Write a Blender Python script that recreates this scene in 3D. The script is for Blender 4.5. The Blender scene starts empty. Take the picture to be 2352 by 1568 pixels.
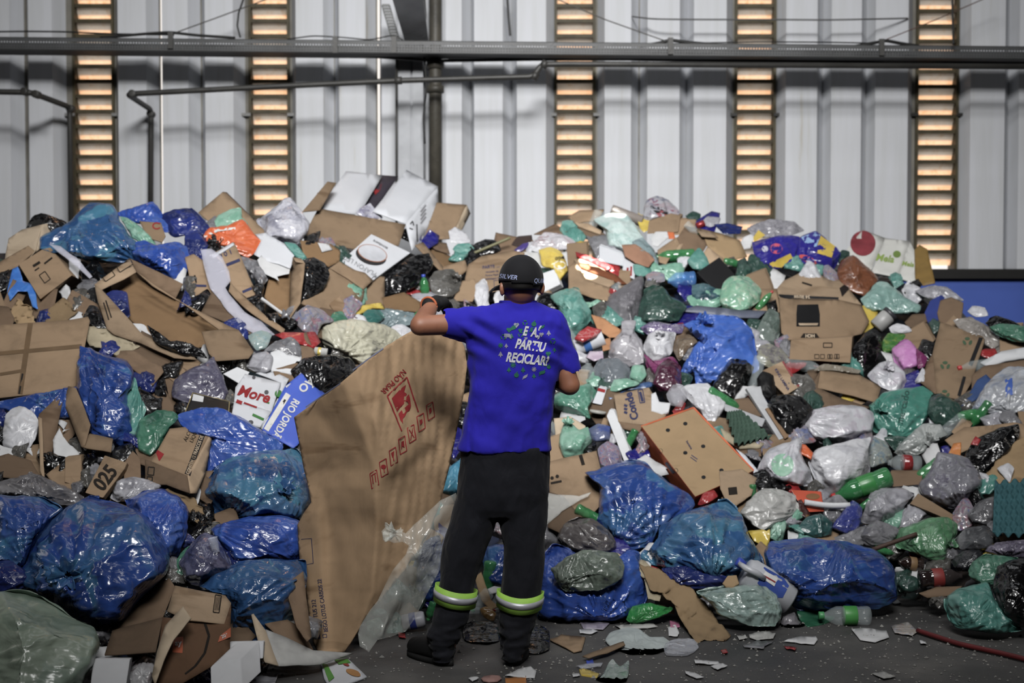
import bpy, bmesh, math, random
import numpy as np
from mathutils import Vector, Matrix
from mathutils.bvhtree import BVHTree
from mathutils.geometry import delaunay_2d_cdt

# ------------------------------------------------------------------ camera, world, lamps, exposure
S = bpy.context.scene
COL = S.collection
F = 3267.0                                   # focal length in pixels of the 2352 x 1568 frame
PITCH = math.radians(2.0)
CAMZ = 1.6
cam = bpy.data.cameras.new('camera')
cam.sensor_width = 36.0
cam.lens = F / 2352 * 36.0
cam.dof.use_dof = True
cam.dof.focus_distance = 6.15
cam.dof.aperture_fstop = 2.4
co = bpy.data.objects.new('camera', cam)
COL.objects.link(co)
co.location = (0, 0, CAMZ)
co.rotation_euler = (math.pi / 2 - PITCH, 0, 0)
S.camera = co

S.view_settings.view_transform = 'Standard'
S.view_settings.look = 'None'
S.view_settings.gamma = 1.0
S.view_settings.use_curve_mapping = False
S.view_settings.exposure = 0.0
S.cycles.use_denoising = True
S.cycles.max_bounces = 6
S.cycles.diffuse_bounces = 3
S.cycles.glossy_bounces = 3
S.cycles.transparent_max_bounces = 10
S.cycles.caustics_reflective = False
S.cycles.caustics_refractive = False

wd = bpy.data.worlds.new('world')
S.world = wd
wd.use_nodes = True
wd.node_tree.nodes['Background'].inputs[0].default_value = (1.0, 0.93, 0.86, 1)
wd.node_tree.nodes['Background'].inputs[1].default_value = 1.2


def area(name, loc, target, sx, sy, power, color=(1, 1, 1), spread=180):
    l = bpy.data.lights.new(name, 'AREA')
    l.shape = 'RECTANGLE'
    l.size = sx
    l.size_y = sy
    l.energy = power
    l.color = color
    l.spread = math.radians(spread)
    o = bpy.data.objects.new(name, l)
    o.location = loc
    o.rotation_euler = (Vector(target) - Vector(loc)).to_track_quat('-Z', 'Y').to_euler()
    COL.objects.link(o)
    return o


def spot(name, loc, target, power, deg, blend, color, r=0.02):
    l = bpy.data.lights.new(name, 'SPOT')
    l.energy = power
    l.spot_size = math.radians(deg)
    l.spot_blend = blend
    l.color = color
    l.shadow_soft_size = r
    o = bpy.data.objects.new(name, l)
    o.location = loc
    o.rotation_euler = (Vector(target) - Vector(loc)).to_track_quat('-Z', 'Y').to_euler()
    COL.objects.link(o)
    return o


# the hall's high lamps and roof lights, above and in front of the heap
area('high_bay_lamp', (0.0, 4.2, 6.2), (0.0, 11.0, 1.7), 2.2, 0.9, 108, (1.0, 0.99, 0.975), 95)
area('high_bay_lamp', (0.0, -0.5, 7.0), (0.0, 11.0, 1.6), 3.2, 1.0, 168, (1.0, 0.99, 0.975), 62)
area('high_bay_lamp', (0.0, 8.0, 7.8), (0.0, 8.8, 0.0), 7.0, 0.8, 42, (0.95, 0.97, 1.0), 150)

# low sun outside, behind the wall: it lights the louvre panes and leaks through the gaps
sl = bpy.data.lights.new('sun', 'SUN')
sl.energy = 5.0
sl.angle = math.radians(14)
sl.color = (1.0, 0.5, 0.2)
so = bpy.data.objects.new('sun', sl)
so.rotation_euler = Vector((0.05, -1.0, -1.15)).to_track_quat('-Z', 'Y').to_euler()
so.location = (0, 20, 12)
COL.objects.link(so)


# ------------------------------------------------------------------ pixel <-> place
CP, SP = math.cos(PITCH), math.sin(PITCH)


def ray(px, py):
    xc = (np.asarray(px, float) - 1176.0) / F
    yc = -(np.asarray(py, float) - 784.0) / F
    dx = xc
    dy = CP + yc * SP
    dz = -SP + yc * CP
    return dx / dy, dz / dy                      # per metre of depth Y


def W(px, py, Y):
    a, b = ray(px, py)
    Y = np.asarray(Y, float)
    return np.stack([a * Y, Y + 0 * a, CAMZ + b * Y], -1)


def to_px(p):
    p = np.asarray(p, float)
    x, y, z = p[..., 0], p[..., 1], p[..., 2] - CAMZ
    d = y * CP - z * SP
    u = y * SP + z * CP
    return 1176 + F * x / d, 784 - F * u / d


FOOT = np.array([[-300, 5.35], [0, 5.45], [350, 5.55], [700, 5.85], [900, 6.55], [1100, 6.85], [1400, 6.75], [1700, 6.75],
                 [2050, 6.95], [2200, 6.7], [2352, 6.5], [2700, 6.4]])
CREST = np.array([[-300, 2.0], [0, 2.0], [250, 2.05], [500, 2.05], [800, 2.15], [1020, 2.0], [1150, 1.85], [1350, 2.0],
                  [1600, 2.05], [1900, 1.95], [2100, 1.8], [2250, 1.5], [2400, 1.3], [2700, 1.2]])
SLOPE = 0.62


def foot(px):
    return np.interp(px, FOOT[:, 0], FOOT[:, 1])


def Yd(px, py):
    """depth of the heap's face (or of the floor in front of it) along the ray of a pixel"""
    a, b = ray(px, py)
    yf = foot(px)
    ym = (CAMZ + SLOPE * yf) / np.maximum(SLOPE - b, 0.05)
    yfl = np.where(b < -1e-4, CAMZ / np.maximum(-b, 1e-4), 99.0)
    return np.minimum(np.minimum(ym, yfl), 11.2)


def Yfloor(px, py, z=0.0):
    a, b = ray(px, py)
    return (CAMZ - z) / np.maximum(-b, 1e-4)


# ------------------------------------------------------------------ noise
_rs = np.random.RandomState(7)
_perm = np.concatenate([_rs.permutation(256)] * 3)
_grad = _rs.normal(size=(256, 3))
_grad /= np.linalg.norm(_grad, axis=1)[:, None]


def pnoise(p):
    p = np.asarray(p, float)
    i = np.floor(p).astype(int)
    f = p - i
    i &= 255
    u = f * f * f * (f * (f * 6 - 15) + 10)
    out = 0
    for dx in (0, 1):
        wx = u[:, 0] if dx else 1 - u[:, 0]
        for dy in (0, 1):
            wy = u[:, 1] if dy else 1 - u[:, 1]
            for dz in (0, 1):
                wz = u[:, 2] if dz else 1 - u[:, 2]
                h = _perm[_perm[_perm[i[:, 0] + dx] + i[:, 1] + dy] + i[:, 2] + dz]
                g = _grad[h]
                out = out + wx * wy * wz * (g[:, 0] * (f[:, 0] - dx) + g[:, 1] * (f[:, 1] - dy) + g[:, 2] * (f[:, 2] - dz))
    return out * 1.5


def ridged(p, oct=3):
    a, s, amp = 0, 1.0, 1.0
    for _ in range(oct):
        a = a + amp * (1 - np.abs(2 * pnoise(p * s))) 
        s *= 2.1
        amp *= 0.5
    return a / 1.75 - 0.6


# ------------------------------------------------------------------ materials
def srgb(h):
    h = h.lstrip('#')
    c = [int(h[i:i + 2], 16) / 255 for i in (0, 2, 4)]
    return tuple(x / 12.92 if x <= 0.04045 else ((x + 0.055) / 1.055) ** 2.4 for x in c) + (1,)


def tone(c):
    g = 0.3 * c[0] + 0.55 * c[1] + 0.15 * c[2]
    return tuple((x * 0.80 + g * 0.20) * 0.70 for x in c[:3]) + (1,)


_M = {}


def _new(key):
    m = bpy.data.materials.new(key)
    m.use_nodes = True
    return m, m.node_tree.nodes, m.node_tree.links, m.node_tree.nodes['Principled BSDF']


def _coord(n, l, scale=(1, 1, 1), turn=False):
    tc = n.new('ShaderNodeTexCoord')
    oi = n.new('ShaderNodeObjectInfo')
    mu = n.new('ShaderNodeMath')
    mu.operation = 'MULTIPLY'
    mu.inputs[1].default_value = 37.0
    l.new(oi.outputs['Random'], mu.inputs[0])
    mp = n.new('ShaderNodeMapping')
    mp.inputs['Scale'].default_value = scale
    l.new(tc.outputs['Object'], mp.inputs['Vector'])
    cx = n.new('ShaderNodeCombineXYZ')
    for k in range(3):
        l.new(mu.outputs[0], cx.inputs[k])
    l.new(cx.outputs[0], mp.inputs['Location'])
    if turn:
        l.new(cx.outputs[0], mp.inputs['Rotation'])
    return mp.outputs[0]


def _noise(n, l, v, scale, detail=3, rough=0.5, dist=0.0, kind='FBM'):
    t = n.new('ShaderNodeTexNoise')
    t.noise_type = kind
    t.inputs['Scale'].default_value = scale
    t.inputs['Detail'].default_value = detail
    t.inputs['Roughness'].default_value = rough
    t.inputs['Distortion'].default_value = dist
    l.new(v, t.inputs['Vector'])
    return t.outputs[0]


def _ramp(n, l, fac, stops):
    r = n.new('ShaderNodeValToRGB')
    e = r.color_ramp.elements
    e[0].position, e[0].color = stops[0]
    e[1].position, e[1].color = stops[-1]
    for p, c in stops[1:-1]:
        x = e.new(p)
        x.color = c
    l.new(fac, r.inputs[0])
    return r.outputs[0]


def _bump(n, l, h, strength, dist, prev=None):
    b = n.new('ShaderNodeBump')
    b.inputs['Strength'].default_value = strength
    b.inputs['Distance'].default_value = dist
    l.new(h, b.inputs['Height'])
    if prev is not None:
        l.new(prev, b.inputs['Normal'])
    return b.outputs[0]


def film(c1, c2=None, c3=None, rough=0.3, alpha=1.0, bump=0.55, scale=7.0, coat=0.0, patch=0.5):
    """thin plastic film: colour patches of what shows through it, and fine creases"""
    key = ('film', c1, c2, c3, rough, alpha, bump, scale)
    if key in _M:
        return _M[key]
    m, n, l, b = _new('plastic_film')
    v = _coord(n, l)
    c2 = c2 or c1
    c3 = c3 or c1
    k1, k2, k3 = tone(srgb(c1)), tone(srgb(c2)), tone(srgb(c3))
    # what lies inside shows through where the film clings to it
    wob = n.new('ShaderNodeTexNoise')
    wob.inputs['Scale'].default_value = scale * 1.2
    wob.inputs['Detail'].default_value = 3
    l.new(v, wob.inputs['Vector'])
    add = n.new('ShaderNodeMix')
    add.data_type = 'RGBA'
    add.blend_type = 'LINEAR_LIGHT'
    add.inputs[0].default_value = 0.16
    l.new(v, add.inputs[6])
    l.new(wob.outputs['Color'], add.inputs[7])
    vo = n.new('ShaderNodeTexVoronoi')
    vo.feature = 'SMOOTH_F1'
    vo.inputs['Scale'].default_value = scale * 1.3
    vo.inputs['Smoothness'].default_value = 0.25
    l.new(add.outputs[2], vo.inputs['Vector'])
    sc = n.new('ShaderNodeSeparateColor')
    l.new(vo.outputs['Color'], sc.inputs[0])
    lite = tuple(min(1, 0.75 * x + 0.25 * y + 0.03) for x, y in zip(k1[:3], k2[:3])) + (1,)
    cell = _ramp(n, l, sc.outputs[0], [(0.0, k3), (0.22, k1), (0.5, k1), (0.68, lite), (0.86, k2), (1.0, k3)])
    f = _noise(n, l, v, scale, 4, 0.6, 0.6)
    fog = _ramp(n, l, f, [(0.30, k3), (0.46, k1), (0.58, k1), (0.74, k2)])
    mx = n.new('ShaderNodeMix')
    mx.data_type = 'RGBA'
    mx.inputs[0].default_value = patch
    l.new(fog, mx.inputs[6])
    l.new(cell, mx.inputs[7])
    l.new(mx.outputs[2], b.inputs['Base Color'])
    b.inputs['Roughness'].default_value = rough * 0.8
    b.inputs['Specular IOR Level'].default_value = 0.6
    v2 = _coord(n, l, (1.0, 0.55, 0.2), True)
    h = _noise(n, l, v2, 9.0, 4, 0.55, 1.0, 'RIDGED_MULTIFRACTAL')
    v3 = _coord(n, l, (0.16, 0.7, 1.0), True)
    h3 = _noise(n, l, v3, 24.0, 3, 0.55, 0.8, 'RIDGED_MULTIFRACTAL')
    h2 = _noise(n, l, v, 60.0, 2, 0.5, 0.6)
    nb = _bump(n, l, h, min(1, bump * 1.3), 0.022)
    nb = _bump(n, l, h3, min(1, bump * 1.2), 0.012, nb)
    nb = _bump(n, l, h2, bump * 0.3, 0.004, nb)
    l.new(nb, b.inputs['Normal'])
    if alpha < 1:
        b.inputs['Alpha'].default_value = alpha
    _M[key] = m
    return m


def card(c='#8f7557', dirt=0.35, rough=0.85):
    key = ('card', c, dirt)
    if key in _M:
        return _M[key]
    m, n, l, b = _new('cardboard')
    v = _coord(n, l)
    f = _noise(n, l, v, 5.0, 5, 0.65, 0.4)
    base = tone(srgb(c))
    dk = tuple(x * (1 - dirt) for x in base[:3]) + (1,)
    col = _ramp(n, l, f, [(0.22, dk), (0.48, base), (0.8, tuple(min(1, x * 1.15) for x in base[:3]) + (1,))])
    oi = n.new('ShaderNodeObjectInfo')
    mr = n.new('ShaderNodeMapRange')
    mr.inputs['To Min'].default_value = 0.74
    mr.inputs['To Max'].default_value = 1.18
    l.new(oi.outputs['Random'], mr.inputs['Value'])
    st = _noise(n, l, _coord(n, l, (0.5, 1, 2.2)), 2.6, 3, 0.6, 1.0)
    stn = _ramp(n, l, st, [(0.60, (1, 1, 1, 1)), (0.70, (0.66, 0.62, 0.58, 1))])
    mm = n.new('ShaderNodeMix')
    mm.data_type = 'RGBA'
    mm.blend_type = 'MULTIPLY'
    mm.inputs[0].default_value = 1
    l.new(col, mm.inputs[6])
    l.new(stn, mm.inputs[7])
    m2 = n.new('ShaderNodeVectorMath')
    m2.operation = 'SCALE'
    l.new(mm.outputs[2], m2.inputs[0])
    l.new(mr.outputs[0], m2.inputs['Scale'])
    l.new(m2.outputs[0], b.inputs['Base Color'])
    b.inputs['Roughness'].default_value = rough
    b.inputs['Specular IOR Level'].default_value = 0.25
    v2 = _coord(n, l, (1, 1, 0.06))
    h = _noise(n, l, v2, 60.0, 1)
    h2 = _noise(n, l, v, 7.0, 4, 0.6, 0.8, 'RIDGED_MULTIFRACTAL')
    nb = _bump(n, l, h, 0.14, 0.004)
    nb = _bump(n, l, h2, 0.32, 0.012, nb)
    l.new(nb, b.inputs['Normal'])
    _M[key] = m
    return m


def flat(c, rough=0.6, spec=0.4, metal=0.0, bump=0.0, var=0.12, vscale=12.0, alpha=1.0, emit=0.0):
    key = ('flat', c, rough, spec, metal, bump, var, alpha)
    if key in _M:
        return _M[key]
    m, n, l, b = _new('surface')
    base = tone(srgb(c))
    v = _coord(n, l)
    f = _noise(n, l, v, vscale, 3)
    col = _ramp(n, l, f, [(0.3, tuple(x * (1 - var) for x in base[:3]) + (1,)), (0.7, tuple(min(1, x * (1 + var)) for x in base[:3]) + (1,))])
    l.new(col, b.inputs['Base Color'])
    b.inputs['Roughness'].default_value = rough
    b.inputs['Specular IOR Level'].default_value = spec
    b.inputs['Metallic'].default_value = metal
    if bump:
        h = _noise(n, l, v, 22.0, 4, 0.6, 0.5, 'RIDGED_MULTIFRACTAL')
        l.new(_bump(n, l, h, bump, 0.01), b.inputs['Normal'])
    if alpha < 1:
        b.inputs['Alpha'].default_value = alpha
    _M[key] = m
    return m


def clear(tint='#dfe6ea', alpha=0.35, rough=0.15, bump=0.5):
    key = ('clear', tint, alpha, rough)
    if key in _M:
        return _M[key]
    m, n, l, b = _new('clear_plastic')
    v = _coord(n, l, (1, 1, 0.5))
    b.inputs['Base Color'].default_value = srgb(tint)
    b.inputs['Roughness'].default_value = rough
    h = _noise(n, l, v, 16.0, 3, 0.5, 1.0, 'RIDGED_MULTIFRACTAL')
    l.new(_bump(n, l, h, bump, 0.015), b.inputs['Normal'])
    al = _ramp(n, l, h, [(0.25, (alpha * 0.55,) * 3 + (1,)), (0.9, (min(1, alpha * 1.9),) * 3 + (1,))])
    l.new(al, b.inputs['Alpha'])
    _M[key] = m
    return m


# ------------------------------------------------------------------ objects
ALL = []            # top-level things: (object, px, py)
LABELS = {}


def mesh_data(name, V, Fc, mat, smooth=True):
    me = bpy.data.meshes.new(name)
    me.from_pydata([tuple(p) for p in np.asarray(V)], [], [tuple(int(i) for i in f) for f in Fc])
    if mat is not None:
        me.materials.append(mat)
    if smooth:
        me.polygons.foreach_set('use_smooth', [True] * len(me.polygons))
    me.update()
    return me


def origin_of(o):
    p = Vector(o.location)
    while o.parent:
        o = o.parent
        p += Vector(o.location)
    return p


def obj(name, V, Fc, mat, parent=None, smooth=True):
    V = np.asarray(V, float)
    c = (V.min(0) + V.max(0)) / 2
    o = bpy.data.objects.new(name, mesh_data(name, V - c, Fc, mat, smooth))
    COL.objects.link(o)
    if parent is not None:
        o.parent = parent
        o.location = Vector(c) - origin_of(parent)
    else:
        o.location = c
    return o


def empty(name, loc):
    o = bpy.data.objects.new(name, None)
    o.empty_display_size = 0.1
    o.location = loc
    COL.objects.link(o)
    return o


def tag(o, label, cat, group=None, kind=None, ref=None, px=None):
    if label:
        if len(label.replace('-', ' ').split()) > 16 or len(label.split()) < 4:
            print('LABEL LENGTH', len(label.split()), label)
        if label in LABELS and not group:
            print('DUPLICATE LABEL', label)
        LABELS[label] = o
        o['label'] = label
    if cat:
        o['category'] = cat
    if group:
        o['group'] = group
    if kind:
        o['kind'] = kind
    if px is not None:
        ALL.append((o, px[0], px[1], ref))
    return o


def structure(o):
    o['kind'] = 'structure'
    return o


def boxmesh(lo, hi):
    x0, y0, z0 = lo
    x1, y1, z1 = hi
    V = [(x0, y0, z0), (x1, y0, z0), (x1, y1, z0), (x0, y1, z0), (x0, y0, z1), (x1, y0, z1), (x1, y1, z1), (x0, y1, z1)]
    Fc = [(0, 3, 2, 1), (4, 5, 6, 7), (0, 1, 5, 4), (1, 2, 6, 5), (2, 3, 7, 6), (3, 0, 4, 7)]
    return V, Fc


class MB:
    def __init__(s):
        s.V, s.F = [], []

    def add(s, V, Fc):
        k = len(s.V)
        s.V += [tuple(p) for p in V]
        s.F += [tuple(i + k for i in f) for f in Fc]
        return s

    def box(s, lo, hi):
        return s.add(*boxmesh(lo, hi))

    def tube(s, P, r, n=10, caps=True):
        return s.add(*tubemesh(P, r, n, caps))

    def build(s, name, mat, parent=None, smooth=False):
        return obj(name, s.V, s.F, mat, parent, smooth)


def tubemesh(P, R, n=10, caps=True, flat_=1.0):
    P = np.asarray(P, float)
    k = len(P)
    R = np.full(k, R) if np.isscalar(R) else np.asarray(R, float)
    T = np.gradient(P, axis=0)
    T /= np.linalg.norm(T, axis=1)[:, None] + 1e-9
    up = np.array([0, 0, 1.0]) if abs(T[0][2]) < 0.9 else np.array([1.0, 0, 0])
    V = []
    u = None
    for i in range(k):
        if u is None:
            u = np.cross(T[i], up)
        else:
            u = u - T[i] * np.dot(u, T[i])
        u /= np.linalg.norm(u) + 1e-9
        v = np.cross(T[i], u)
        a = np.linspace(0, 2 * np.pi, n, endpoint=False)
        V.append(P[i] + R[i] * (np.cos(a)[:, None] * u + flat_ * np.sin(a)[:, None] * v))
    V = np.concatenate(V)
    Fc = []
    for i in range(k - 1):
        for j in range(n):
            Fc.append((i * n + j, i * n + (j + 1) % n, (i + 1) * n + (j + 1) % n, (i + 1) * n + j))
    if caps:
        Fc.append(tuple(range(n))[::-1])
        Fc.append(tuple((k - 1) * n + j for j in range(n)))
    return V, Fc


def pts(s):
    return np.array([[float(t) for t in q.split(',')] for q in s.split()])


def catmull(P, n):
    P = np.asarray(P, float)
    k = len(P)
    out = []
    for i in range(k):
        p0, p1, p2, p3 = P[i - 1], P[i], P[(i + 1) % k], P[(i + 2) % k]
        for t in np.linspace(0, 1, 12, endpoint=False):
            c = 0.5 * (2 * p1 + (p2 - p0) * t + (2 * p0 - 5 * p1 + 4 * p2 - p3) * t * t + (3 * p1 - p0 - 3 * p2 + p3) * t ** 3)
            out.append(0.4 * c + 0.6 * (p1 + (p2 - p1) * t))
    out = np.array(out)
    d = np.linalg.norm(np.roll(out, -1, 0) - out, axis=1)
    s = np.concatenate([[0], np.cumsum(d)])
    out = np.vstack([out, out[:1]])
    q = np.linspace(0, s[-1], n, endpoint=False)
    return np.stack([np.interp(q, s, out[:, 0]), np.interp(q, s, out[:, 1])], -1)


def inside(poly, X, Y):
    r = np.zeros(X.shape, bool)
    n = len(poly)
    for i in range(n):
        x0, y0 = poly[i]
        x1, y1 = poly[(i + 1) % n]
        if y0 == y1:
            continue
        c = ((y0 > Y) != (y1 > Y)) & (X < (x1 - x0) * (Y - y0) / (y1 - y0) + x0)
        r ^= c
    return r


# front surface of the heap so far, in cells of 6 pixels: things are laid one on another
CELL = 6.0
GX, GY = np.meshgrid(np.arange(-90, 2442, CELL), np.arange(300, 1700, CELL))
DEPTH = Yd(GX, GY) + 0.14
COVER = np.zeros(GX.shape, bool)


def cellmask(poly):
    return inside(poly, GX, GY)


def stack(items, q=88, most=0.75, bulge=0.0):
    """items: (polygon, Y at its cells as a function, bulge function or None); returns how far to bring the thing forward"""
    need = []
    for poly, yf, bf in items:
        k = cellmask(poly)
        if k.any():
            need.append(yf(GX[k], GY[k]) - DEPTH[k])
    s = 0.0
    if need:
        s = float(np.clip(np.percentile(np.concatenate(need), q) + 0.012, 0, most))
        allp = np.vstack([it[0] for it in items])
        if allp[:, 0].max() > 930 and allp[:, 0].min() < 1300 and 500 < allp[:, 1].mean() < 1460:
            near = min(float(np.min(yf(p_[:, 0], p_[:, 1]))) for p_, yf, _ in items) - bulge
            s = max(0.0, min(s, near - 6.42))          # room for the worker
    for poly, yf, bf in items:
        k = cellmask(poly)
        if k.any():
            y = yf(GX[k], GY[k]) - s - (bf(GX[k], GY[k]) if bf else 0.0)
            DEPTH[k] = np.minimum(DEPTH[k], y)
            COVER[k] = True
    return s


rng = np.random.RandomState(11)


def bag(name, label, cat, outline, mat, T=None, dY=0.0, lean=0.6, knot=None, wr=1.0, ref=None, group=None, nt=None, lay=True,
        at=None, flatb=0.45, parent=None):
    """a closed, filled bag whose rim is the outline; it bulges forward by T metres and lies on what is behind it"""
    P = pts(outline) if isinstance(outline, str) else np.asarray(outline, float)
    size = max(np.ptp(P[:, 0]), np.ptp(P[:, 1]))
    small = min(np.ptp(P[:, 0]), np.ptp(P[:, 1]))
    nt = nt or int(np.clip(size * 0.75, 28, 150))
    nf = max(12, int(nt * 0.42))
    C = catmull(P, nt)
    jit = pnoise(np.stack([C[:, 0] / (0.16 * small) + 3.1 * len(ALL), C[:, 1] / (0.16 * small), 0 * C[:, 0]], -1))
    C = C + (C - C.mean(0)) * (0.035 * jit)[:, None]
    c = np.array(at) if at is not None else C.mean(0)
    Yc = float(Yd(c[0], c[1])) + dY
    T = T if T is not None else 0.30 * small / F * Yc
    ang = np.arctan2(C[:, 1] - c[1], C[:, 0] - c[0])
    rad = np.hypot(C[:, 0] - c[0], C[:, 1] - c[1])
    o_ = np.argsort(ang)
    a_s, r_s = ang[o_], rad[o_]

    def yf(x, y):
        return Yc + lean * (Yd(x, y) - float(Yd(c[0], c[1])))

    def bf(x, y):
        a = np.arctan2(y - c[1], x - c[0])
        r = np.hypot(x - c[0], y - c[1]) / np.maximum(np.interp(a, a_s, r_s, period=2 * np.pi), 1)
        return T * np.sqrt(np.clip(1 - r * r, 0, 1))
    s = stack([(C, yf, bf)], bulge=T) if lay else 0.0
    ph = np.linspace(0, np.pi, nf)
    e = 0.85
    rho = np.sin(ph) ** e
    rho[0] = rho[-1] = 0
    h = np.sign(np.cos(ph)) * np.abs(np.cos(ph)) ** e * T
    h = np.where(h < 0, h * flatb, h)
    XY = c + (C[None] - c) * rho[:, None, None]
    X, Yp = XY[..., 0], XY[..., 1]
    D = yf(X, Yp) - s - h[:, None]
    # taut flats where the film is stretched over what is inside
    hx, hy = np.ptp(C[:, 0]) / 2, np.ptp(C[:, 1]) / 2
    u1 = np.stack([(X - c[0]) / hx, (Yp - c[1]) / hy, np.repeat(h[:, None], nt, 1) / T], -1).reshape(-1, 3)
    dep = np.zeros(len(u1))
    for k in range(11):
        dn = rng.normal(size=3)
        dn[2] = abs(dn[2]) * 1.3 + 0.25
        dn /= np.linalg.norm(dn)
        pr = u1 @ dn
        lim = pr.max() * rng.uniform(0.74, 0.93)
        ex = np.maximum(pr - lim, 0) / max(dn[2], 0.35)
        dep = np.maximum(dep, ex)
    dep = np.minimum(dep, 0.55) * T * (np.repeat(h, nt) > 0)
    D = D + dep.reshape(nf, nt)
    V = W(X, Yp, D)
    # normals by differences
    du = np.roll(V, -1, 1) - np.roll(V, 1, 1)
    dv = np.gradient(V, axis=0)
    N = np.cross(du, dv)
    N /= np.linalg.norm(N, axis=2)[..., None] + 1e-9
    if N[0, :, 1].mean() + N[nf // 4, :, 1].mean() > 0:
        N = -N
    Sm = size / F * Yc
    Vf = V.reshape(-1, 3)
    off = rng.uniform(0, 90, 3)
    A = rng.normal(size=(3, 3))
    Q, _ = np.linalg.qr(A)
    st = (Q * np.array([1.0, 0.8, 0.22])) @ Q.T
    q = Vf @ st.T
    d = 0.05 * Sm * pnoise(Vf * (2.6 / Sm) + off) + 0.05 * Sm * ridged(q * (2.6 / Sm) + off + 9, 4) * wr + 0.016 * Sm * ridged(q * (8.5 / Sm) + off + 31) * wr
    for _k in range(2 if size > 60 else 1):          # folds running in from a pulled edge
        ja = rng.randint(nt)
        ax, ay = C[ja]
        ra = np.hypot(X - ax, Yp - ay).reshape(-1)
        ta = np.arctan2(Yp - ay, X - ax).reshape(-1)
        fo = 1 - 2 * np.abs(((ta * 3.2 + 0.8 * pnoise(np.stack([ta * 3, ra / size * 2, 0 * ra], -1) + off)) % 1.0) - 0.5)
        d += 0.05 * Sm * wr * (fo - 0.5) * np.clip(ra / (0.12 * size), 0, 1) * np.exp(-ra / (0.42 * size))
    if knot is not None:
        kx, ky = knot
        rr = np.hypot(X - kx, Yp - ky).reshape(-1)
        aa = np.arctan2(Yp - ky, X - kx).reshape(-1)
        R = 0.42 * small
        front = (np.repeat(h, nt) > 0)
        fold = np.abs(np.sin(aa * 6.0 + 2.2 * pnoise(np.stack([aa * 2, rr * 0.01, 0 * rr], -1) + off)))
        d += front * np.exp(-rr / R) * 0.05 * Sm * (fold - 0.75) * np.clip(rr / 12.0, 0, 1)
        d -= front * np.exp(-(rr / (0.16 * small)) ** 2) * 0.07 * Sm
    rim = 1 - 0.75 * np.repeat(rho ** 6, nt)
    V = Vf + N.reshape(-1, 3) * (d * rim)[:, None]
    V[:, 2] = np.maximum(V[:, 2], 0.006)
    Fc = []
    for i in range(nf - 1):
        for j in range(nt):
            j2 = (j + 1) % nt
            if i == 0:
                Fc.append((j, nt + j2, nt + j)) if False else Fc.append((i * nt + j, i * nt + nt + j, i * nt + nt + j2, i * nt + j2))
            else:
                Fc.append((i * nt + j, (i + 1) * nt + j, (i + 1) * nt + j2, i * nt + j2))
    # collapse the poles
    pole0 = V[:nt].mean(0)
    V[:nt] = pole0
    V[-nt:] = V[-nt:].mean(0)
    o = obj(name, V, Fc, mat, parent)
    bm = bmesh.new()
    bm.from_mesh(o.data)
    bmesh.ops.remove_doubles(bm, verts=bm.verts, dist=1e-6)
    bmesh.ops.recalc_face_normals(bm, faces=bm.faces)
    bm.to_mesh(o.data)
    bm.free()
    if parent is None:
        tag(o, label, cat, group, None, ref, tuple(c))
    o_info[o.name] = (V, Fc)
    if knot is not None:
        kx, ky = knot
        i = int(np.argmin(np.hypot(X - kx, Yp - ky)[: nf // 2].reshape(-1)))
        p = V[i] + np.array([0, -0.012, 0])
        tuft(p, 0.05 * Sm + 0.012, mat, o)
    return o


o_info = {}


def tuft(p, r, mat, parent, name='knot', down=(0.15, -0.5, 0.85)):
    """gathered neck of a tied bag: a waist and a flared frill"""
    ax = np.array(down) + rng.normal(0, 0.25, 3)
    ax /= np.linalg.norm(ax)
    u = np.cross(ax, [1, 0, 0.2])
    u /= np.linalg.norm(u)
    v = np.cross(ax, u)
    n = 36
    a = np.linspace(0, 2 * np.pi, n, endpoint=False)
    prof = [(-0.4, 1.0), (0.0, 0.55), (0.35, 0.36), (0.6, 0.55), (1.1, 1.0), (1.6, 1.35), (1.62, 1.2), (1.1, 0.8), (0.7, 0.3)]
    V = []
    for t, k in prof:
        rr = r * k * (1 + 0.28 * np.sin(a * 7 + t) * min(1, abs(t) + 0.3) + 0.12 * np.sin(a * 3 + 2 * t))
        wob = 0.25 * r * np.sin(a * 5 + 1.3) * max(0, t - 0.5)
        V.append(p + ax * (r * t) + wob[:, None] * ax + rr[:, None] * (np.cos(a)[:, None] * u + np.sin(a)[:, None] * v))
    V = np.concatenate(V)
    Fc = [(i * n + j, i * n + (j + 1) % n, (i + 1) * n + (j + 1) % n, (i + 1) * n + j) for i in range(len(prof) - 1) for j in range(n)]
    return obj(name, V, Fc, mat, parent)


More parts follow.
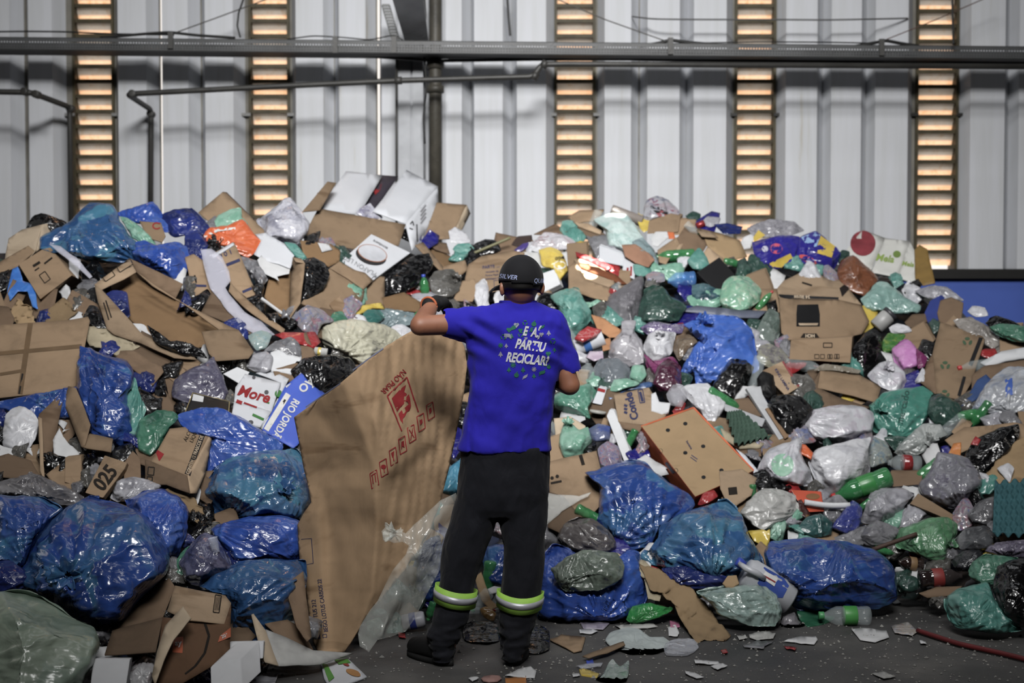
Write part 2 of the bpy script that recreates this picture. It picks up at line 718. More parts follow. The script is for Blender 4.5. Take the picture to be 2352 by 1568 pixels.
def tri_poly(P, step):
    """triangulate a pixel polygon with inner points; returns 2D points and triangles"""
    P = np.asarray(P, float)
    B = []
    n = len(P)
    for i in range(n):
        a, b = P[i], P[(i + 1) % n]
        k = max(1, int(np.hypot(*(b - a)) / step))
        for t in range(k):
            B.append(a + (b - a) * t / k)
    B = np.array(B)
    nb = len(B)
    x0, y0 = P.min(0)
    x1, y1 = P.max(0)
    gx, gy = np.meshgrid(np.arange(x0 + step / 2, x1, step), np.arange(y0 + step / 2, y1, step))
    gx = gx + np.where((np.arange(gx.shape[0]) % 2)[:, None] > 0, step / 2, 0)
    gx, gy = gx.ravel(), gy.ravel()
    k = inside(P, gx, gy)
    gx, gy = gx[k], gy[k]
    if len(gx):
        dmin = np.min(np.hypot(gx[:, None] - B[None, :, 0], gy[:, None] - B[None, :, 1]), 1)
        gx, gy = gx[dmin > 0.45 * step], gy[dmin > 0.45 * step]
    pts2 = [Vector((float(a), float(b))) for a, b in np.vstack([B, np.stack([gx, gy], -1)])]
    v, e, f, *_ = delaunay_2d_cdt(pts2, [(i, (i + 1) % nb) for i in range(nb)], [], 1, 1e-4)
    V2 = np.array([[p.x, p.y] for p in v])
    T = []
    for t in f:
        a, b, c = (V2[i] for i in t[:3])
        cr = (b[0] - a[0]) * (c[1] - a[1]) - (b[1] - a[1]) * (c[0] - a[0])
        T.append(tuple(t) if cr < 0 else tuple(t)[::-1])       # facing the camera (y runs down)
    return V2, T


def depth_fn(P, Yv):
    """depth over a polygon from the depths of its corners: a plane and the corners' own departures from it"""
    P = np.asarray(P, float)
    Yv = np.asarray(Yv, float)
    A = np.stack([P[:, 0], P[:, 1], np.ones(len(P))], -1)
    sol = np.linalg.lstsq(A, Yv, rcond=None)[0]
    res = Yv - A @ sol

    def f(x, y):
        x = np.asarray(x, float)
        y = np.asarray(y, float)
        w = 1.0 / ((x[..., None] - P[:, 0]) ** 2 + (y[..., None] - P[:, 1]) ** 2 + 4.0)
        return sol[0] * x + sol[1] * y + sol[2] + (w * res).sum(-1) / w.sum(-1)
    return f


def parse3(s):
    """'x,y x,y,dy ...' -> points and depth departures"""
    P, d = [], []
    for q in s.split():
        t = [float(k) for k in q.split(',')]
        P.append(t[:2])
        d.append(t[2] if len(t) > 2 else 0.0)
    return np.array(P), np.array(d)


def sheet_mesh(P, yf, shift, step, crumple, freq, seed, on_floor=None):
    V2, T = tri_poly(P, step)
    if on_floor is not None:
        D = Yfloor(V2[:, 0], V2[:, 1], on_floor)
    else:
        D = yf(V2[:, 0], V2[:, 1]) - shift
    V = W(V2[:, 0], V2[:, 1], D)
    if crumple:
        n = crumple * (0.7 * pnoise(V * freq + seed) + 0.5 * ridged(V * (freq * 1.9) + seed + 7, 2))
        if on_floor is not None:
            V[:, 2] += np.abs(n)
        else:
            V[:, 1] += n
            V[:, 2] += 0.4 * n
    V[:, 2] = np.maximum(V[:, 2], 0.004)
    return V, T


def solid(o, t, off=-1.0):
    m = o.modifiers.new('thickness', 'SOLIDIFY')
    m.thickness = t
    m.offset = off


def panels(name, label, cat, specs, mat, dY=0.0, lean=0.8, thick=0.006, crumple=0.011, freq=5.0, step=None, ref=None, q=85, lay=True,
           most=0.75, floor=None):
    """a thing of one or several boards or sheets; specs: [(part name, 'x,y[,dy] ...', material or None, label or None)]"""
    parsed = []
    allP = np.vstack([parse3(sp[1])[0] for sp in specs])
    c = allP.mean(0)
    yc = float(Yd(c[0], c[1]))
    for sp in specs:
        P, d = parse3(sp[1])
        Yv = yc + dY + lean * (Yd(P[:, 0], P[:, 1]) - yc) + d
        parsed.append((P, depth_fn(P, Yv)))
    s = 0.0
    if lay:
        s = stack([(P, f, None) for P, f in parsed], q, most)
    single = len(specs) == 1
    root = None
    out = []
    seed = rng.uniform(0, 50, 3)
    sizes = np.ptp(allP, axis=0).max()
    step = step or float(np.clip(sizes / 14, 5, 16))
    if not single:
        root = empty(name, (0, 0, 0))
        cc = W(c[0], c[1], yc + dY - s)
        root.location = cc
        tag(root, label, cat, None, None, ref, tuple(c))
    for (P, f), sp in zip(parsed, specs):
        V, T = sheet_mesh(P, f, s, step, crumple, freq, seed, floor)
        o = obj(name if single else sp[0], V, T, sp[2] if len(sp) > 2 and sp[2] else mat, root)
        solid(o, thick)
        o_info[o.name] = (V, T)
        if single:
            tag(o, label, cat, None, None, ref, tuple(c))
            root = o
        elif len(sp) > 3 and sp[3]:
            o['label'] = sp[3]
        out.append(o)
    root_parts[root.name] = out
    return root, out


root_parts = {}


def prism(name, label, cat, face, ext, mat, dY=0.0, lean=0.7, ref=None, q=85, sides=None, crumple=0.0, lay=True, bevel=0.004):
    """a closed box: a front face and the vector (dx px, dy px, dY m) to its back"""
    P, d = parse3(face)
    c = P.mean(0)
    yc = float(Yd(c[0], c[1]))
    Yv = yc + dY + lean * (Yd(P[:, 0], P[:, 1]) - yc) + d
    f = depth_fn(P, Yv)
    s = stack([(P, f, None)], q) if lay else 0.0
    Fv = W(P[:, 0], P[:, 1], Yv - s)
    Bv = W(P[:, 0] + ext[0], P[:, 1] + ext[1], Yv - s + ext[2])
    k = cellmask(P + np.array(ext[:2]))
    COVER[k] = True
    n = len(P)
    V = np.vstack([Fv, Bv])
    V[:, 2] = np.maximum(V[:, 2], 0.004)
    Fc = [tuple(range(n)), tuple(range(n, 2 * n))[::-1]] + [(i, n + i, n + (i + 1) % n, (i + 1) % n) for i in range(n)]
    me_mat = mat
    o = obj(name, V, Fc, me_mat, None, False)
    if sides is not None:
        o.data.materials.append(sides)
        for p in o.data.polygons[1:]:
            p.material_index = 1
    bm = bmesh.new()
    bm.from_mesh(o.data)
    bmesh.ops.recalc_face_normals(bm, faces=bm.faces)
    bm.to_mesh(o.data)
    bm.free()
    if bevel:
        b = o.modifiers.new('soft edges', 'BEVEL')
        b.width = bevel
        b.segments = 2
    tag(o, label, cat, None, None, ref, tuple(c))
    tri = [(0, i, i + 1) for i in range(1, n - 1)]
    allF = [tuple(t) for t in tri] + [(i, n + i, n + (i + 1) % n) for i in range(n)] + [(i, n + (i + 1) % n, (i + 1) % n) for i in range(n)]
    o_info[o.name] = (V, allF)
    return o


# ------------------------------------------------------------------ printing on things
EYE = Vector((0, 0, CAMZ))


def surface_of(objs):
    V, Fc = [], []
    for o in objs:
        v, f = o_info[o.name]
        k = len(V)
        V += [Vector(p) for p in np.asarray(v)]
        Fc += [tuple(i + k for i in t) for t in f]
    return BVHTree.FromPolygons(V, Fc)


def project(V2, bvh, lift):
    """lay pixel points on a surface, a hair above it"""
    out = np.zeros((len(V2), 3))
    ok = np.zeros(len(V2), bool)
    for i, (x, y) in enumerate(V2):
        a, b = ray(x, y)
        d = Vector((float(a), 1.0, float(b))).normalized()
        h, nrm, idx, dist = bvh.ray_cast(EYE, d)
        if h is not None:
            if nrm.dot(d) > 0:
                nrm = -nrm
            out[i] = h + nrm * lift
            ok[i] = True
    if not ok.all() and ok.any():
        good = np.where(ok)[0]
        for i in np.where(~ok)[0]:
            j = good[np.argmin(np.hypot(*(V2[good] - V2[i]).T))]
            Yh = out[j][1]
            out[i] = W(V2[i][0], V2[i][1], Yh)
    return out, ok


_text_cache = {}


def text_mesh(s, bold=0.0, shear=0.0):
    key = (s, bold, shear)
    if key not in _text_cache:
        cu = bpy.data.curves.new('lettering', 'FONT')
        cu.body = s
        cu.align_x = 'CENTER'
        cu.align_y = 'CENTER'
        cu.size = 1.0
        cu.offset = bold
        cu.shear = shear
        cu.resolution_u = 3
        t = bpy.data.objects.new('lettering', cu)
        COL.objects.link(t)
        dg = bpy.context.evaluated_depsgraph_get()
        me = t.evaluated_get(dg).to_mesh()
        V = np.array([v.co[:2] for v in me.vertices]) if len(me.vertices) else np.zeros((0, 2))
        Fc = [tuple(p.vertices) for p in me.polygons]
        t.evaluated_get(dg).to_mesh_clear()
        bpy.data.objects.remove(t)
        bpy.data.curves.remove(cu)
        _text_cache[key] = (V, Fc)
    return _text_cache[key]


def text(parent, objs, s, x, y, size, ang, mat, bold=0.0, shear=0.0, sx=1.0, lift=0.0025, name='lettering', arc=None, skew=0.0):
    V, Fc = text_mesh(s, bold, shear)
    if not len(V):
        return None
    a = math.radians(ang)
    u = np.array([math.cos(a), -math.sin(a)]) * sx
    b = a + math.radians(skew)
    v = np.array([-math.sin(b), -math.cos(b)])
    P2 = np.array([x, y]) + size * (V[:, :1] * u + V[:, 1:] * v)
    if arc:
        P2[:, 1] += arc * ((P2[:, 0] - x) / 100.0) ** 2
    bvh = surface_of(objs) if not isinstance(objs, BVHTree) else objs
    P3, ok = project(P2, bvh, lift)
    if not ok.any():
        return None
    o = obj(name, P3, Fc, mat, parent, False)
    return o


def ink(parent, objs, polys, mat, name='printed_mark', lift=0.002, step=14):
    """printed shapes: pixel polygons laid on the thing's surface, one mesh"""
    bvh = surface_of(objs) if not isinstance(objs, BVHTree) else objs
    if 2 <= len(polys) <= 4:
        return [ink(parent, bvh, [q], mat, name, lift, step) for q in polys]
    V, Fc = [], []
    for P in polys:
        P = pts(P) if isinstance(P, str) else np.asarray(P, float)
        V2, T = tri_poly(P, step)
        P3, ok = project(V2, bvh, lift)
        if not ok.any():
            continue
        k = len(V)
        V += list(P3)
        Fc += [tuple(i + k for i in t) for t in T]
    if not V:
        return None
    return obj(name, np.array(V), Fc, mat, parent, True)


def rect2(x, y, w, h, ang=0.0):
    a = math.radians(ang)
    u = np.array([math.cos(a), -math.sin(a)])
    v = np.array([-math.sin(a), -math.cos(a)])
    return np.array([np.array([x, y]) + u * sx * w / 2 + v * sy * h / 2 for sx, sy in ((-1, -1), (1, -1), (1, 1), (-1, 1))])


def ell2(x, y, rx, ry, ang=0.0, n=24):
    t = np.linspace(0, 2 * np.pi, n, endpoint=False)
    a = math.radians(ang)
    u = np.array([math.cos(a), -math.sin(a)])
    v = np.array([-math.sin(a), -math.cos(a)])
    return np.array([x, y]) + rx * np.cos(t)[:, None] * u + ry * np.sin(t)[:, None] * v


def line2(x0, y0, x1, y1, w):
    d = np.array([x1 - x0, y1 - y0], float)
    n = np.array([-d[1], d[0]]) / (np.hypot(*d) + 1e-9) * w / 2
    a, b = np.array([x0, y0]), np.array([x1, y1])
    return np.array([a - n, b - n, b + n, a + n])


def frame2(x, y, w, h, ang, t):
    c = rect2(x, y, w, h, ang)
    return [line2(*c[i], *c[(i + 1) % 4], t) for i in range(4)]


# ------------------------------------------------------------------ bottles, sticks, trays
def lathe(p0, p1, prof, n=24):
    p0, p1 = np.array(p0, float), np.array(p1, float)
    ax = p1 - p0
    L = np.linalg.norm(ax)
    ax /= L
    u = np.cross(ax, [0.1, 1, 0.2])
    u /= np.linalg.norm(u)
    v = np.cross(ax, u)
    a = np.linspace(0, 2 * np.pi, n, endpoint=False)
    V = np.concatenate([p0 + ax * L * t + r * (np.cos(a)[:, None] * u + np.sin(a)[:, None] * v) for t, r in prof])
    k = len(prof)
    Fc = [(i * n + j, i * n + (j + 1) % n, (i + 1) * n + (j + 1) % n, (i + 1) * n + j) for i in range(k - 1) for j in range(n)]
    Fc += [tuple(range(n))[::-1], tuple((k - 1) * n + j for j in range(n))]
    return V, Fc


def bottle(name, label, cat, a, b, rpx, mat, cap=None, band=None, dY=0.0, ref=None, kind='pet', tip=0.0, lay=True, floor=False):
    """a bottle lying from its base pixel a to its neck pixel b"""
    a, b = np.array(a, float), np.array(b, float)
    c = (a + b) / 2
    d = (b - a) / np.hypot(*(b - a))
    nrm = np.array([-d[1], d[0]])
    poly = np.array([a - nrm * rpx, b - nrm * rpx, b + nrm * rpx, a + nrm * rpx])
    yc = float(Yd(*c)) + dY
    r = rpx / F * yc
    s = stack([(poly, lambda x, y: np.full(np.shape(x), yc), lambda x, y: np.full(np.shape(x), r))], 80) if lay else 0
    p0 = W(a[0], a[1], yc - s + tip)
    p1 = W(b[0], b[1], yc - s - tip)
    for p in (p0, p1):
        p[2] = max(p[2], r * 1.02)
    if kind == 'pet':
        prof = [(0, 0.55), (0.02, 0.9), (0.06, 1.0), (0.2, 0.97), (0.23, 0.93), (0.26, 1), (0.5, 1.0), (0.53, 0.95), (0.56, 1.0), (0.66, 0.98), (0.76, 0.75), (0.86, 0.4), (0.9, 0.32), (0.93, 0.36), (0.94, 0.3)]
    elif kind == 'jar':
        prof = [(0, 0.9), (0.03, 1), (0.75, 1), (0.8, 0.9), (0.84, 0.86)]
    elif kind == 'cup':
        prof = [(0, 0.7), (0.02, 0.74), (0.95, 1.0), (1.0, 1.04), (1.0, 0.95), (0.9, 0.93)]
    else:
        prof = [(0, 0.95), (0.02, 1), (0.98, 1), (1, 0.95)]
    V, Fc = lathe(p0, p1, [(t, q * r) for t, q in prof])
    o = obj(name, V, Fc, mat)
    tag(o, label, cat, None, None, ref, tuple(c))
    o_info[o.name] = (V, Fc)
    if cap is not None:
        t0 = 0.9 if kind == 'pet' else 0.82
        rr = 0.42 if kind == 'pet' else 1.02
        V, Fc = lathe(p0 + (p1 - p0) * t0, p0 + (p1 - p0) * 1.0, [(0, rr * r * 0.98), (0.05, rr * r), (0.95, rr * r), (1, rr * r * 0.9)])
        obj('cap' if kind == 'pet' else 'lid', V, Fc, cap, o)
    if band is not None:
        V, Fc = lathe(p0 + (p1 - p0) * 0.28, p0 + (p1 - p0) * 0.52, [(0, 1.02 * r), (0.02, 1.03 * r), (0.98, 1.03 * r), (1, 1.02 * r)])
        obj('label_band', V, Fc, band, o)
    return o


def stick(name, label, cat, a, b, rpx, mat, dY=0.0, ref=None, n=10, bend=0.0):
    a, b = np.array(a, float), np.array(b, float)
    c = (a + b) / 2
    d = (b - a) / np.hypot(*(b - a))
    nrm = np.array([-d[1], d[0]])
    w = max(rpx, 4)
    poly = np.array([a - nrm * w, b - nrm * w, b + nrm * w, a + nrm * w])
    yc = float(Yd(*c)) + dY
    r = rpx / F * yc
    s = stack([(poly, lambda x, y: np.full(np.shape(x), yc), None)], 80)
    t = np.linspace(0, 1, 9)
    P = W(a[0] + (b[0] - a[0]) * t, a[1] + (b[1] - a[1]) * t + bend * np.sin(np.pi * t), yc - s - r)
    V, Fc = tubemesh(P, r, n)
    o = obj(name, V, Fc, mat)
    tag(o, label, cat, None, None, ref, tuple(c))
    return o


def egg_tray(name, label, cat, c4, nu, nv, mat, amp=0.02, dY=0.0, ref=None):
    """moulded pulp tray: a lattice of cups and cones on the quadrilateral c4 (pixels)"""
    P, d = parse3(c4)
    c = P.mean(0)
    yc = float(Yd(*c))
    Yv = yc + dY + 0.8 * (Yd(P[:, 0], P[:, 1]) - yc) + d
    f = depth_fn(P, Yv)
    s = stack([(P, f, lambda x, y: np.full(np.shape(x), amp))], 85)
    C3 = W(P[:, 0], P[:, 1], Yv - s)
    R = 8
    nu_, nv_ = nu * R + 1, nv * R + 1
    U, Vv = np.meshgrid(np.linspace(0, 1, nu_), np.linspace(0, 1, nv_))
    X = ((1 - U) * (1 - Vv))[..., None] * C3[0] + (U * (1 - Vv))[..., None] * C3[1] + (U * Vv)[..., None] * C3[2] + ((1 - U) * Vv)[..., None] * C3[3]
    n = np.cross(C3[1] - C3[0], C3[3] - C3[0])
    n /= np.linalg.norm(n)
    if n[1] > 0:
        n = -n
    h = np.cos(2 * np.pi * U * nu) * np.cos(2 * np.pi * Vv * nv)
    h = np.sign(h) * np.abs(h) ** 0.7
    V = (X + n * (amp * h)[..., None]).reshape(-1, 3)
    V[:, 1] += 0.01 * pnoise(V * 6)
    Fc = [(j * nu_ + i, j * nu_ + i + 1, (j + 1) * nu_ + i + 1, (j + 1) * nu_ + i) for j in range(nv_ - 1) for i in range(nu_ - 1)]
    o = obj(name, V, Fc, mat)
    solid(o, 0.004)
    tag(o, label, cat, None, None, ref, tuple(c))
    return o

# ================================================================== the hall
WY = 12.0


def wx(px, Y=WY, py=300):
    return float(W(px, py, Y)[0])


def wz(py, Y=WY):
    return float(W(1176, py, Y)[2])


def mat_wall():
    m, n, l, b = _new('painted_sheet_wall')
    tc = n.new('ShaderNodeTexCoord')
    mp = n.new('ShaderNodeMapping')
    mp.inputs['Scale'].default_value = (6.0, 6.0, 0.35)
    l.new(tc.outputs['Object'], mp.inputs['Vector'])
    f = _noise(n, l, mp.outputs[0], 2.0, 5, 0.65)
    col = _ramp(n, l, f, [(0.22, srgb('#a9a396')), (0.36, srgb('#bfc1c4')), (0.62, srgb('#c6c8cd'))])
    l.new(col, b.inputs['Base Color'])
    b.inputs['Roughness'].default_value = 0.7
    f2 = _noise(n, l, tc.outputs['Object'], 18.0, 3)
    l.new(_bump(n, l, f2, 0.1, 0.004), b.inputs['Normal'])
    return m


def mat_floor():
    m, n, l, b = _new('worn_asphalt')
    tc = n.new('ShaderNodeTexCoord')
    v = tc.outputs['Object']
    f = _noise(n, l, v, 1.6, 6, 0.65)
    col = _ramp(n, l, f, [(0.3, srgb('#2a2a2b')), (0.55, srgb('#454443')), (0.75, srgb('#5c5a57'))])
    vo = n.new('ShaderNodeTexVoronoi')
    vo.inputs['Scale'].default_value = 26.0
    l.new(v, vo.inputs['Vector'])
    sp = _ramp(n, l, vo.outputs['Distance'], [(0.05, (1, 1, 1, 1)), (0.09, (0, 0, 0, 1))])
    f3 = _noise(n, l, v, 7.0, 2)
    th = _ramp(n, l, f3, [(0.56, (0, 0, 0, 1)), (0.62, (1, 1, 1, 1))])
    mul = n.new('ShaderNodeMix')
    mul.data_type = 'RGBA'
    mul.blend_type = 'MULTIPLY'
    mul.inputs[0].default_value = 1
    l.new(sp, mul.inputs[6])
    l.new(th, mul.inputs[7])
    mix = n.new('ShaderNodeMix')
    mix.data_type = 'RGBA'
    l.new(mul.outputs[2], mix.inputs[0])
    l.new(col, mix.inputs[6])
    mix.inputs[7].default_value = srgb('#8c8a86')
    l.new(mix.outputs[2], b.inputs['Base Color'])
    r = _ramp(n, l, f, [(0.3, (0.45,) * 3 + (1,)), (0.7, (0.8,) * 3 + (1,))])
    l.new(r, b.inputs['Roughness'])
    f2 = _noise(n, l, v, 30.0, 5, 0.7)
    l.new(_bump(n, l, f2, 0.5, 0.012), b.inputs['Normal'])
    return m


WALLM = mat_wall()
FLOORM = mat_floor()
DARKM = flat('#6b6b69', 0.9, 0.2)

structure(obj('floor', *boxmesh((-14, -9, -0.2), (14, 12.0, 0.0)), FLOORM, None, False))
structure(obj('ceiling', *boxmesh((-14, -9, 8.6), (14, 12.0, 8.8)), DARKM, None, False))
structure(obj('wall_left', *boxmesh((-14.2, -9, 0), (-14, 12.3, 8.8)), DARKM, None, False))
structure(obj('wall_right', *boxmesh((14, -9, 0), (14.2, 12.3, 8.8)), DARKM, None, False))
structure(obj('wall_front', *boxmesh((-14, -9.2, 0), (14, -9, 8.8)), DARKM, None, False))

# sections of ribbed sheet between the louvred windows: rib faces (left px, right px), windows as gaps, slits let daylight in
RIBS = [(0, 38), (80, 134), None, (283, 347), (383, 442), (480, 544), None, (686, 748), (784, 844), (880, 935), (952, 1008), (1017, 1062), (1090, 1155),
        (1187, 1253), None, (1386, 1446), (1483, 1556), (1588, 1662), None, (1797, 1868), (1900, 1968), (2000, 2074), None, (2216, 2294), (2326, 2392)]
WINS = [(170, 265), (573, 667), (1273, 1367), (1686, 1780), (2101, 2199)]
SLITS = [(369, 374), (867, 873), (1063, 1067), (1158, 1163), (1466, 1469), (1980, 1983)]
GAPS = [(73, 73.6), (462, 462.6), (765, 765.6), (1573, 1573.6), (1883, 1883.6), (2310, 2311)]
RD = 0.14


def rib_profile():
    """runs of (x, y) along the wall, broken at windows and slits"""
    runs, cur = [], []
    ext_l = [(-1200 + 100 * i, -1200 + 100 * i + 56) for i in range(12)]
    ext_r = [(2424 + 100 * i, 2424 + 100 * i + 60) for i in range(14)]
    seq = ext_l + RIBS + ext_r
    wi = 0
    cuts = sorted(SLITS)
    for r in seq:
        if r is None:
            a, b = WINS[wi]
            wi += 1
            cur.append((a, 0))
            runs.append(cur)
            cur = [(b, 0)]
            continue
        a, b = r
        if cur:
            last = cur[-1][0]
            for (s0, s1) in cuts:
                if last < s0 and s1 < a:
                    cur.append((s0, 0))
                    runs.append(cur)
                    cur = [(s1, 0)]
        sl = 14
        lo = cur[-1][0] if cur else a - sl
        cur.append((max(a - sl, lo + 0.5), 0))
        cur.append((a, 1))
        cur.append((b, 1))
        cur.append((b + sl + 6, 0))
    runs.append(cur)
    return runs


Z0, Z1 = 1.76, 8.6
wallmb = MB()
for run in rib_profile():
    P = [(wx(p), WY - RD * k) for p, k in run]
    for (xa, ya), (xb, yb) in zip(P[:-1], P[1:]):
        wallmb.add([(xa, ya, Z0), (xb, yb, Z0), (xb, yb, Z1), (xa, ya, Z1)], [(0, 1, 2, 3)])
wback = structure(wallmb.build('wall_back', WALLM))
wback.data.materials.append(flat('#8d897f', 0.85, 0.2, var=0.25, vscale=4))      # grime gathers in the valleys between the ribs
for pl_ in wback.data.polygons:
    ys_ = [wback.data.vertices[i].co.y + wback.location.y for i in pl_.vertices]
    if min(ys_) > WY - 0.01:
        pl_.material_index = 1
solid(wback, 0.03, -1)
# low masonry wall under the sheets, painted blue, with a steel sill
structure(obj('trim_1', *boxmesh((-14, WY - 0.16, Z0 - 0.05), (14, WY + 0.1, Z0 + 0.03)), flat('#1d1c1b', 0.6, 0.4), None, False))
structure(obj('wall_base', *boxmesh((-14, WY - 0.1, 0), (14, WY + 0.15, Z0 - 0.05)), flat('#4a70dc', 0.5, 0.4, var=0.05, vscale=3), None, False))

# louvred windows
OLIVE = flat('#4f4525', 0.6, 0.4, bump=0.2, var=0.35, vscale=9)


def mat_pane():
    m, n, l, b = _new('aged_translucent_pane')
    tc = n.new('ShaderNodeTexCoord')
    f = _noise(n, l, tc.outputs['Object'], 14.0, 5, 0.65)
    col = _ramp(n, l, f, [(0.25, srgb('#d8b48c')), (0.45, srgb('#ece0d2')), (0.8, srgb('#f4eee6'))])
    tr = n.new('ShaderNodeBsdfTranslucent')
    df = n.new('ShaderNodeBsdfDiffuse')
    l.new(col, tr.inputs[0])
    l.new(col, df.inputs[0])
    mx = n.new('ShaderNodeMixShader')
    mx.inputs[0].default_value = 0.4
    l.new(tr.outputs[0], mx.inputs[1])
    l.new(df.outputs[0], mx.inputs[2])
    l.new(mx.outputs[0], n['Material Output'].inputs[0])
    return m


PANE = mat_pane()
for wi, (a, b) in enumerate(WINS):
    xa, xb = wx(a), wx(b)
    x0, x1 = wx(a + 6), wx(b - 6)
    fr = MB()
    yb_, yf_ = WY + 0.16, WY - 0.03
    fr.box((xa, yf_, Z0), (x0, yb_, Z1))
    fr.box((x1, yf_, Z0), (xb, yb_, Z1))
    w = fr.build('window_%d' % (wi + 1), OLIVE)
    structure(w)
    pitch = 34.2 / F * WY
    z = wz(612 if wi == 4 else 600)
    pv, pf = [], []
    ledge = MB()
    bars = MB()
    k = 0
    while z < 8.55:
        zt = z + pitch
        # a pane leans outward at its foot
        base = len(pv)
        for t in np.linspace(0, 1, 6):
            yy = WY + 0.10 - 0.085 * t
            zz = z + 0.012 + (pitch + 0.004) * t
            pv += [(x0, yy, zz), (x1, yy, zz)]
        for t in range(5):
            pf.append((base + 2 * t, base + 2 * t + 1, base + 2 * t + 3, base + 2 * t + 2))
        hb = 0.03
        bars.box((x0, WY - 0.012, zt - hb * 0.5), (x1, WY + 0.02, zt + hb * 0.5))
        ledge.box((x0, WY + 0.015, zt - 0.008), (x1, WY + 0.12, zt + 0.002))  # unseen ledge added outside to keep sun off the pane's upper part
        z = zt
        k += 1
    pn = obj('pane', pv, pf, PANE, w, False)
    ledge.build('added_shade_ledge', OLIVE, w)
    bars.build('louvre_rail', OLIVE, w)
    # small clips that hold the frame to the sheets
    cl = MB()
    for px in (a - 6, b + 6):
        cl.box((wx(px - 11), WY - 0.05, wz(268)), (wx(px + 11), WY - 0.02, wz(261)))
    cl.build('clip', flat('#8d8d8b' if wi < 3 else '#2a2926', 0.5), w)

# steel column with its brace and the rain pipe beside it
CY = 11.62
STEEL = flat('#b9bcc2', 0.55, 0.4, bump=0.12, var=0.14, vscale=6)
c = MB()
c.box((wx(914, CY), CY, 0), (wx(943, CY), CY + 0.03, 8.6))
c.box((wx(948, CY), CY, 0), (wx(972, CY), CY + 0.03, 8.6))
c.box((wx(941, CY), CY + 0.03, 0), (wx(950, CY), CY + 0.26, 8.6))
c.box((wx(914, CY), CY + 0.24, 0), (wx(974, CY), CY + 0.27, 8.6))
colm = c.build('column', STEEL)
structure(colm)
c = MB()
P = W(np.array([915, 988, 960, 905.]), np.array([-260., -260, 96, 96]), np.array([9.6, 9.6, CY - 0.02, CY - 0.02]))
P = W(np.array([884., 965, 984, 930]), np.array([-60., -60, 96, 96]), np.array([10.6, 10.6, 11.5, 11.5]))
c.add(np.vstack([P, P + np.array([0, 0.09, 0.0])]), [(0, 1, 2, 3), (7, 6, 5, 4), (0, 4, 5, 1), (1, 5, 6, 2), (2, 6, 7, 3), (3, 7, 4, 0)])
c.build('brace', STEEL, colm)
c = MB()
P0 = W(886., 12., 11.45)
P1 = W(908., 88., 11.45)
for i in range(12):
    p = P0 + (P1 - P0) * i / 11
    c.box(p - [0.03, 0.01, 0.008], p + [0.03, 0.01, 0.008])
for sx in (-0.03, 0.03):
    c.tube([P0 + [sx, 0, 0], P1 + [sx, 0, 0]], 0.006, 6)
c.build('perforated_bracket', flat('#6e706f', 0.5, 0.5), colm)

RUSTY = flat('#4a463c', 0.55, 0.45, bump=0.25, var=0.4, vscale=5)
PIPE = flat('#3d3c39', 0.5, 0.5, bump=0.15, var=0.25, vscale=5)


def wline(P, Y):
    return W(np.array([p[0] for p in P], float), np.array([p[1] for p in P], float), Y if np.isscalar(Y) else np.array(Y, float))


def pipe(name, label, P, Y, rpx, mat, joints=(), cat='pipe', n=14):
    pp = wline(P, Y)
    r = rpx / F * float(np.mean(Y))
    # round the bends a little
    Q = [pp[0]]
    for i in range(1, len(pp) - 1):
        a, b, c_ = pp[i - 1], pp[i], pp[i + 1]
        ra = min(0.06, 0.4 * np.linalg.norm(b - a), 0.4 * np.linalg.norm(c_ - b))
        p, q = b + (a - b) / np.linalg.norm(a - b) * ra, b + (c_ - b) / np.linalg.norm(c_ - b) * ra
        for t in np.linspace(0, 1, 5):
            Q.append((1 - t) ** 2 * p + 2 * t * (1 - t) * b + t * t * q)
    Q.append(pp[-1])
    V, Fc = tubemesh(Q, r, n)
    o = obj(name, V, Fc, mat)
    tag(o, label, cat)
    for (jx, jy, jY) in joints:
        p = W(jx, jy, jY)
        a = min(range(len(pp) - 1), key=lambda i: np.linalg.norm((pp[i] + pp[i + 1]) / 2 - p))
        d = (pp[a + 1] - pp[a]) / np.linalg.norm(pp[a + 1] - pp[a])
        V, Fc = tubemesh([p - d * 0.03, p - d * 0.028, p + d * 0.028, p + d * 0.03], [r, r * 1.35, r * 1.35, r], n)
        obj('coupling', V, Fc, mat, o)
    return o


pipe('rain_pipe', 'thick dark rusty rain pipe standing beside the white steel column', [(1000, -400), (1000, 700)], 11.55, 15, RUSTY, [(1000, 150, 11.55), (1000, 205, 11.55)])
pipe('water_pipe', 'long dark pipe below the cable tray with an elbow, dropping at its left end',
     [(345, 640), (347, 252), (292, 216), (600, 200), (915, 185), (1226, 176), (1243, 148), (1300, 147), (2700, 155)],
     [11.75, 11.75, 11.2, 11.2, 11.2, 11.2, 11.2, 11.2, 11.2], 6.5, PIPE, [(305, 216, 11.2), (915, 185, 11.2), (1228, 175, 11.2), (1250, 148, 11.2), (347, 262, 11.75)])
pipe('water_pipe', 'short dark pipe entering at the left edge and turning down beside the leftmost louvred window',
     [(-400, 205), (70, 212), (160, 246), (165, 640)], [11.2, 11.2, 11.75, 11.75], 6.5, PIPE, [(58, 211, 11.2), (84, 217, 11.2), (163, 250, 11.75)])
pipe('conduit', 'thin conduit running close below the cable tray across the left part of the wall',
     [(-400, 109), (0, 112), (300, 113), (560, 121), (750, 122), (1000, 140), (1250, 136), (1500, 136)], 11.5, 3.6, PIPE)
pipe('conduit', 'thin black conduit below the right half of the cable tray', [(1230, 128), (1480, 136), (1760, 141), (2060, 147), (2700, 148)], 11.48, 4.5, flat('#1f1f1e', 0.5))
pipe('conduit', 'slim vertical conduit clipped to the left edge of the white column', [(911, 120), (911, 560)], 11.58, 3, PIPE)

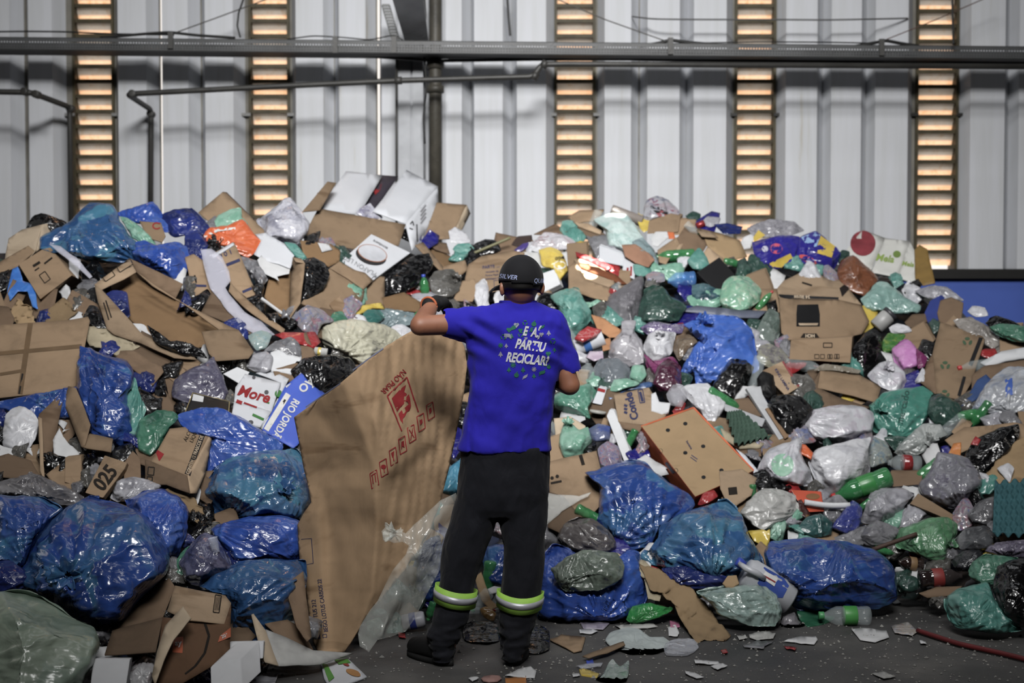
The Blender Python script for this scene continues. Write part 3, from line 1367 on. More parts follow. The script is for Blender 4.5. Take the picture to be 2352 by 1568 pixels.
# perforated cable tray: two lipped sides with real holes and a bottom
TY = 11.3
TRAY = flat('#4a4c4e', 0.5, 0.5, bump=0.1, var=0.35, vscale=3)
tl, tr_ = W(-330, 96, TY), W(2700, 124, TY)
nL = 470
hgt = 27 / F * TY
V, Fc = [], []
rows = [0, 0.14, 0.24, 0.36, 0.46, 0.58, 0.68, 0.80, 1.0]
nx = nL * 2 + 1
for j, t in enumerate(rows):
    s = np.linspace(0, 1, nx)[:, None]
    L = tl + (tr_ - tl) * s
    L = L + np.array([0, 0, hgt * (t - 0.5)])
    V.append(L)
V = np.concatenate(V)
for j in range(len(rows) - 1):
    for i in range(nx - 1):
        if j in (1, 3, 5) and i % 2 == 1:
            continue
        Fc.append((j * nx + i, j * nx + i + 1, (j + 1) * nx + i + 1, (j + 1) * nx + i))
tray = obj('cable_tray', V, Fc, TRAY, None, False)
solid(tray, 0.003)
tag(tray, 'long grey perforated cable tray crossing in front of the ribbed wall', 'cable tray')
mb = MB()
dd = tr_ - tl
for (oy, oz, ww, hh) in ((0.13, -hgt * 0.5, 0.26, 0.008), (0.26, 0.0, 0.006, hgt * 0.9), (0.012, hgt * 0.5, 0.025, 0.006), (0.012, -hgt * 0.5, 0.025, 0.006)):
    A = tl + [0, oy, oz]
    B = tr_ + [0, oy, oz]
    q = np.array([[0, -ww / 2, -hh / 2], [0, ww / 2, -hh / 2], [0, ww / 2, hh / 2], [0, -ww / 2, hh / 2]])
    mb.add(np.vstack([A + q, B + q]), [(0, 1, 2, 3), (7, 6, 5, 4), (0, 4, 5, 1), (1, 5, 6, 2), (2, 6, 7, 3), (3, 7, 4, 0)])
mb.build('tray_bottom', flat('#2e2f2f', 0.6, 0.4), tray)
for px_, py_ in ((392, 82), (770, 92), (905, 92), (1540, 95), (2025, 98)):
    p = W(px_, py_ + 12, TY - 0.01)
    obj('hanger', *boxmesh(p - [0.02, 0.012, 0.06], p + [0.02, 0.012, 0.07]), PIPE, tray, False)

WIRE = flat('#1c1c1c', 0.5)


def wire(label, P, Y, rpx=1.6, mat=WIRE, cat='cable', name='cable'):
    pp = wline(P, Y)
    k = len(pp)
    t = np.linspace(0, k - 1, 40)
    Q = np.stack([np.interp(t, np.arange(k), pp[:, i]) for i in range(3)], -1)
    Q2 = Q.copy()
    for _ in range(3):
        Q2[1:-1] = (Q2[:-2] + 2 * Q2[1:-1] + Q2[2:]) / 4
    V, Fc = tubemesh(Q2, rpx / F * float(np.mean(Y)), 6)
    o = obj(name, V, Fc, mat)
    tag(o, label, cat)
    return o


wire('black cable lying along the top of the tray at the far left', [(-100, 74), (60, 72), (150, 73), (260, 78), (400, 80)], TY + 0.1, 2)
wire('loose bundle of black cables humped over the left part of the tray', [(230, 87), (330, 78), (390, 74), (450, 81), (540, 87)], TY + 0.1, 3.4)
wire('cable looping up from the tray near the brace of the column', [(660, 90), (720, 82), (790, 86), (850, 92), (905, 80), (925, 92)], TY + 0.1, 1.6)
wire('thick black cable bundle humped over the tray between the third and fourth windows', [(1470, 106), (1510, 100), (1540, 92), (1585, 98), (1650, 104)], TY + 0.08, 4.2)
wire('black cable bundle humped over the tray left of the rightmost window', [(1960, 107), (2000, 100), (2035, 93), (2070, 100), (2110, 106)], TY + 0.08, 4)
wire('thin black cable stretched just above the tray on the right', [(1600, 99), (1750, 96), (1900, 97), (2000, 99)], TY + 0.1, 1.6)
wire('thin wire slanting up from the tray toward the second window', [(395, 78), (500, 40), (640, -12)], 11.5, 1.4, flat('#57534d', 0.5))
wire('thin wire slanting down to the tray from the third window', [(1270, -6), (1390, 45), (1525, 93)], 11.4, 1.4, flat('#57534d', 0.5))
wire('thin wire slanting up to the right of the rightmost window', [(2030, 93), (2150, 45), (2300, -20)], 11.4, 1.3, flat('#6a4a3e', 0.5))
wire('grey wire strung level high between the third and the rightmost window', [(1452, 38), (1500, 44), (1620, 45), (1780, 45), (1900, 46), (2000, 44), (2085, 42)], [11.84, 11.6, 11.6, 11.6, 11.6, 11.6, 11.84], 2.0, flat('#5e5e5e', 0.5))
wire('black cable hanging in a loop left of the second window', [(562, -10), (548, 30), (545, 60), (552, 86)], 11.3, 2.2)
wire('black cable hanging beside the rain pipe', [(974, -20), (978, 40), (972, 95), (980, 200), (972, 270), (976, 330)], 11.5, 2.4)
wire('black cable hanging in front of the rightmost window', [(2187, -20), (2188, 40), (2190, 103)], 11.2, 2.4)
wire('frayed dark strip hanging from above right of the rain pipe', [(1165, -10), (1168, 40), (1172, 82)], 11.7, 3.2, flat('#4a4a4a', 0.7))

# body of the heap under everything that can be seen: packed dark refuse
nxh, nyh = 170, 110
pxs = np.linspace(-260, 2620, nxh)
tt = np.linspace(0, 1, nyh)
V = []
for p in pxs:
    yf = foot(p) + 0.45
    x_over_y = (p - 1176) / F
    zc = np.interp(p, CREST[:, 0], CREST[:, 1]) - 0.20
    Yt = yf + zc / SLOPE
    Ys = np.concatenate([yf + (Yt - yf) * np.linspace(0, 1, nyh - 18), np.linspace(Yt + 0.05, 11.4, 18)])
    zs = np.minimum((Ys - yf) * SLOPE, zc)
    V.append(np.stack([x_over_y * Ys, Ys, np.maximum(zs, 0.0)], -1))
V = np.array(V).reshape(-1, 3)
bump = 0.10 * pnoise(V * 2.2) + 0.06 * ridged(V * 4.0) + 0.03 * pnoise(V * 13)
V[:, 2] = np.where(V[:, 2] > 0.02, np.maximum(V[:, 2] + bump, 0.0), V[:, 2] - 0.02)
Fc = [(i * nyh + j, (i + 1) * nyh + j, (i + 1) * nyh + j + 1, i * nyh + j + 1) for i in range(nxh - 1) for j in range(nyh - 1)]


def mat_heap():
    m, n, l, b = _new('packed_refuse')
    tc = n.new('ShaderNodeTexCoord')
    v = tc.outputs['Object']
    vo = n.new('ShaderNodeTexVoronoi')
    vo.inputs['Scale'].default_value = 11.0
    vo.inputs['Randomness'].default_value = 1.0
    ds = _noise(n, l, v, 6.0, 3)
    l.new(v, vo.inputs['Vector'])
    sx = n.new('ShaderNodeSeparateColor')
    l.new(vo.outputs['Color'], sx.inputs[0])
    col = _ramp(n, l, sx.outputs[0], [(0.0, srgb('#15151a')), (0.25, srgb('#1d1c1f')), (0.4, srgb('#3a2c20')), (0.52, srgb('#20222b')), (0.66, srgb('#4a4a4d')), (0.78, srgb('#1c2a4a')), (0.9, srgb('#2b3a34')), (1.0, srgb('#5a4a3a'))])
    l.new(col, b.inputs['Base Color'])
    b.inputs['Roughness'].default_value = 0.5
    h = _noise(n, l, v, 9.0, 4, 0.6, 0.8, 'RIDGED_MULTIFRACTAL')
    nb = _bump(n, l, h, 0.8, 0.03)
    nb = _bump(n, l, vo.outputs['Distance'], 0.5, 0.03, nb)
    l.new(nb, b.inputs['Normal'])
    return m


heap = obj('refuse_heap', V, Fc, mat_heap())
tag(heap, 'packed dark mixed refuse filling the heap beneath the bags and boxes', 'refuse', None, 'stuff')

# ================================================================== things on the heap, back to front
BLUE = film('#1f4797', '#3a7fa6', '#14265c', 0.24, bump=0.6, scale=5.0)
BLUE2 = film('#2450b0', '#3566b8', '#182c74', 0.24, bump=0.6, scale=5.0)
BLUET = film('#27598f', '#4b9aac', '#1a3468', 0.22, bump=0.6, scale=5.0)
NAVY = film('#1b2a6a', '#22389a', '#111a44', 0.25, bump=0.6, scale=5.0)
TARP = film('#2f63c4', '#3a72d2', '#2452ac', 0.38, bump=0.5, scale=4.0)
SKY = film('#2a7fe0', '#4596ea', '#1f66c4', 0.4, bump=0.4)
BLACK = film('#0c0c0e', '#121216', '#070708', 0.22, bump=0.8)
GREEN = film('#38775e', '#63a086', '#245646', 0.34, bump=0.5)
TEAL = film('#4a8f84', '#86b5aa', '#2f6a62', 0.34, bump=0.5)
MINT = film('#73ad94', '#a8cfbd', '#52917a', 0.36, bump=0.5)
DKGREEN = film('#2b4a42', '#3d6457', '#182e2a', 0.28, bump=0.6)
PALEGREEN = film('#8ea392', '#a9b49b', '#6d8574', 0.34, bump=0.45, scale=4.0)
GREYGREEN = film('#5d6a5f', '#7c8a7c', '#434e47', 0.3, bump=0.6)
WHITE = film('#c9cad0', '#e4e5ea', '#a3a4ae', 0.42, bump=0.5)
WHITEP = film('#c5c6cd', '#b9a9bb', '#9ea3b0', 0.40, bump=0.5, scale=9)
CREAM = film('#bdbaa2', '#d2d0bc', '#9d9a84', 0.36, bump=0.6)
GREY = film('#77777c', '#94949a', '#55555c', 0.30, bump=0.6, scale=9)
GREYP = film('#74707c', '#8e8a98', '#4d4a5a', 0.28, bump=0.6, scale=9)
GREYW = film('#9a9aa2', '#b8b8c0', '#75757f', 0.28, bump=0.6, scale=9)
SMOKE = film('#55534f', '#777570', '#343331', 0.22, bump=0.7, scale=9)
MIXED = film('#8d8a92', '#b45a52', '#4a62a0', 0.26, bump=0.6, scale=14)
MIXEDT = film('#8fa6a4', '#b8ada0', '#4f7f92', 0.26, bump=0.6, scale=14)
YELLOW = film('#d6b81a', '#e2c83a', '#b6960e', 0.32, bump=0.5)
ORANGE = film('#dd5f16', '#ec7a2a', '#b84a10', 0.26, bump=0.6)
RED = film('#a31a20', '#c23a3a', '#74121a', 0.26, bump=0.6)
MAGENTA = film('#7a2760', '#a8447e', '#4c1a3e', 0.26, bump=0.6)
MAROON = film('#4a1a34', '#7a4460', '#2c1222', 0.22, bump=0.7, scale=16)
PINK = film('#c97ac2', '#dba0d4', '#a85aa4', 0.42, bump=0.35)
NAVYPK = film('#1d1b7c', '#2a2a9a', '#151560', 0.26, bump=0.6)
CB = card('#967b5c')
CBD = card('#796149')
CBL = card('#ab9070')
CBP = card('#c0ab8e', 0.15)
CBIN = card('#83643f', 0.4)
KRAFT = card('#9c8058', 0.3)
WCARD = flat('#ced1d8', 0.55, 0.4, bump=0.1, var=0.04, vscale=5)
FOAM = flat('#d6d8dc', 0.75, 0.3, bump=0.12, var=0.04)
PAPER = flat('#cfd0d2', 0.8, 0.2, var=0.08)
DIRTYW = flat('#b3b3b0', 0.8, 0.2, bump=0.2, var=0.18)
BEIGE = flat('#a89b7d', 0.75, 0.3, bump=0.25, var=0.2)
BLK = flat('#151517', 0.4, 0.5)
INKB = flat('#2b2622', 0.8, 0.1)
INKR = flat('#9c1f24', 0.8, 0.1)
INKN = flat('#3a3e63', 0.8, 0.1)
INKG = flat('#3f7d3a', 0.8, 0.1)
INKW = flat('#dcdcda', 0.7, 0.2)
PET = clear('#cfdadc', 0.30, 0.08)
PETG = film('#2c8a4a', '#49a860', '#1e6a38', 0.12, 0.8, bump=0.15)
VEIL = clear('#c9c9d6', 0.72, 0.35, 0.4)
CLEARF = clear('#d5dad6', 0.34, 0.12, 0.7)
REDCAP = flat('#c01f1f', 0.4)
BLUECAP = flat('#2a4cc4', 0.4)
GREENCAP = flat('#3fa05a', 0.4)
TAPE = flat('#6f5638', 0.35, 0.5)

B, Pn, X = bag, panels, prism

# ---------------------------------------------- left crest
B('trash_bag', 'black plastic bag on the pale carton at the far left of the crest', 'bag', '60,523 75,497 95,489 122,496 152,510 156,530 128,534 100,522', BLACK)
Pn('carton', 'pale cardboard carton under a black bag at the far left of the crest', 'box',
   [('panel', '10,600,0 20,547,0 50,527,0 98,515,-.05 82,575,-.05 55,606,0', None), ('panel', '98,515,-.05 125,511,.08 122,548,.08 84,577,-.05', None)], CBP, ref='the pale carton at the far left')
B('trash_bag', 'blue bag with a folded crest, second blue peak from the left on the skyline', 'bag', '268,488 330,468 352,463 372,488 398,528 380,534 340,516 290,510', BLUE2, ref='the second blue peak')
B('trash_bag', 'dark blue slack bag on the skyline just left of the tilted brown carton', 'bag', '370,492 400,480 440,478 470,504 484,526 470,540 430,540 400,545 382,530', NAVY, ref='the dark blue skyline bag')
Pn('carton', 'brown carton standing on its corner behind the orange packet', 'box',
   [('panel', '456,487,0 512,440,0 606,528,0 612,548,0 560,535,0 500,525,0', None), ('panel', '512,440,0 521,441,.14 618,540,.14 607,529,0', CBD)], CB, ref='the carton standing on its corner')
B('trash_bag', 'mint green bag poking out under the second blue peak', 'bag', '274,496 292,500 322,520 352,550 358,563 330,562 303,546 288,520', MINT)
t, ps = Pn('carton', 'small brown carton with a red ring printed on it among the blue bags', 'box',
           [('panel', '320,508 370,511 381,541 372,556 345,547 330,527', None)], CB)
ink(t, ps, [line2(360 + 9 * math.cos(a), 519 + 7 * math.sin(a), 360 + 9 * math.cos(a + .5), 519 + 7 * math.sin(a + .5), 3) for a in np.arange(0.6, 5.6, .5)], INKR)
B('trash_bag', 'large blue see-through bag with teal contents rising to the tallest left peak', 'bag',
  '205,463 260,474 276,508 300,545 322,562 338,590 300,605 230,602 190,594 150,585 110,584 84,572 90,545 130,525 155,515 182,490', BLUET, T=.22, ref='the tallest blue peak')
Pn('plastic_sheet', 'strip of clear film sliding down beside the printed brown carton', 'plastic sheet', [('', '112,560 140,565 175,590 200,620 212,635 205,640 180,615 150,590', None)], VEIL, thick=.002, crumple=.02)
B('trash_bag', 'rumpled royal blue bag directly above the big open brown box', 'bag', '298,562 330,550 360,562 400,555 430,565 439,600 425,630 395,642 370,626 340,616 310,598', BLUE2, T=.13, ref='the rumpled royal blue bag')
B('plastic_bag', 'mint green thin bag on the corner-standing brown carton', 'bag', '488,516 500,495 530,480 553,477 557,500 570,516 530,526 495,530', MINT)
B('snack_packet', 'shiny orange packet with a white stripe left of the torn white sheet', 'packet', '464,546 480,525 520,518 556,504 575,525 602,558 590,576 570,592 540,578 500,562 475,557', ORANGE, T=.06, ref='the orange packet')
t = ALL[-1][0]
ink(t, [t], ['468,541 500,526 540,522 541,527 502,531 470,546'], INKW)
B('plastic_bag', 'clear bag of white packs with a navy corner, standing against the second louvred window', 'bag', '590,506 620,485 650,457 666,453 686,475 712,515 702,540 682,566 650,566 610,540', film('#b9bac6', '#dcdce4', '#3a3c66', .2, bump=.6, scale=9), T=.16, ref='the clear bag with a navy corner')
Pn('paper_sheet', 'torn white sheet of card hanging beside the orange packet', 'paper', [('', '583,584 600,552 586,538 610,534 656,560 678,575 673,600 667,616 640,606 610,599', None)], WCARD, thick=.003, crumple=.012)
Pn('cardboard_piece', 'brown cardboard strip leaning behind the big white carton on its left', 'cardboard', [('', '694,486 752,417 773,420 735,482', None)], CB)
t, ps = Pn('carton', 'upturned brown carton behind the right side of the big white carton', 'box',
           [('panel', '1003,465,0 1072,470,0 1035,547,0 972,551,0', None), ('panel', '1072,470,0 1081,490,.1 1062,527,.1 1035,547,0', CBP)], CB, ref='the upturned brown carton')
Pn('plastic_sheet', 'scrap of white film below the upturned brown carton at the skyline', 'plastic sheet', [('', '1030,530 1045,520 1070,535 1082,556 1060,560 1035,556', None)], WHITE, thick=.002, crumple=.02)
# big white carton
t, ps = Pn('carton', 'big white carton lying open on the skyline in front of the column', 'box',
           [('flap', '733,479,.10 795,393,.24 879,402,.22 838,470,.08 815,492,.06', None, 'left white flap of the open carton'),
            ('flap', '856,485,-.05 934,390,.18 1006,428,.12 932,513,-.12', None, 'right white flap of the open carton'),
            ('panel', '932,513,-.12 1006,428,.12 1008,490,.16 946,575,-.06', None),
            ('front_panel', '731,478,.02 932,515,-.12 916,564,-.10 810,571,-.02 696,546,.05 719,500,.04', CB, 'bare brown inner face turned outward'),
            ('panel', '838,470,.2 879,402,.3 915,405,.3 860,484,.2', flat('#3a3340', .6), 'dark printed lining seen through the slot')],
           WCARD, ref='the big white carton', q=70, crumple=.004)
ink(t, [ps[4]], ['856,436 866,420 876,424 872,438 862,448'], INKR)
ink(t, [ps[2]], [line2(942, 515, 947, 508, 2.5), line2(947, 508, 950, 518, 2.5), line2(940, 524, 948, 527, 2.5), line2(957, 515, 958, 555, 3)], BLK)
ink(t, [ps[2]], [line2(966, 478 + 9 * k, 978, 462 + 9 * k, 4) for k in range(5)], flat('#8a8a90', .7))
B('snack_packet', 'crinkled white and violet packet stuffed in the slot of the big white carton', 'packet', '818,490 830,476 850,466 862,480 880,500 860,503 835,500', film('#b8b8c6', '#dcdce6', '#3a2c78', .2, bump=.7, scale=18), T=.03)
# below the white carton
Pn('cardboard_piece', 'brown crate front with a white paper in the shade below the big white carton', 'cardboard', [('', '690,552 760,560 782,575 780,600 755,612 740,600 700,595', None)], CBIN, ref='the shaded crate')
Pn('paper_scrap', 'white label stuck in the shaded crate below the white carton', 'paper', [('', '730,557 755,560 765,572 740,579', None)], PAPER, thick=.002, lay=True)
B('trash_bag', 'teal plastic corner hanging beside the white torn sheet', 'bag', '652,556 680,560 706,592 698,598 678,590', TEAL)
B('trash_bag', 'black shiny bag between two brown boxes left of the lamp box', 'bag', '696,598 720,591 747,605 758,630 742,665 700,692 690,680 698,640', BLACK, ref='the black bag left of the lamp box')
t, ps = Pn('carton', 'narrow open brown box standing upright left of a black shiny bag', 'box',
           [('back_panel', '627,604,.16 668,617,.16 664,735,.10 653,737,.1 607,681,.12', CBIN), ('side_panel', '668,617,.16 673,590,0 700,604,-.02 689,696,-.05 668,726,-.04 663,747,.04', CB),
            ('flap', '673,590,0 692,593,.05 700,604,-.02 680,600,0', CBL)], CB, ref='the narrow upright box')
t, ps = Pn('carton', 'long brown box end with blue tape marks leaning under the torn white sheet', 'box',
           [('panel', '490,580,0 538,556,0 602,702,0 580,694,0 530,655,0 512,605,0', None), ('flap', '485,585,.0 535,556,0 538,562,-.01 490,592,-.01', WCARD)], CB)
ink(t, ps, [line2(520, 609, 551, 597, 7), line2(557, 671, 578, 662, 6)], INKN)
text(t, ps, '0 0 1', 518, 584, 16, 22, INKN, 0.02)
t, ps = Pn('carton', 'brown box side with the figure 1 beside the white foam veil', 'box', [('panel', '425,590 445,582 470,600 488,672 470,702 452,690 436,640', None)], CB)
text(t, ps, '1', 449, 642, 24, 12, INKB, 0.03)
ink(t, ps, [line2(447, 656, 474, 657, 5)], INKN)
Pn('cardboard_piece', 'brown cardboard tongue below the box with blue tape marks', 'cardboard', [('', '462,716 492,660 525,690 560,735 600,770 590,775 520,740', None)], CBD, ref='the brown tongue')
Pn('cardboard_piece', 'long brown cardboard edge slanting down to the red wrappers', 'cardboard', [('', '530,650 560,680 610,725 655,755 650,765 600,735 555,700 525,668', None)], CB)
bottle('paper_tube', 'white rolled paper tube sticking out beside the narrow upright box', 'tube', (600, 685), (648, 720), 4, PAPER, kind='tube')
Pn('foam_sheet', 'long white translucent foam veil trailing down the left heap', 'foam sheet',
   [('', '459,574 486,569 510,590 526,622 531,642 520,655 537,681 565,712 600,740 632,768 600,772 561,752 525,712 508,686 484,660 467,605', None)], VEIL, thick=.004, crumple=.05, freq=4, ref='the white foam veil')
# lamp box and its cardboard
t, ps = Pn('cardboard_piece', 'broad flat brown cardboard lying under the white lamp box', 'cardboard', [('', '691,696 758,615 780,602 857,643 838,662 756,720', None)], CB, ref='the flat cardboard under the lamp box')
B('trash_bag', 'large black bag hollow beneath the white lamp box', 'bag', '850,670 880,625 940,590 985,580 995,615 965,650 925,678 885,692', BLACK, ref='the black bag beneath the lamp box')
lamp_box = X('lamp_carton', 'white lamp carton with an oval ceiling light printed on it', 'box', '783,599,0 853,537,.06 943,580,.04 857,643,-.06', (-22, 44, .09), WCARD, dY=-.08, ref='the white lamp box', q=90)
t = lamp_box
ink(t, [t], [ell2(852, 588, 36, 20, -16)], flat('#26262a', .5), lift=.002)
ink(t, [t], [ell2(855, 582, 35, 19, -16)], flat('#a8673f', .5), lift=.003)
ink(t, [t], [ell2(855, 582, 33, 17.5, -16)], flat('#c3c6ce', .5), lift=.004, name='printed_lamp')
text(t, [t], 'PLAFON LED', 826, 610, 15, 150, flat('#8a8c90', .6), 0.0)
text(t, [t], 'BRONZEARTE', 874, 561, 6, 150, INKB, 0.01)
ink(t, [t], [ell2(858, 639, 9, 3.2, 40), line2(888, 622, 891, 632, 5), line2(906, 608, 909, 616, 7), line2(872, 636, 874, 646, 4), line2(921, 598, 924, 606, 6)], flat('#75777c', .6))
Pn('cardboard_piece', 'torn brown flap of cardboard over the lower end of the lamp carton', 'cardboard', [('', '758,616 780,600 812,618 838,625 857,643 835,664 800,640', None)], CB, dY=-.02, thick=.004)
Pn('cardboard_piece', 'brown cardboard corner below the right end of the lamp carton', 'cardboard', [('', '795,694 835,664 838,668 833,690 815,708 792,712', None)], CBD)
# left carton with prints
Pn('cardboard_piece', 'brown cardboard strip with a printed corner running off the left edge', 'cardboard', [('', '-20,612 65,564 80,576 40,612 0,628 -20,630', None)], CB)
t = X('carton', 'sealed brown carton with faint print under the tallest blue peak', 'box', '42,607,0 112,563,.05 165,632,-.06 92,687,-.10', (26, 10, .26), CB, ref='the printed brown carton')
ink(t, [t], [line2(102, 606, 120, 592, 4), line2(76, 612, 92, 602, 6), line2(80, 622, 90, 615, 3)] + frame2(103, 637, 16, 22, 35, 2), INKB)
Pn('plastic_sheet', 'strip of bright sky blue plastic caught on the printed brown carton', 'plastic sheet', [('', '19,650 28,618 41,612 52,645 80,655 89,708 76,702 64,668 42,668 25,688 17,670', None)], SKY, thick=.002, crumple=.03, ref='the sky blue strip')
Pn('paper_bag', 'crumpled brown paper below the sky blue strip at the left edge', 'paper', [('', '30,705 45,680 72,705 84,745 40,748 22,735', None)], KRAFT, thick=.003, crumple=.09, freq=11, step=4)
Pn('paper_bag', 'crumpled brown paper in the dark hollow left of the big open box', 'paper', [('', '104,738 114,705 140,688 165,700 178,718 150,738 112,746', None)], KRAFT, thick=.003, crumple=.09, freq=11, step=4)
Pn('cardboard_piece', 'rolled brown cardboard at the left edge above the flattened carton', 'cardboard', [('', '-20,700 22,703 37,728 22,760 -20,790', None)], CBD, crumple=.03)
# big open trough box
t, ps = Pn('carton', 'long brown open box lying on its back across the left heap', 'box',
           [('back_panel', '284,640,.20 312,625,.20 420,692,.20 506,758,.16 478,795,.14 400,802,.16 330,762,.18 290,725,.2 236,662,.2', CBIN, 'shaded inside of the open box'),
            ('flap', '217,653,-.02 297,593,.06 313,624,.05 284,641,.04 234,664,-.02', CBL, 'upper end flap with printed frames'),
            ('side_panel', '298,593,.08 420,651,.10 403,685,.16 350,656,.16 314,624,.10', CBD),
            ('side_panel', '314,624,-.02 350,655,0 405,688,0 440,706,0 530,750,0 548,757,0 540,770,0 506,758,-.02 420,696,-.02', CB, 'right wall of the open box'),
            ('side_panel', '217,653,-.05 234,664,-.05 330,770,-.05 440,814,-.05 452,826,-.03 400,822,-.03 320,787,-.02 262,767,-.02 246,755,-.02 225,692,-.03', CBL, 'left wall of the open box with print'),
            ('flap', '463,762,-.06 510,756,-.06 548,757,-.05 583,807,-.03 571,822,-.05 497,828,-.08 480,811,-.08', CB, 'folded end flap lit from above')],
           CB, ref='the long open box', q=70, crumple=.008)
ink(t, [ps[1]], frame2(287, 610, 36, 14, 33, 1.8) + frame2(250, 635, 26, 12, 33, 1.8), INKB)
ink(t, [ps[4]], [line2(238, 695, 250, 735, 3), line2(243, 690, 256, 730, 3)], INKB)
B('trash_bag', 'black film lying inside the lower end of the long open box', 'bag', '338,746 355,768 380,785 410,782 460,800 478,822 440,818 390,806 355,785', BLACK, T=.04, dY=-.02)
B('trash_bag', 'black bag in the gap left of the long open box', 'bag', '190,730 205,700 225,705 245,750 262,770 235,765 210,750', BLACK)
Pn('paper_bag', 'crumpled beige sack lying under the left wall of the long open box', 'sack', [('', '192,768 205,748 250,752 300,776 322,795 300,806 270,812 220,792', None)], BEIGE, thick=.003, crumple=.07, freq=10, step=5, ref='the beige sack')
Pn('cardboard_piece', 'brown carton flap pointing down right beside the beige sack', 'cardboard', [('panel', '245,807,.06 309,804,.02 372,842,-.02 376,853,-.02 350,885,-.02 293,836,0', None)], CBD, ref='the pointing flap')
# flattened carton and blues beneath
B('trash_bag', 'dark blue bag under the flattened taped carton at the left edge', 'bag', '-30,930 20,915 120,898 176,889 192,950 100,965 40,950', BLUE)
B('plastic_bag', 'teal slack bag hanging behind the tall blue bag on the left', 'bag', '296,862 312,870 320,905 336,940 330,962 316,988 296,1022 280,960 288,910', TEAL)
B('plastic_bag', 'rounded green bag below the beige sack, right of the tall blue bag', 'bag', '324,962 360,942 400,944 410,960 388,985 372,1020 345,1048 318,1034 310,995', GREEN, ref='the rounded green bag')
B('trash_bag', 'tall two-lobed blue bag below the flattened taped carton', 'bag', '184,795 245,814 293,828 307,853 303,888 294,906 301,945 304,993 293,1022 255,1034 212,1012 188,950 176,889', BLUE, T=.2, at=(236, 920), ref='the tall blue bag')
t, ps = Pn('flattened_carton', 'flattened brown carton crossed with packing tape at the left edge', 'cardboard',
           [('', '-30,748 60,742 150,735 202,727 206,736 188,830 174,886 120,901 -30,915', None)], CB, dY=-.04, q=80, crumple=.012, ref='the flattened taped carton')
ink(t, ps, [line2(70, 742, 46, 905, 12), line2(0, 812, 188, 795, 9), line2(0, 860, 60, 850, 7)], TAPE, 'packing_tape')
ink(t, ps, [line2(55, 842, 44, 905, 4)], BLK, 'slot')
# purple grey, black box, alcohol carton
B('plastic_bag', 'grey violet see-through bag left of the white pastry box', 'bag', '394,912 400,872 430,850 472,832 490,820 512,860 526,900 510,926 460,938 420,924', film('#55526a', '#7a7888', '#35334a', .25, bump=.6, scale=9), ref='the grey violet bag')
t, ps = Pn('gift_box', 'flat black box with a gold rim and a white sticker', 'box', [('panel', '443,901,.02 528,921,.02 526,950,-.02 424,950,-.02', None)], BLK)
ink(t, ps, [line2(443, 902, 527, 922, 2.5), line2(443, 902, 426, 945, 2.5), line2(527, 922, 525, 948, 2.5)], flat('#8a7a50', .4))
ink(t, ps, ['444,905 468,911 466,924 441,920'], PAPER, 'sticker')
B('plastic_bag', 'translucent grey bag stuffed behind the white pastry box', 'bag', '570,845 580,815 612,806 628,820 622,850 600,858', GREYW)
X('foam_piece', 'white styrofoam piece tucked left behind the pastry box', 'styrofoam', '512,858 545,842 574,854 553,883', (-3, 8, .05), FOAM)
# white pastry box 'More'
t, ps = Pn('pastry_box', 'white flattened pastry box with red script lettering', 'box',
           [('lid', '563,858,.02 645,879,.02 624,944,-.04 538,920,-.04 541,889,0', None), ('panel', '538,920,-.04 624,944,-.04 598,982,-.02 531,958,-.02', None),
            ('flap', '588,856,.06 622,850,.08 664,870,.06 650,895,.03 630,942,.0 645,879,.04', None)], WCARD, ref='the pastry box')
text(t, ps, 'More', 582, 906, 34, -15, INKR, 0.03, 0.25)
ink(t, ps, [line2(543, 921, 556, 926, 8), line2(560, 925, 590, 936, 4)], INKR)
ink(t, ps, [line2(580, 952, 606, 964, 6), line2(612, 924, 630, 930, 4), ell2(640, 905, 9, 9)], INKG)
ink(t, ps, [ell2(612, 901, 5, 5), ell2(583, 867, 4, 4), ell2(576, 970, 6, 5)], flat('#4c4c50', .7))
Pn('foam_piece', 'crumpled white foam wrap above the pastry box', 'styrofoam', [('', '622,808 640,803 660,815 692,822 688,838 668,860 640,852 624,850', None)], FOAM, thick=.02, crumple=.03, ref='the crumpled foam wrap')
t, ps = Pn('carton', 'blue carton side with white block lettering', 'box',
           [('panel', '692,856,.06 760,915,.06 715,980,.0 683,1022,-.03 673,1030,-.03 603,985,-.02 655,886,.05', flat('#3d62d8', .5, .4, var=.05)),
            ('side_panel', '655,886,.05 692,856,.06 690,860,.10 640,905,.12 596,982,.05 603,985,-.02', WCARD)], CB, dY=-.05, ref='the blue carton')
text(t, [ps[0]], 'RIO JORDÃO', 652, 968, 24, -120, INKW, 0.025, sx=.82)
text(t, [ps[0]], 'ÃO', 703, 884, 26, -140, INKW, 0.03)
ink(t, [ps[0]], [line2(611, 988, 662, 905, 13)], INKW, 'paper_label')
ink(t, [ps[0]], [line2(618, 980, 640, 945, 3)], INKG)
ink(t, [ps[0]], [line2(640, 942, 655, 918, 5)], INKB)
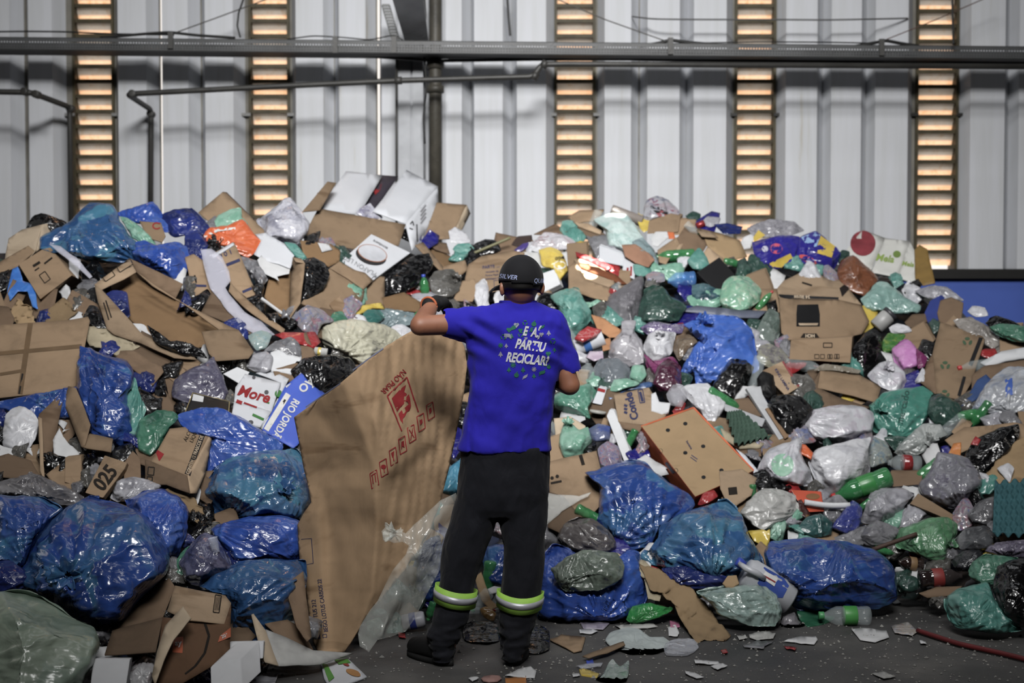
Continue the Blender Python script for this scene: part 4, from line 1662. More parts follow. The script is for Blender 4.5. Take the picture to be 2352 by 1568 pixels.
# blue bag behind the alcohol carton
B('trash_bag', 'blue bag draped below the black gift box and the blue carton', 'bag', '408,952 450,937 500,934 535,950 600,985 652,1020 642,1042 590,1062 520,1090 480,1110 470,1050 488,1000 420,985', BLUE2, T=.12, ref='the draped blue bag')
t, ps = Pn('carton', 'crushed brown carton lettered for twelve one litre bottles', 'box',
           [('lid', '390,984,.05 480,973,.05 492,980,.04 431,1092,-.06 347,1060,-.03', None),
            ('front_panel', '332,1055,-.02 347,1060,-.03 431,1092,-.06 437,1132,-.05 382,1112,-.03 334,1110,-.01', CBD),
            ('side_panel', '492,980,.04 472,1085,.04 453,1132,0 437,1132,-.05 431,1092,-.06', CBL)], CB, dY=-.06, ref='the one-litre-bottle carton', crumple=.012)
ink(t, [ps[0]], ['468,975 481,973 437,1092 424,1088'], BLK, 'printed_band')
text(t, [ps[0]], 'CONTÉM 12 FRASCOS DE 1 LITRO', 453, 1031, 11, 69, CBP, 0.02, sx=.75, lift=.004)
text(t, [ps[0]], 'ÁLCOOL', 435, 992, 12, 66, INKB, 0.0)
text(t, [ps[0]], 'LÍQUIDO', 449, 994, 12, 66, INKB, 0.0)
ink(t, [ps[0]], ['352,1050 362,1033 377,1043 366,1059'], INKR, 'hazard_mark')
ink(t, [ps[1]], frame2(347, 1082, 14, 18, -5, 2.5) + frame2(344, 1100, 12, 10, -5, 2.5), INKB)
# bent tall cardboard group at left
B('plastic_bag', 'crumpled white bag at the left edge under the flattened carton', 'bag', '4,1000 14,950 45,931 76,945 90,966 82,1010 60,1038 25,1044 6,1024', WHITE, ref='the white bag at the left edge')
Pn('newspaper', 'crumpled white newspaper stuffed in the bent brown carton', 'newspaper', [('', '120,1012 138,980 156,1018 182,1040 176,1065 150,1066 124,1054', None)], PAPER, thick=.002, crumple=.03, freq=10)
t, ps = Pn('carton', 'tall bent brown carton standing open at the left, peaked like a tent', 'box',
           [('panel', '90,950,.02 158,886,.06 144,922,.05 120,1040,.04 98,1062,.0 88,1010,0', CBD), ('panel', '158,886,.02 174,890,.0 207,975,-.05 196,1020,-.06 187,1023,-.05 165,972,.03 144,922,.05', CB),
            ('flap', '187,1023,-.05 206,995,-.04 259,1008,-.02 256,1036,-.04 200,1027,-.06', CB), ('side_panel', '88,955,-.02 97,960,-.02 100,1060,-.02 104,1112,-.04 92,1080,-.03', CBL)], CB, dY=-.05, ref='the bent brown carton')
X('small_carton', 'small brown carton standing upright beside the bent brown carton', 'box', '149,1050 186,1046 187,1106 182,1117 148,1107', (8, -4, .06), CB)
Pn('cardboard_piece', 'shaded brown cardboard wedge between the 025 parcel and the alcohol carton', 'cardboard', [('', '285,1062 305,1034 322,1052 324,1100 285,1100', None)], CBD)
t = X('parcel', 'slim brown parcel with the number 025', 'box', '240,1045,.04 292,1062,.04 286,1076,.03 236,1143,-.03 195,1131,-.03', (6, 6, .05), CB, dY=-.06, ref='the 025 parcel')
text(t, [t], '025', 243, 1098, 46, 53, INKB, 0.03, sx=.85)
Pn('cardboard_piece', 'dark torn cardboard at the left edge below the white bag', 'cardboard', [('', '-20,1050 20,1040 70,1060 90,1090 60,1100 20,1095 -20,1090', None)], CBD, crumple=.03)
# film bags and blues lower left
B('plastic_bag', 'grey see-through bag with white and yellow rubbish at the left edge', 'bag', '-20,1112 30,1095 72,1084 110,1100 160,1120 197,1142 170,1162 100,1158 40,1137 -20,1134', film('#6e6c70', '#99979a', '#444248', .22, bump=.7, scale=9), T=.1)
B('plastic_bag', 'crinkled clear grey film right of the 025 parcel', 'bag', '254,1142 270,1105 310,1094 371,1110 362,1126 320,1147 270,1152', GREYW, T=.06)
Pn('paper_bag', 'twisted strip of kraft paper below the alcohol carton', 'paper', [('', '366,1126 400,1117 430,1130 460,1165 492,1210 482,1217 440,1180 415,1150', None)], KRAFT, thick=.003, crumple=.06, freq=10, step=5)
B('trash_bag', 'blue bag at the left edge, just left of the giant knotted blue bag', 'bag', '-30,1142 50,1136 100,1144 142,1165 112,1195 80,1240 55,1300 -30,1330', BLUE, T=.2, ref='the blue bag at the left edge')
B('trash_bag', 'dark blue bag tucked low at the left edge above the pale green sack', 'bag', '-30,1290 20,1285 62,1310 80,1345 40,1360 -30,1360', NAVY, T=.1)
B('trash_bag', 'bright royal blue lobe rising behind the giant knotted blue bag', 'bag', '288,1148 330,1128 372,1122 415,1145 434,1175 428,1230 404,1290 370,1305 330,1250 300,1190', BLUE2, T=.2, ref='the royal blue lobe')
B('trash_bag', 'full blue bag resting behind the held cardboard, below the blue carton', 'bag', '464,1120 486,1087 522,1055 595,1036 680,1030 700,1060 710,1141 690,1196 613,1185 559,1204 493,1182 470,1152', BLUET, T=.24, knot=(672, 1120), ref='the full blue bag behind the cardboard')
B('trash_bag', 'smaller blue bag squeezed under the full blue bag', 'bag', '484,1212 520,1200 575,1185 640,1182 688,1200 700,1260 692,1290 600,1293 530,1284 500,1252', BLUE2, T=.16, ref='the squeezed blue bag')
B('plastic_bag', 'teal scrap of bag in the shade right of the giant knotted blue bag', 'bag', '398,1300 415,1270 440,1250 450,1290 440,1330 415,1340', GREEN)
B('plastic_bag', 'violet grey clear bag with a plastic cup inside, right of the giant knotted blue bag', 'bag', '412,1292 440,1246 470,1222 500,1238 536,1300 512,1332 460,1348 424,1332', film('#4a4c6c', '#77789a', '#2c2c48', .22, bump=.6, scale=9), T=.13, ref='the violet grey bag')
bottle('plastic_cup', 'clear tube of a plastic cup poking from the violet grey bag', 'cup', (497, 1268), (488, 1234), 11, clear('#c8cede', .6), kind='cup', dY=-.06)
B('trash_bag', 'blue bag sagging between the open brown box and the held cardboard', 'bag', '456,1346 490,1320 550,1290 620,1284 700,1287 705,1330 690,1400 650,1452 580,1473 535,1452 530,1402 500,1372', BLUET, T=.2, ref='the sagging blue bag')
B('trash_bag', 'giant blue bag tied in a starry knot, largest of the lower left', 'bag',
  '207,1136 275,1150 325,1180 370,1215 388,1260 382,1319 324,1370 282,1424 210,1440 130,1402 65,1360 29,1345 36,1312 75,1240 107,1196 162,1154', BLUE, T=.34, knot=(159, 1301), ref='the giant blue bag', dY=-.05)
Pn('carton', 'torn open brown box with an orange patch on the floor at lower left', 'box',
   [('back_panel', '250,1442,.14 382,1318,.18 402,1346,.12 374,1417,.10 262,1447,.10', CBD), ('flap', '402,1345,-.02 518,1367,-.02 531,1385,-.02 515,1432,-.12 432,1421,-.12 384,1402,-.02', CBL),
    ('front_panel', '374,1415,-.06 432,1421,-.10 515,1432,-.12 531,1386,-.02 528,1500,-.06 500,1522,-.1 420,1566,-.12 352,1575,-.1', card('#6f4f34')),
    ('side_panel', '258,1447,.02 374,1415,-.06 357,1497,-.1 240,1503,-.06', CBD),
    ('flap', '421,1390,-.20 439,1416,-.22 398,1468,-.2 376,1513,-.2 356,1572,-.16 349,1550,-.16 360,1497,-.16 379,1436,-.14', CBP, 'pale torn flap sticking up')],
   CB, dY=-.1, q=75, ref='the torn open box', crumple=.01)
t = ALL[-1][0]
ps = root_parts[t.name]
ink(t, [ps[2]], ['398,1465 421,1462 419,1500 396,1498', '505,1460 530,1440 530,1462 500,1475'], flat('#c2561c', .6), 'printed_patch')
text(t, [ps[2]], 'ay', 409, 1478, 18, 4, INKW, .02, lift=.005)
text(t, [ps[2]], '2012', 518, 1459, 11, 25, INKW, .02, lift=.005)
ink(t, [ps[1]], frame2(499, 1387, 14, 40, -8, 2) + [line2(494 + 3 * k, 1372, 490 + 3 * k, 1402, 1.5) for k in range(5)], INKB)
ink(t, [ps[2]], [line2(470, 1430, 480, 1460, 6), line2(480, 1460, 470, 1500, 6), line2(470, 1500, 448, 1530, 5), line2(448, 1530, 425, 1548, 4)], INKB)
B('trash_bag', 'huge pale green see-through sack filling the bottom left corner', 'bag', '-60,1365 0,1358 40,1353 100,1369 170,1420 217,1441 228,1480 214,1530 165,1600 -60,1640', PALEGREEN, T=.26, dY=-.12, ref='the pale green sack', wr=.7)
X('foam_block', 'white styrofoam block at the bottom edge right of the pale green sack', 'styrofoam', '214,1512 299,1513 287,1590 206,1590', (6, -5, .12), FOAM, dY=-.15)
B('plastic_bag', 'white bag with red and black print under the torn open box', 'bag', '290,1560 310,1520 335,1500 360,1510 356,1545 340,1590 300,1600', film('#b5b5b8', '#c8c8cc', '#5a2a2a', .35, bump=.5, scale=10), T=.07)
t = X('foam_block', 'L-shaped white styrofoam packing block on the floor beside the torn open box', 'styrofoam', '483,1532 500,1518 552,1512 556,1585 484,1585', (44, -42, .16), FOAM, dY=-.2, ref='the L-shaped foam block')
X('foam_block', 'thin white styrofoam wall standing behind the L-shaped foam block', 'styrofoam', '526,1474 606,1472 604,1512 528,1512', (3, -2, .05), FOAM, dY=-.14)
t, ps = Pn('carton', 'opened flat white-lined carton on the floor at the foot of the held cardboard', 'box',
           [('flap', '573,1397,.0 610,1448,-.02 640,1528,-.06 608,1520,-.05 590,1462,-.02', CBP), ('base_panel', '610,1446,.0 655,1462,.0 720,1492,0 812,1500,0 735,1524,-.02 638,1528,-.04', DIRTYW),
            ('back_panel', '608,1432,.05 660,1424,.06 692,1440,.06 722,1494,.04 655,1478,.04', CBD)], CBP, dY=-.08)
Pn('cardboard_piece', 'shaded brown cardboard wing behind the left edge of the held cardboard', 'cardboard', [('', '653,1342 697,1310 704,1370 716,1462 706,1472 682,1437', None)], CBD)
# ---------------------------------------------- middle, left of the worker
B('trash_bag', 'black bag knotted at the skyline right of the upturned brown carton', 'bag', '1068,582 1090,560 1115,548 1140,552 1150,575 1120,588', BLACK)
B('plastic_bag', 'pale teal film at the skyline below the upturned brown carton', 'bag', '1040,572 1050,560 1078,558 1090,572 1080,584 1050,582', TEAL)
stick('broom_handle', 'green tipped wooden pole lying on the skyline', 'pole', (1082, 584), (1172, 546), 3.5, flat('#7d7a50', .5))
t, ps = Pn('carton', 'open shallow brown carton tray below the upturned brown carton', 'box',
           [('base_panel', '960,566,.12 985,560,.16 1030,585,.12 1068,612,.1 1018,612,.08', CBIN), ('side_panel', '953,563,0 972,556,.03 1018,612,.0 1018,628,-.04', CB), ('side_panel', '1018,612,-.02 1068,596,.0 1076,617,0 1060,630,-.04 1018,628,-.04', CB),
            ('flap', '972,549,.12 1026,558,.14 1034,584,.1 1000,572,.1', CBD)], CB, ref='the shallow carton tray')
B('trash_bag', 'round smoky grey bag tied shut above the gloved left hand', 'bag', '984,642 1000,622 1040,617 1060,640 1056,666 1030,690 1005,691 989,666', SMOKE, knot=(1048, 640), ref='the smoky grey bag')
bottle('soft_drink_bottle', 'green bottle with a blue cap by the smoky grey bag', 'bottle', (978, 690), (972, 630), 11, PETG, BLUECAP)
Pn('cardboard_piece', 'brown board slope left of the lettered kraft sack', 'cardboard', [('', '1040,690 1062,645 1090,640 1100,670 1085,692', None)], CB)
t, ps = Pn('paper_sack', 'broad brown kraft sack with lettering behind the black cap', 'sack', [('', '1076,606 1106,588 1178,575 1205,580 1200,660 1150,666 1106,674 1080,677 1068,640', None)], CB, ref='the kraft sack', crumple=.02)
text(t, ps, 'PARTE ....', 1128, 613, 10, 6, INKN, .02)
for i, s_ in enumerate(('reciclado de', 'Parana Papel', 'embalagem S')):
    text(t, ps, s_, 1130, 624 + 8 * i, 6, 5, INKN, .01)
ink(t, ps, frame2(1142, 655, 14, 22, 3, 1.3), INKN)
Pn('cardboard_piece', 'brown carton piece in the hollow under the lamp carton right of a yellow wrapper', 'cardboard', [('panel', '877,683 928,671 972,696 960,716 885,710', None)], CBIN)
B('plastic_bag', 'grey blue clear film beside the left elbow', 'bag', '836,735 850,716 890,708 935,716 962,722 950,745 900,752 855,752', film('#6f8388', '#93a4a8', '#4a5c62', .25, bump=.6))
B('plastic_bag', 'dark teal knotted bag above the cream sack', 'bag', '832,722 845,710 872,712 884,728 870,742 840,745', film('#2c6a64', '#3f8a80', '#1c4844', .3))
Pn('wrapper', 'torn yellow wrapper above the cream sack', 'wrapper', [('', '807,720 818,705 832,700 875,695 884,709 855,708 825,722', None)], YELLOW, thick=.002, crumple=.02, ref='the yellow wrapper')
B('plastic_bag', 'green flat bag tip left of the yellow wrapper', 'bag', '756,735 765,718 785,714 802,738 780,742', GREEN)
B('plastic_bag', 'clear bag with white and purple packets left of the cream sack', 'bag', '672,726 704,700 742,712 768,737 738,748 728,772 692,760', MIXED, T=.08, ref='the clear bag of packets')
Pn('wrapper', 'dark red wrappers in front of the clear bag of packets', 'wrapper', [('', '630,768 650,760 690,762 724,762 737,785 722,797 680,785 655,780', None)], RED, thick=.003, crumple=.03, ref='the dark red wrappers')
B('plastic_bag', 'slack clear bag with coloured scraps at the end of the foam veil', 'bag', '570,770 600,758 625,768 612,800 590,806 575,790', MIXEDT)
B('plastic_bag', 'wrinkled clear grey bag left of the shiny black bag', 'bag', '606,806 630,785 668,773 690,792 692,820 660,820 625,806', GREY, ref='the wrinkled grey bag')
Pn('foam_piece', 'small white foam lump between the yellow wrapper and the cream sack', 'styrofoam', [('', '808,728 822,720 838,726 846,742 820,738', None)], FOAM, thick=.015)
bottle('tin_can', 'small pale can with a yellow label left of the cream sack', 'can', (722, 806), (752, 810), 10, DIRTYW, None, YELLOW, kind='tube')
B('woven_sack', 'big cream woven plastic sack behind the upper edge of the held cardboard', 'sack', '734,752 757,743 808,734 885,746 925,772 880,812 831,842 798,816 744,795', CREAM, T=.2, ref='the cream sack')
B('trash_bag', 'shiny black wrinkled bag left of the upper edge of the held cardboard', 'bag', '666,850 690,825 740,812 800,820 820,845 802,872 770,893 740,906 700,882 675,868', BLACK, T=.13, wr=1.5, ref='the shiny black bag')

# ---------------------------------------------- right heap, from the skyline down
Pn('cardboard_piece', 'brown carton flap on the skyline left of the third louvred window foot', 'cardboard', [('', '1226,537 1275,513 1302,531 1285,540', None)], CBD)
t = X('book_stack', 'dark edged carton with a violet bag on the skyline left of the third window', 'box', '1174,562 1185,546 1218,543 1220,556 1196,570', (4, -4, .06), flat('#3a2a24', .6))
B('plastic_bag', 'violet folded bag leaning on the dark edged carton', 'bag', '1180,575 1200,560 1215,556 1212,568 1192,580', film('#4a3a8a', '#6a5ab0', '#30265c', .3))
B('plastic_bag', 'clear bag with red print lying on the skyline behind the cap', 'bag', '1218,562 1250,533 1290,537 1322,556 1302,574 1240,574', film('#b9b6bc', '#d2d0d6', '#8a3a44', .22, bump=.6, scale=12), ref='the clear bag with red print')
X('plastic_tub', 'white plastic tub rim right behind the black cap', 'tub', '1186,584 1200,578 1240,580 1246,596 1240,616 1215,612', (0, 3, .05), flat('#c4c4c4', .4))
Pn('cardboard_piece', 'flat brown board on the skyline below the rolled film', 'cardboard', [('', '1303,498 1330,483 1388,480 1372,506 1322,511', None)], CB, ref='the skyline board')
Pn('cardboard_piece', 'stack of brown flaps leaning left of the sunlit bag', 'cardboard', [('panel', '1320,515 1360,520 1395,540 1390,565 1350,545', None), ('panel', '1318,508,-.02 1350,512,-.02 1383,530,-.02 1378,538,-.02 1330,520,-.02', CBL)], CBD, ref='the leaning flaps')
bottle('plastic_roll', 'rolled up translucent film lying on the skyline', 'roll', (1474, 508), (1404, 482), 13, flat('#8f857e', .3, .5, bump=.3), kind='tube')
B('newspaper', 'crumpled newspaper bag in red, blue and black topping the right skyline', 'bag', '1476,502 1485,460 1510,449 1536,460 1562,486 1556,498 1520,508 1490,512', film('#a8a8b0', '#24356e', '#a81e28', .4, bump=.7, scale=11, patch=.8), T=.07, ref='the crumpled newspaper')
ink(ALL[-1][0], [ALL[-1][0]], [line2(1494, 475, 1530, 482, 6), line2(1494, 484, 1534, 490, 5)], BLK)
t = X('carton', 'small brown carton under the crumpled newspaper on the right skyline', 'box', '1490,508 1540,490 1563,497 1558,533 1486,537', (6, -5, .12), CB, ref='the carton under the newspaper')
B('plastic_bag', 'dark green bag tip on the skyline right of the crumpled newspaper', 'bag', '1574,496 1592,484 1610,492 1606,506 1585,506', DKGREEN)
bottle('drink_can', 'red and silver can on the skyline beside green film', 'can', (1600, 520), (1618, 512), 8, flat('#a02024', .3, .5, .4), kind='tube')
B('plastic_bag', 'clear bag shred with mixed scraps left of the fourth louvred window foot', 'bag', '1608,512 1625,497 1655,500 1650,515 1630,522', GREYW)
Pn('wrapper', 'dark blue wrapper on the skyline before the fourth louvred window', 'wrapper', [('', '1640,515 1670,512 1706,520 1700,536 1660,535', None)], NAVY, thick=.003, crumple=.03)
t, ps = Pn('carton', 'heap of torn brown cartons below the skyline right of the carton under the newspaper', 'box',
           [('panel', '1556,545,0 1575,518,.06 1610,525,.05 1625,560,0 1600,600,-.03 1570,590,0', CBD), ('panel', '1610,525,.05 1655,535,.05 1700,552,.04 1716,588,0 1670,600,-.03 1625,565,-.03', KRAFT),
            ('flap', '1600,528,-.03 1635,532,-.03 1650,545,-.05 1612,542,-.05', CBL), ('panel', '1625,565,-.03 1670,600,-.05 1660,612,-.05 1600,604,-.05', CBL)], CB, ref='the torn brown cartons')
bottle('soft_drink_bottle', 'clear crumpled bottle glinting among the torn brown cartons', 'bottle', (1575, 512), (1605, 540), 9, PET, GREENCAP)
Pn('paper_scrap', 'white crumpled paper below the carton under the newspaper', 'paper', [('', '1495,548 1505,532 1532,531 1536,545 1520,558 1510,566 1498,562', None)], PAPER, thick=.004, crumple=.02)
Pn('wrapper', 'small orange card right of the white crumpled paper', 'wrapper', [('', '1533,532 1548,533 1551,548 1536,548', None)], flat('#d8681c', .6), thick=.003)
Pn('carton', 'two leaning brown box flaps below the carton under the newspaper', 'box', [('flap', '1510,574,0 1552,545,.03 1560,560,0 1530,606,-.03 1514,602,-.02', CB), ('flap', '1548,548,.02 1566,540,.04 1572,552,.02 1556,586,-.02', CBL)], CB)
B('plastic_bag', 'bright pale bag in a patch of sunlight on the right skyline', 'bag', '1364,505 1382,493 1410,488 1440,494 1459,514 1476,540 1486,560 1475,582 1452,592 1423,574 1396,562 1388,530', film('#b8cfcc', '#d5e4e2', '#8cb4b0', .4, bump=.45), T=.15, ref='the sunlit pale bag')
B('plastic_bag', 'clear film with dark scraps trailing right of the sunlit pale bag', 'bag', '1452,555 1475,545 1500,570 1514,600 1505,618 1485,600 1462,580', film('#7f979c', '#a9bcc0', '#3d4a52', .2, bump=.7))
Pn('wrapper', 'yellow scrap on the heap below the leaning flaps', 'wrapper', [('', '1318,560 1332,552 1346,556 1342,575 1325,574', None)], YELLOW, thick=.003, crumple=.02)
B('plastic_bag', 'yellow grocery bag right of the black cap', 'bag', '1238,575 1265,567 1288,576 1300,600 1304,622 1285,648 1272,622 1244,610', YELLOW, T=.1, ref='the yellow grocery bag')
ink(ALL[-1][0], [ALL[-1][0]], [ell2(1285, 609, 14, 10)], INKW)
text(ALL[-1][0], [ALL[-1][0]], 'ope', 1285, 592, 14, 8, BLK, .03)
X('foam_block', 'white foam tray below the yellow grocery bag', 'styrofoam', '1246,627 1275,617 1287,652 1250,670', (8, 8, .05), FOAM)
t, ps = Pn('carton', 'pale brown box face below a patch of sunlight right of the yellow grocery bag', 'box',
           [('panel', '1305,612,0 1322,600,0 1345,640,-.02 1400,660,-.02 1402,692,-.06 1355,682,-.06 1306,662,-.04', CB), ('flap', '1318,596,.05 1345,592,.05 1402,628,.04 1412,650,0 1398,660,-.01 1345,640,0', CBL)], CB, ref='the sunlit box')
Pn('wrapper', 'glossy dark red packet lying in the sun patch above the sunlit box', 'wrapper', [('', '1322,578 1345,585 1385,600 1406,612 1395,620 1350,600 1325,590', None)], RED, thick=.004, crumple=.01)
Pn('wrapper', 'brown sunlit strip of packaging right of the sunlit box', 'wrapper', [('', '1330,605 1370,612 1415,630 1440,652 1425,652 1380,632 1335,615', None)], card('#8a4a20'), thick=.004, crumple=.012)
bottle('soft_drink_bottle', 'upright clear bottle with a red label right of the sunlit box', 'bottle', (1404, 690), (1424, 645), 14, PET, None, RED)
X('small_carton', 'little white lidded carton lying above the red and white packets', 'box', '1376,564 1434,584 1432,611 1376,600', (4, -4, .05), WCARD)
Pn('paper_bag', 'pinkish brown paper bag with a red print right of the little white carton', 'paper bag', [('', '1428,562 1460,560 1490,580 1504,596 1490,612 1460,604 1436,588', None)], card('#a8795c'), crumple=.03, freq=8)
t, ps = Pn('wrapper', 'white and red packet standing right of the sunlit strip', 'packet', [('', '1432,588 1446,584 1462,600 1457,640 1440,634 1430,620', None)], WCARD, thick=.006)
ink(t, ps, [line2(1442, 615, 1440, 632, 5), line2(1450, 612, 1449, 634, 4)], INKR)
B('plastic_bag', 'small teal knotted bag above the dark grey standing sack', 'bag', '1454,608 1470,604 1494,615 1496,628 1475,636 1458,630', TEAL)
B('plastic_bag', 'clear bottle bundle with violet wrappers right of the small teal bag', 'bag', '1482,632 1500,622 1525,628 1528,645 1505,652 1486,645', MIXED)
bottle('water_bottle', 'bluish clear bottle lying right of the violet wrappers', 'bottle', (1598, 640), (1530, 645), 18, clear('#5d8fd0', .6), None)
B('plastic_bag', 'pale teal printed bag below the torn brown cartons', 'bag', '1578,598 1605,568 1624,590 1630,612 1612,622 1590,616', TEAL, ref='the pale teal printed bag')
X('black_case', 'black flat case leaning left of the mint bag with bottles', 'case', '1600,625 1652,590 1696,640 1690,660 1640,665', (6, 8, .06), BLK, ref='the black flat case')
B('plastic_bag', 'dark blue green film left below the black flat case', 'bag', '1590,655 1620,650 1655,668 1650,690 1615,695 1590,680', film('#2e5560', '#5a8088', '#1c3640', .2))
B('trash_bag', 'large grey dull bag standing right of the sunlit box', 'bag', '1388,692 1410,672 1453,642 1475,633 1480,648 1472,700 1462,742 1438,745 1402,724', film('#66646a', '#807e84', '#4a484e', .5, bump=.4), T=.12, ref='the dull grey bag')
B('trash_bag', 'dark green bottle-coloured bag right of the dull grey bag', 'bag', '1468,702 1480,666 1500,654 1522,658 1540,680 1562,690 1578,706 1560,737 1500,742 1465,738', DKGREEN, T=.13, ref='the dark green bag')
B('trash_bag', 'black crinkled bag behind the right side of the neck', 'bag', '1232,690 1245,672 1270,674 1284,700 1282,735 1255,732', BLACK)
B('plastic_bag', 'pale teal bag with a recycling print beside the right shoulder', 'bag', '1262,680 1300,661 1328,661 1341,688 1357,713 1357,736 1334,760 1318,776 1290,740 1280,702', TEAL, T=.13, ref='the recycling print bag')
ink(ALL[-1][0], [ALL[-1][0]], [ell2(1296 + 7 * math.cos(a), 706 + 7 * math.sin(a), 4.5, 3, math.degrees(-a) + 90) for a in (0.3, 2.4, 4.5)], flat('#2f6a60', .6))
B('plastic_bag', 'dull bag of grey cloth and bottle necks under the dull grey bag', 'bag', '1360,705 1385,690 1400,720 1390,745 1365,735', SMOKE)
Pn('cardboard_piece', 'orange brown rolled cardboard below the dull grey bag', 'cardboard', [('', '1358,722 1385,730 1430,760 1432,775 1400,775 1372,756', None)], card('#b07a4c'), crumple=.015)
Pn('cardboard_piece', 'orange brown card beside the milk bottle', 'cardboard', [('', '1382,780 1402,775 1404,800 1384,805', None)], card('#b07a4c'))
# blue and yellow packs, apple carton
B('plastic_bag', 'clear bag with grey scribbles on the skyline at the fourth window', 'bag', '1716,524 1769,502 1824,510 1848,530 1800,545 1735,545', film('#8f8e96', '#adacb4', '#4c4a58', .25, bump=.6, scale=20), ref='the scribbled clear bag')
pk = film('#2a2390', '#2f2aa6', '#221a78', .25, bump=.5, scale=3)
B('snack_packet', 'blue and yellow packet left of its twin on the right skyline', 'packet', '1728,556 1792,540 1838,543 1826,594 1794,618 1744,621 1732,592', pk, T=.1, ref='the left blue and yellow packet')
t = ALL[-1][0]
ink(t, [t], ['1755,612 1768,604 1815,582 1820,592 1795,614', '1730,545 1742,528 1758,540 1732,556'], flat('#d8b81e', .3), 'printed_band')
ink(t, [t], [ell2(1783, 571, 14, 12)], flat('#d8506a', .3))
ink(t, [t], [ell2(1757, 572, 7, 7)], flat('#c8cade', .3))
B('snack_packet', 'blue and yellow packet right of its twin, beside the apple carton', 'packet', '1836,545 1875,531 1921,568 1933,588 1908,628 1866,612 1826,598', pk, T=.1, ref='the right blue and yellow packet')
t = ALL[-1][0]
ink(t, [t], ['1885,541 1918,566 1910,592 1872,580'], flat('#d8b81e', .3), 'printed_band')
ink(t, [t], ['1840,545 1873,533 1884,540 1876,566 1858,570'], flat('#8fb6e6', .3), 'printed_band')
ink(t, [t], [ell2(1856, 596, 22, 7, -25)], flat('#d8504a', .3))
B('plastic_bag', 'brown glossy sack under the apple carton', 'bag', '1932,598 1960,586 2005,622 2018,645 1990,682 1942,664 1922,628', film('#7a4628', '#a0623a', '#4e2c18', .3, bump=.5), T=.1, ref='the brown glossy sack')
Pn('paper_sheet', 'yellow brown folded sheet standing right of the apple carton', 'paper', [('', '2100,575 2112,562 2130,572 2148,650 2120,655 2102,640', None)], flat('#8a6a1e', .6, bump=.2), thick=.004, crumple=.02)
t, ps = Pn('fruit_carton', 'white fruit carton with a red apple and green lettering', 'box',
           [('panel', '1936,583,0 1982,527,.03 2033,546,.02 2001,620,-.03', None), ('panel', '2033,546,.02 2089,554,.03 2062,636,-.02 2001,624,-.04', None), ('panel', '2089,554,.03 2104,581,.0 2103,652,-.03 2062,636,-.02', None)],
           flat('#d2d2cc', .55, .3, var=.05), ref='the apple carton')
ink(t, ps, [ell2(1982, 559, 29, 29)], flat('#8e2f3a', .5, var=.25), 'printed_apple')
text(t, ps, 'Mela', 2032, 594, 22, -8, flat('#8ca83a', .6), .03, .2)
text(t, ps, 'Mela', 2085, 607, 15, -8, flat('#8ca83a', .6), .03, .2)
ink(t, ps, [ell2(2060, 584, 9, 8)], flat('#6d8a30', .6))
B('plastic_bag', 'pale teal bag with loops below the apple carton', 'bag', '1976,686 1995,668 2012,648 2036,647 2082,683 2117,703 2106,720 2050,722 1993,714', film('#7fa8a0', '#a8c8c0', '#54807a', .28, bump=.6), T=.08, ref='the looped teal bag')
B('plastic_bag', 'clear film lying over the heap before the blue wall', 'bag', '2100,668 2140,655 2175,660 2215,690 2190,692 2130,685', GREYW, T=.03)
X('drum', 'round brown and blue drum end at the right before the blue wall', 'drum', '2122,720 2136,690 2158,678 2160,745 2134,748', (40, -6, .1), flat('#22388a', .5), ref='the blue drum')
Pn('cardboard_piece', 'dark lettered brown disc on the blue drum', 'cardboard', [('', '2152,718 2160,690 2185,682 2212,694 2208,732 2180,745 2158,742', None)], CBD, thick=.01)
Pn('wrapper', 'green and yellow crisp packet below the looped teal bag', 'packet', [('', '2022,786 2040,765 2066,756 2080,770 2060,800 2030,808', None)], film('#3d7a34', '#9aa63a', '#24521f', .25, bump=.6, scale=20), thick=.02, crumple=.02)
bottle('plastic_jar', 'white jar with a dark lid below the looped teal bag', 'jar', (2012, 752), (2048, 718), 19, flat('#a9a9a8', .4), flat('#3a3a40', .4), kind='jar')
B('plastic_bag', 'white crumpled bag above the green crisp packet', 'bag', '2042,752 2060,742 2085,748 2095,760 2072,766 2048,764', WHITE)
Pn('cardboard_piece', 'brown cylinder of card left of the blue drum', 'cardboard', [('', '2078,740 2095,722 2125,720 2130,738 2110,752 2085,752', None)], CBD)
B('trash_bag', 'black bag slope at the far right before the blue wall', 'bag', '2262,742 2285,725 2330,738 2380,770 2380,800 2300,775', BLACK, T=.05)
B('plastic_bag', 'white scrap of bag before the blue wall at the right', 'bag', '2222,715 2235,702 2262,706 2270,725 2240,728', WHITE)
B('plastic_bag', 'green bag lying at the far right edge below the black slope', 'bag', '2272,752 2300,742 2380,755 2390,785 2330,785 2290,768', GREEN, T=.06)
B('plastic_bag', 'crinkled clear film right of the brown carton with green recycling marks', 'bag', '2190,735 2230,728 2270,750 2310,795 2290,810 2260,792 2215,770', film('#8c8680', '#b0aaa4', '#5c5854', .18, bump=.8), T=.05)
Pn('foam_sheet', 'long white foam lid at the far right edge', 'styrofoam', [('', '2252,832 2300,806 2390,790 2390,815 2310,827 2270,840', None)], FOAM, thick=.02)
Pn('cardboard_piece', 'brown cardboard sheet below the long white foam lid', 'cardboard', [('', '2232,860 2260,840 2390,820 2390,850 2300,860 2262,900 2230,905', None)], CBD)
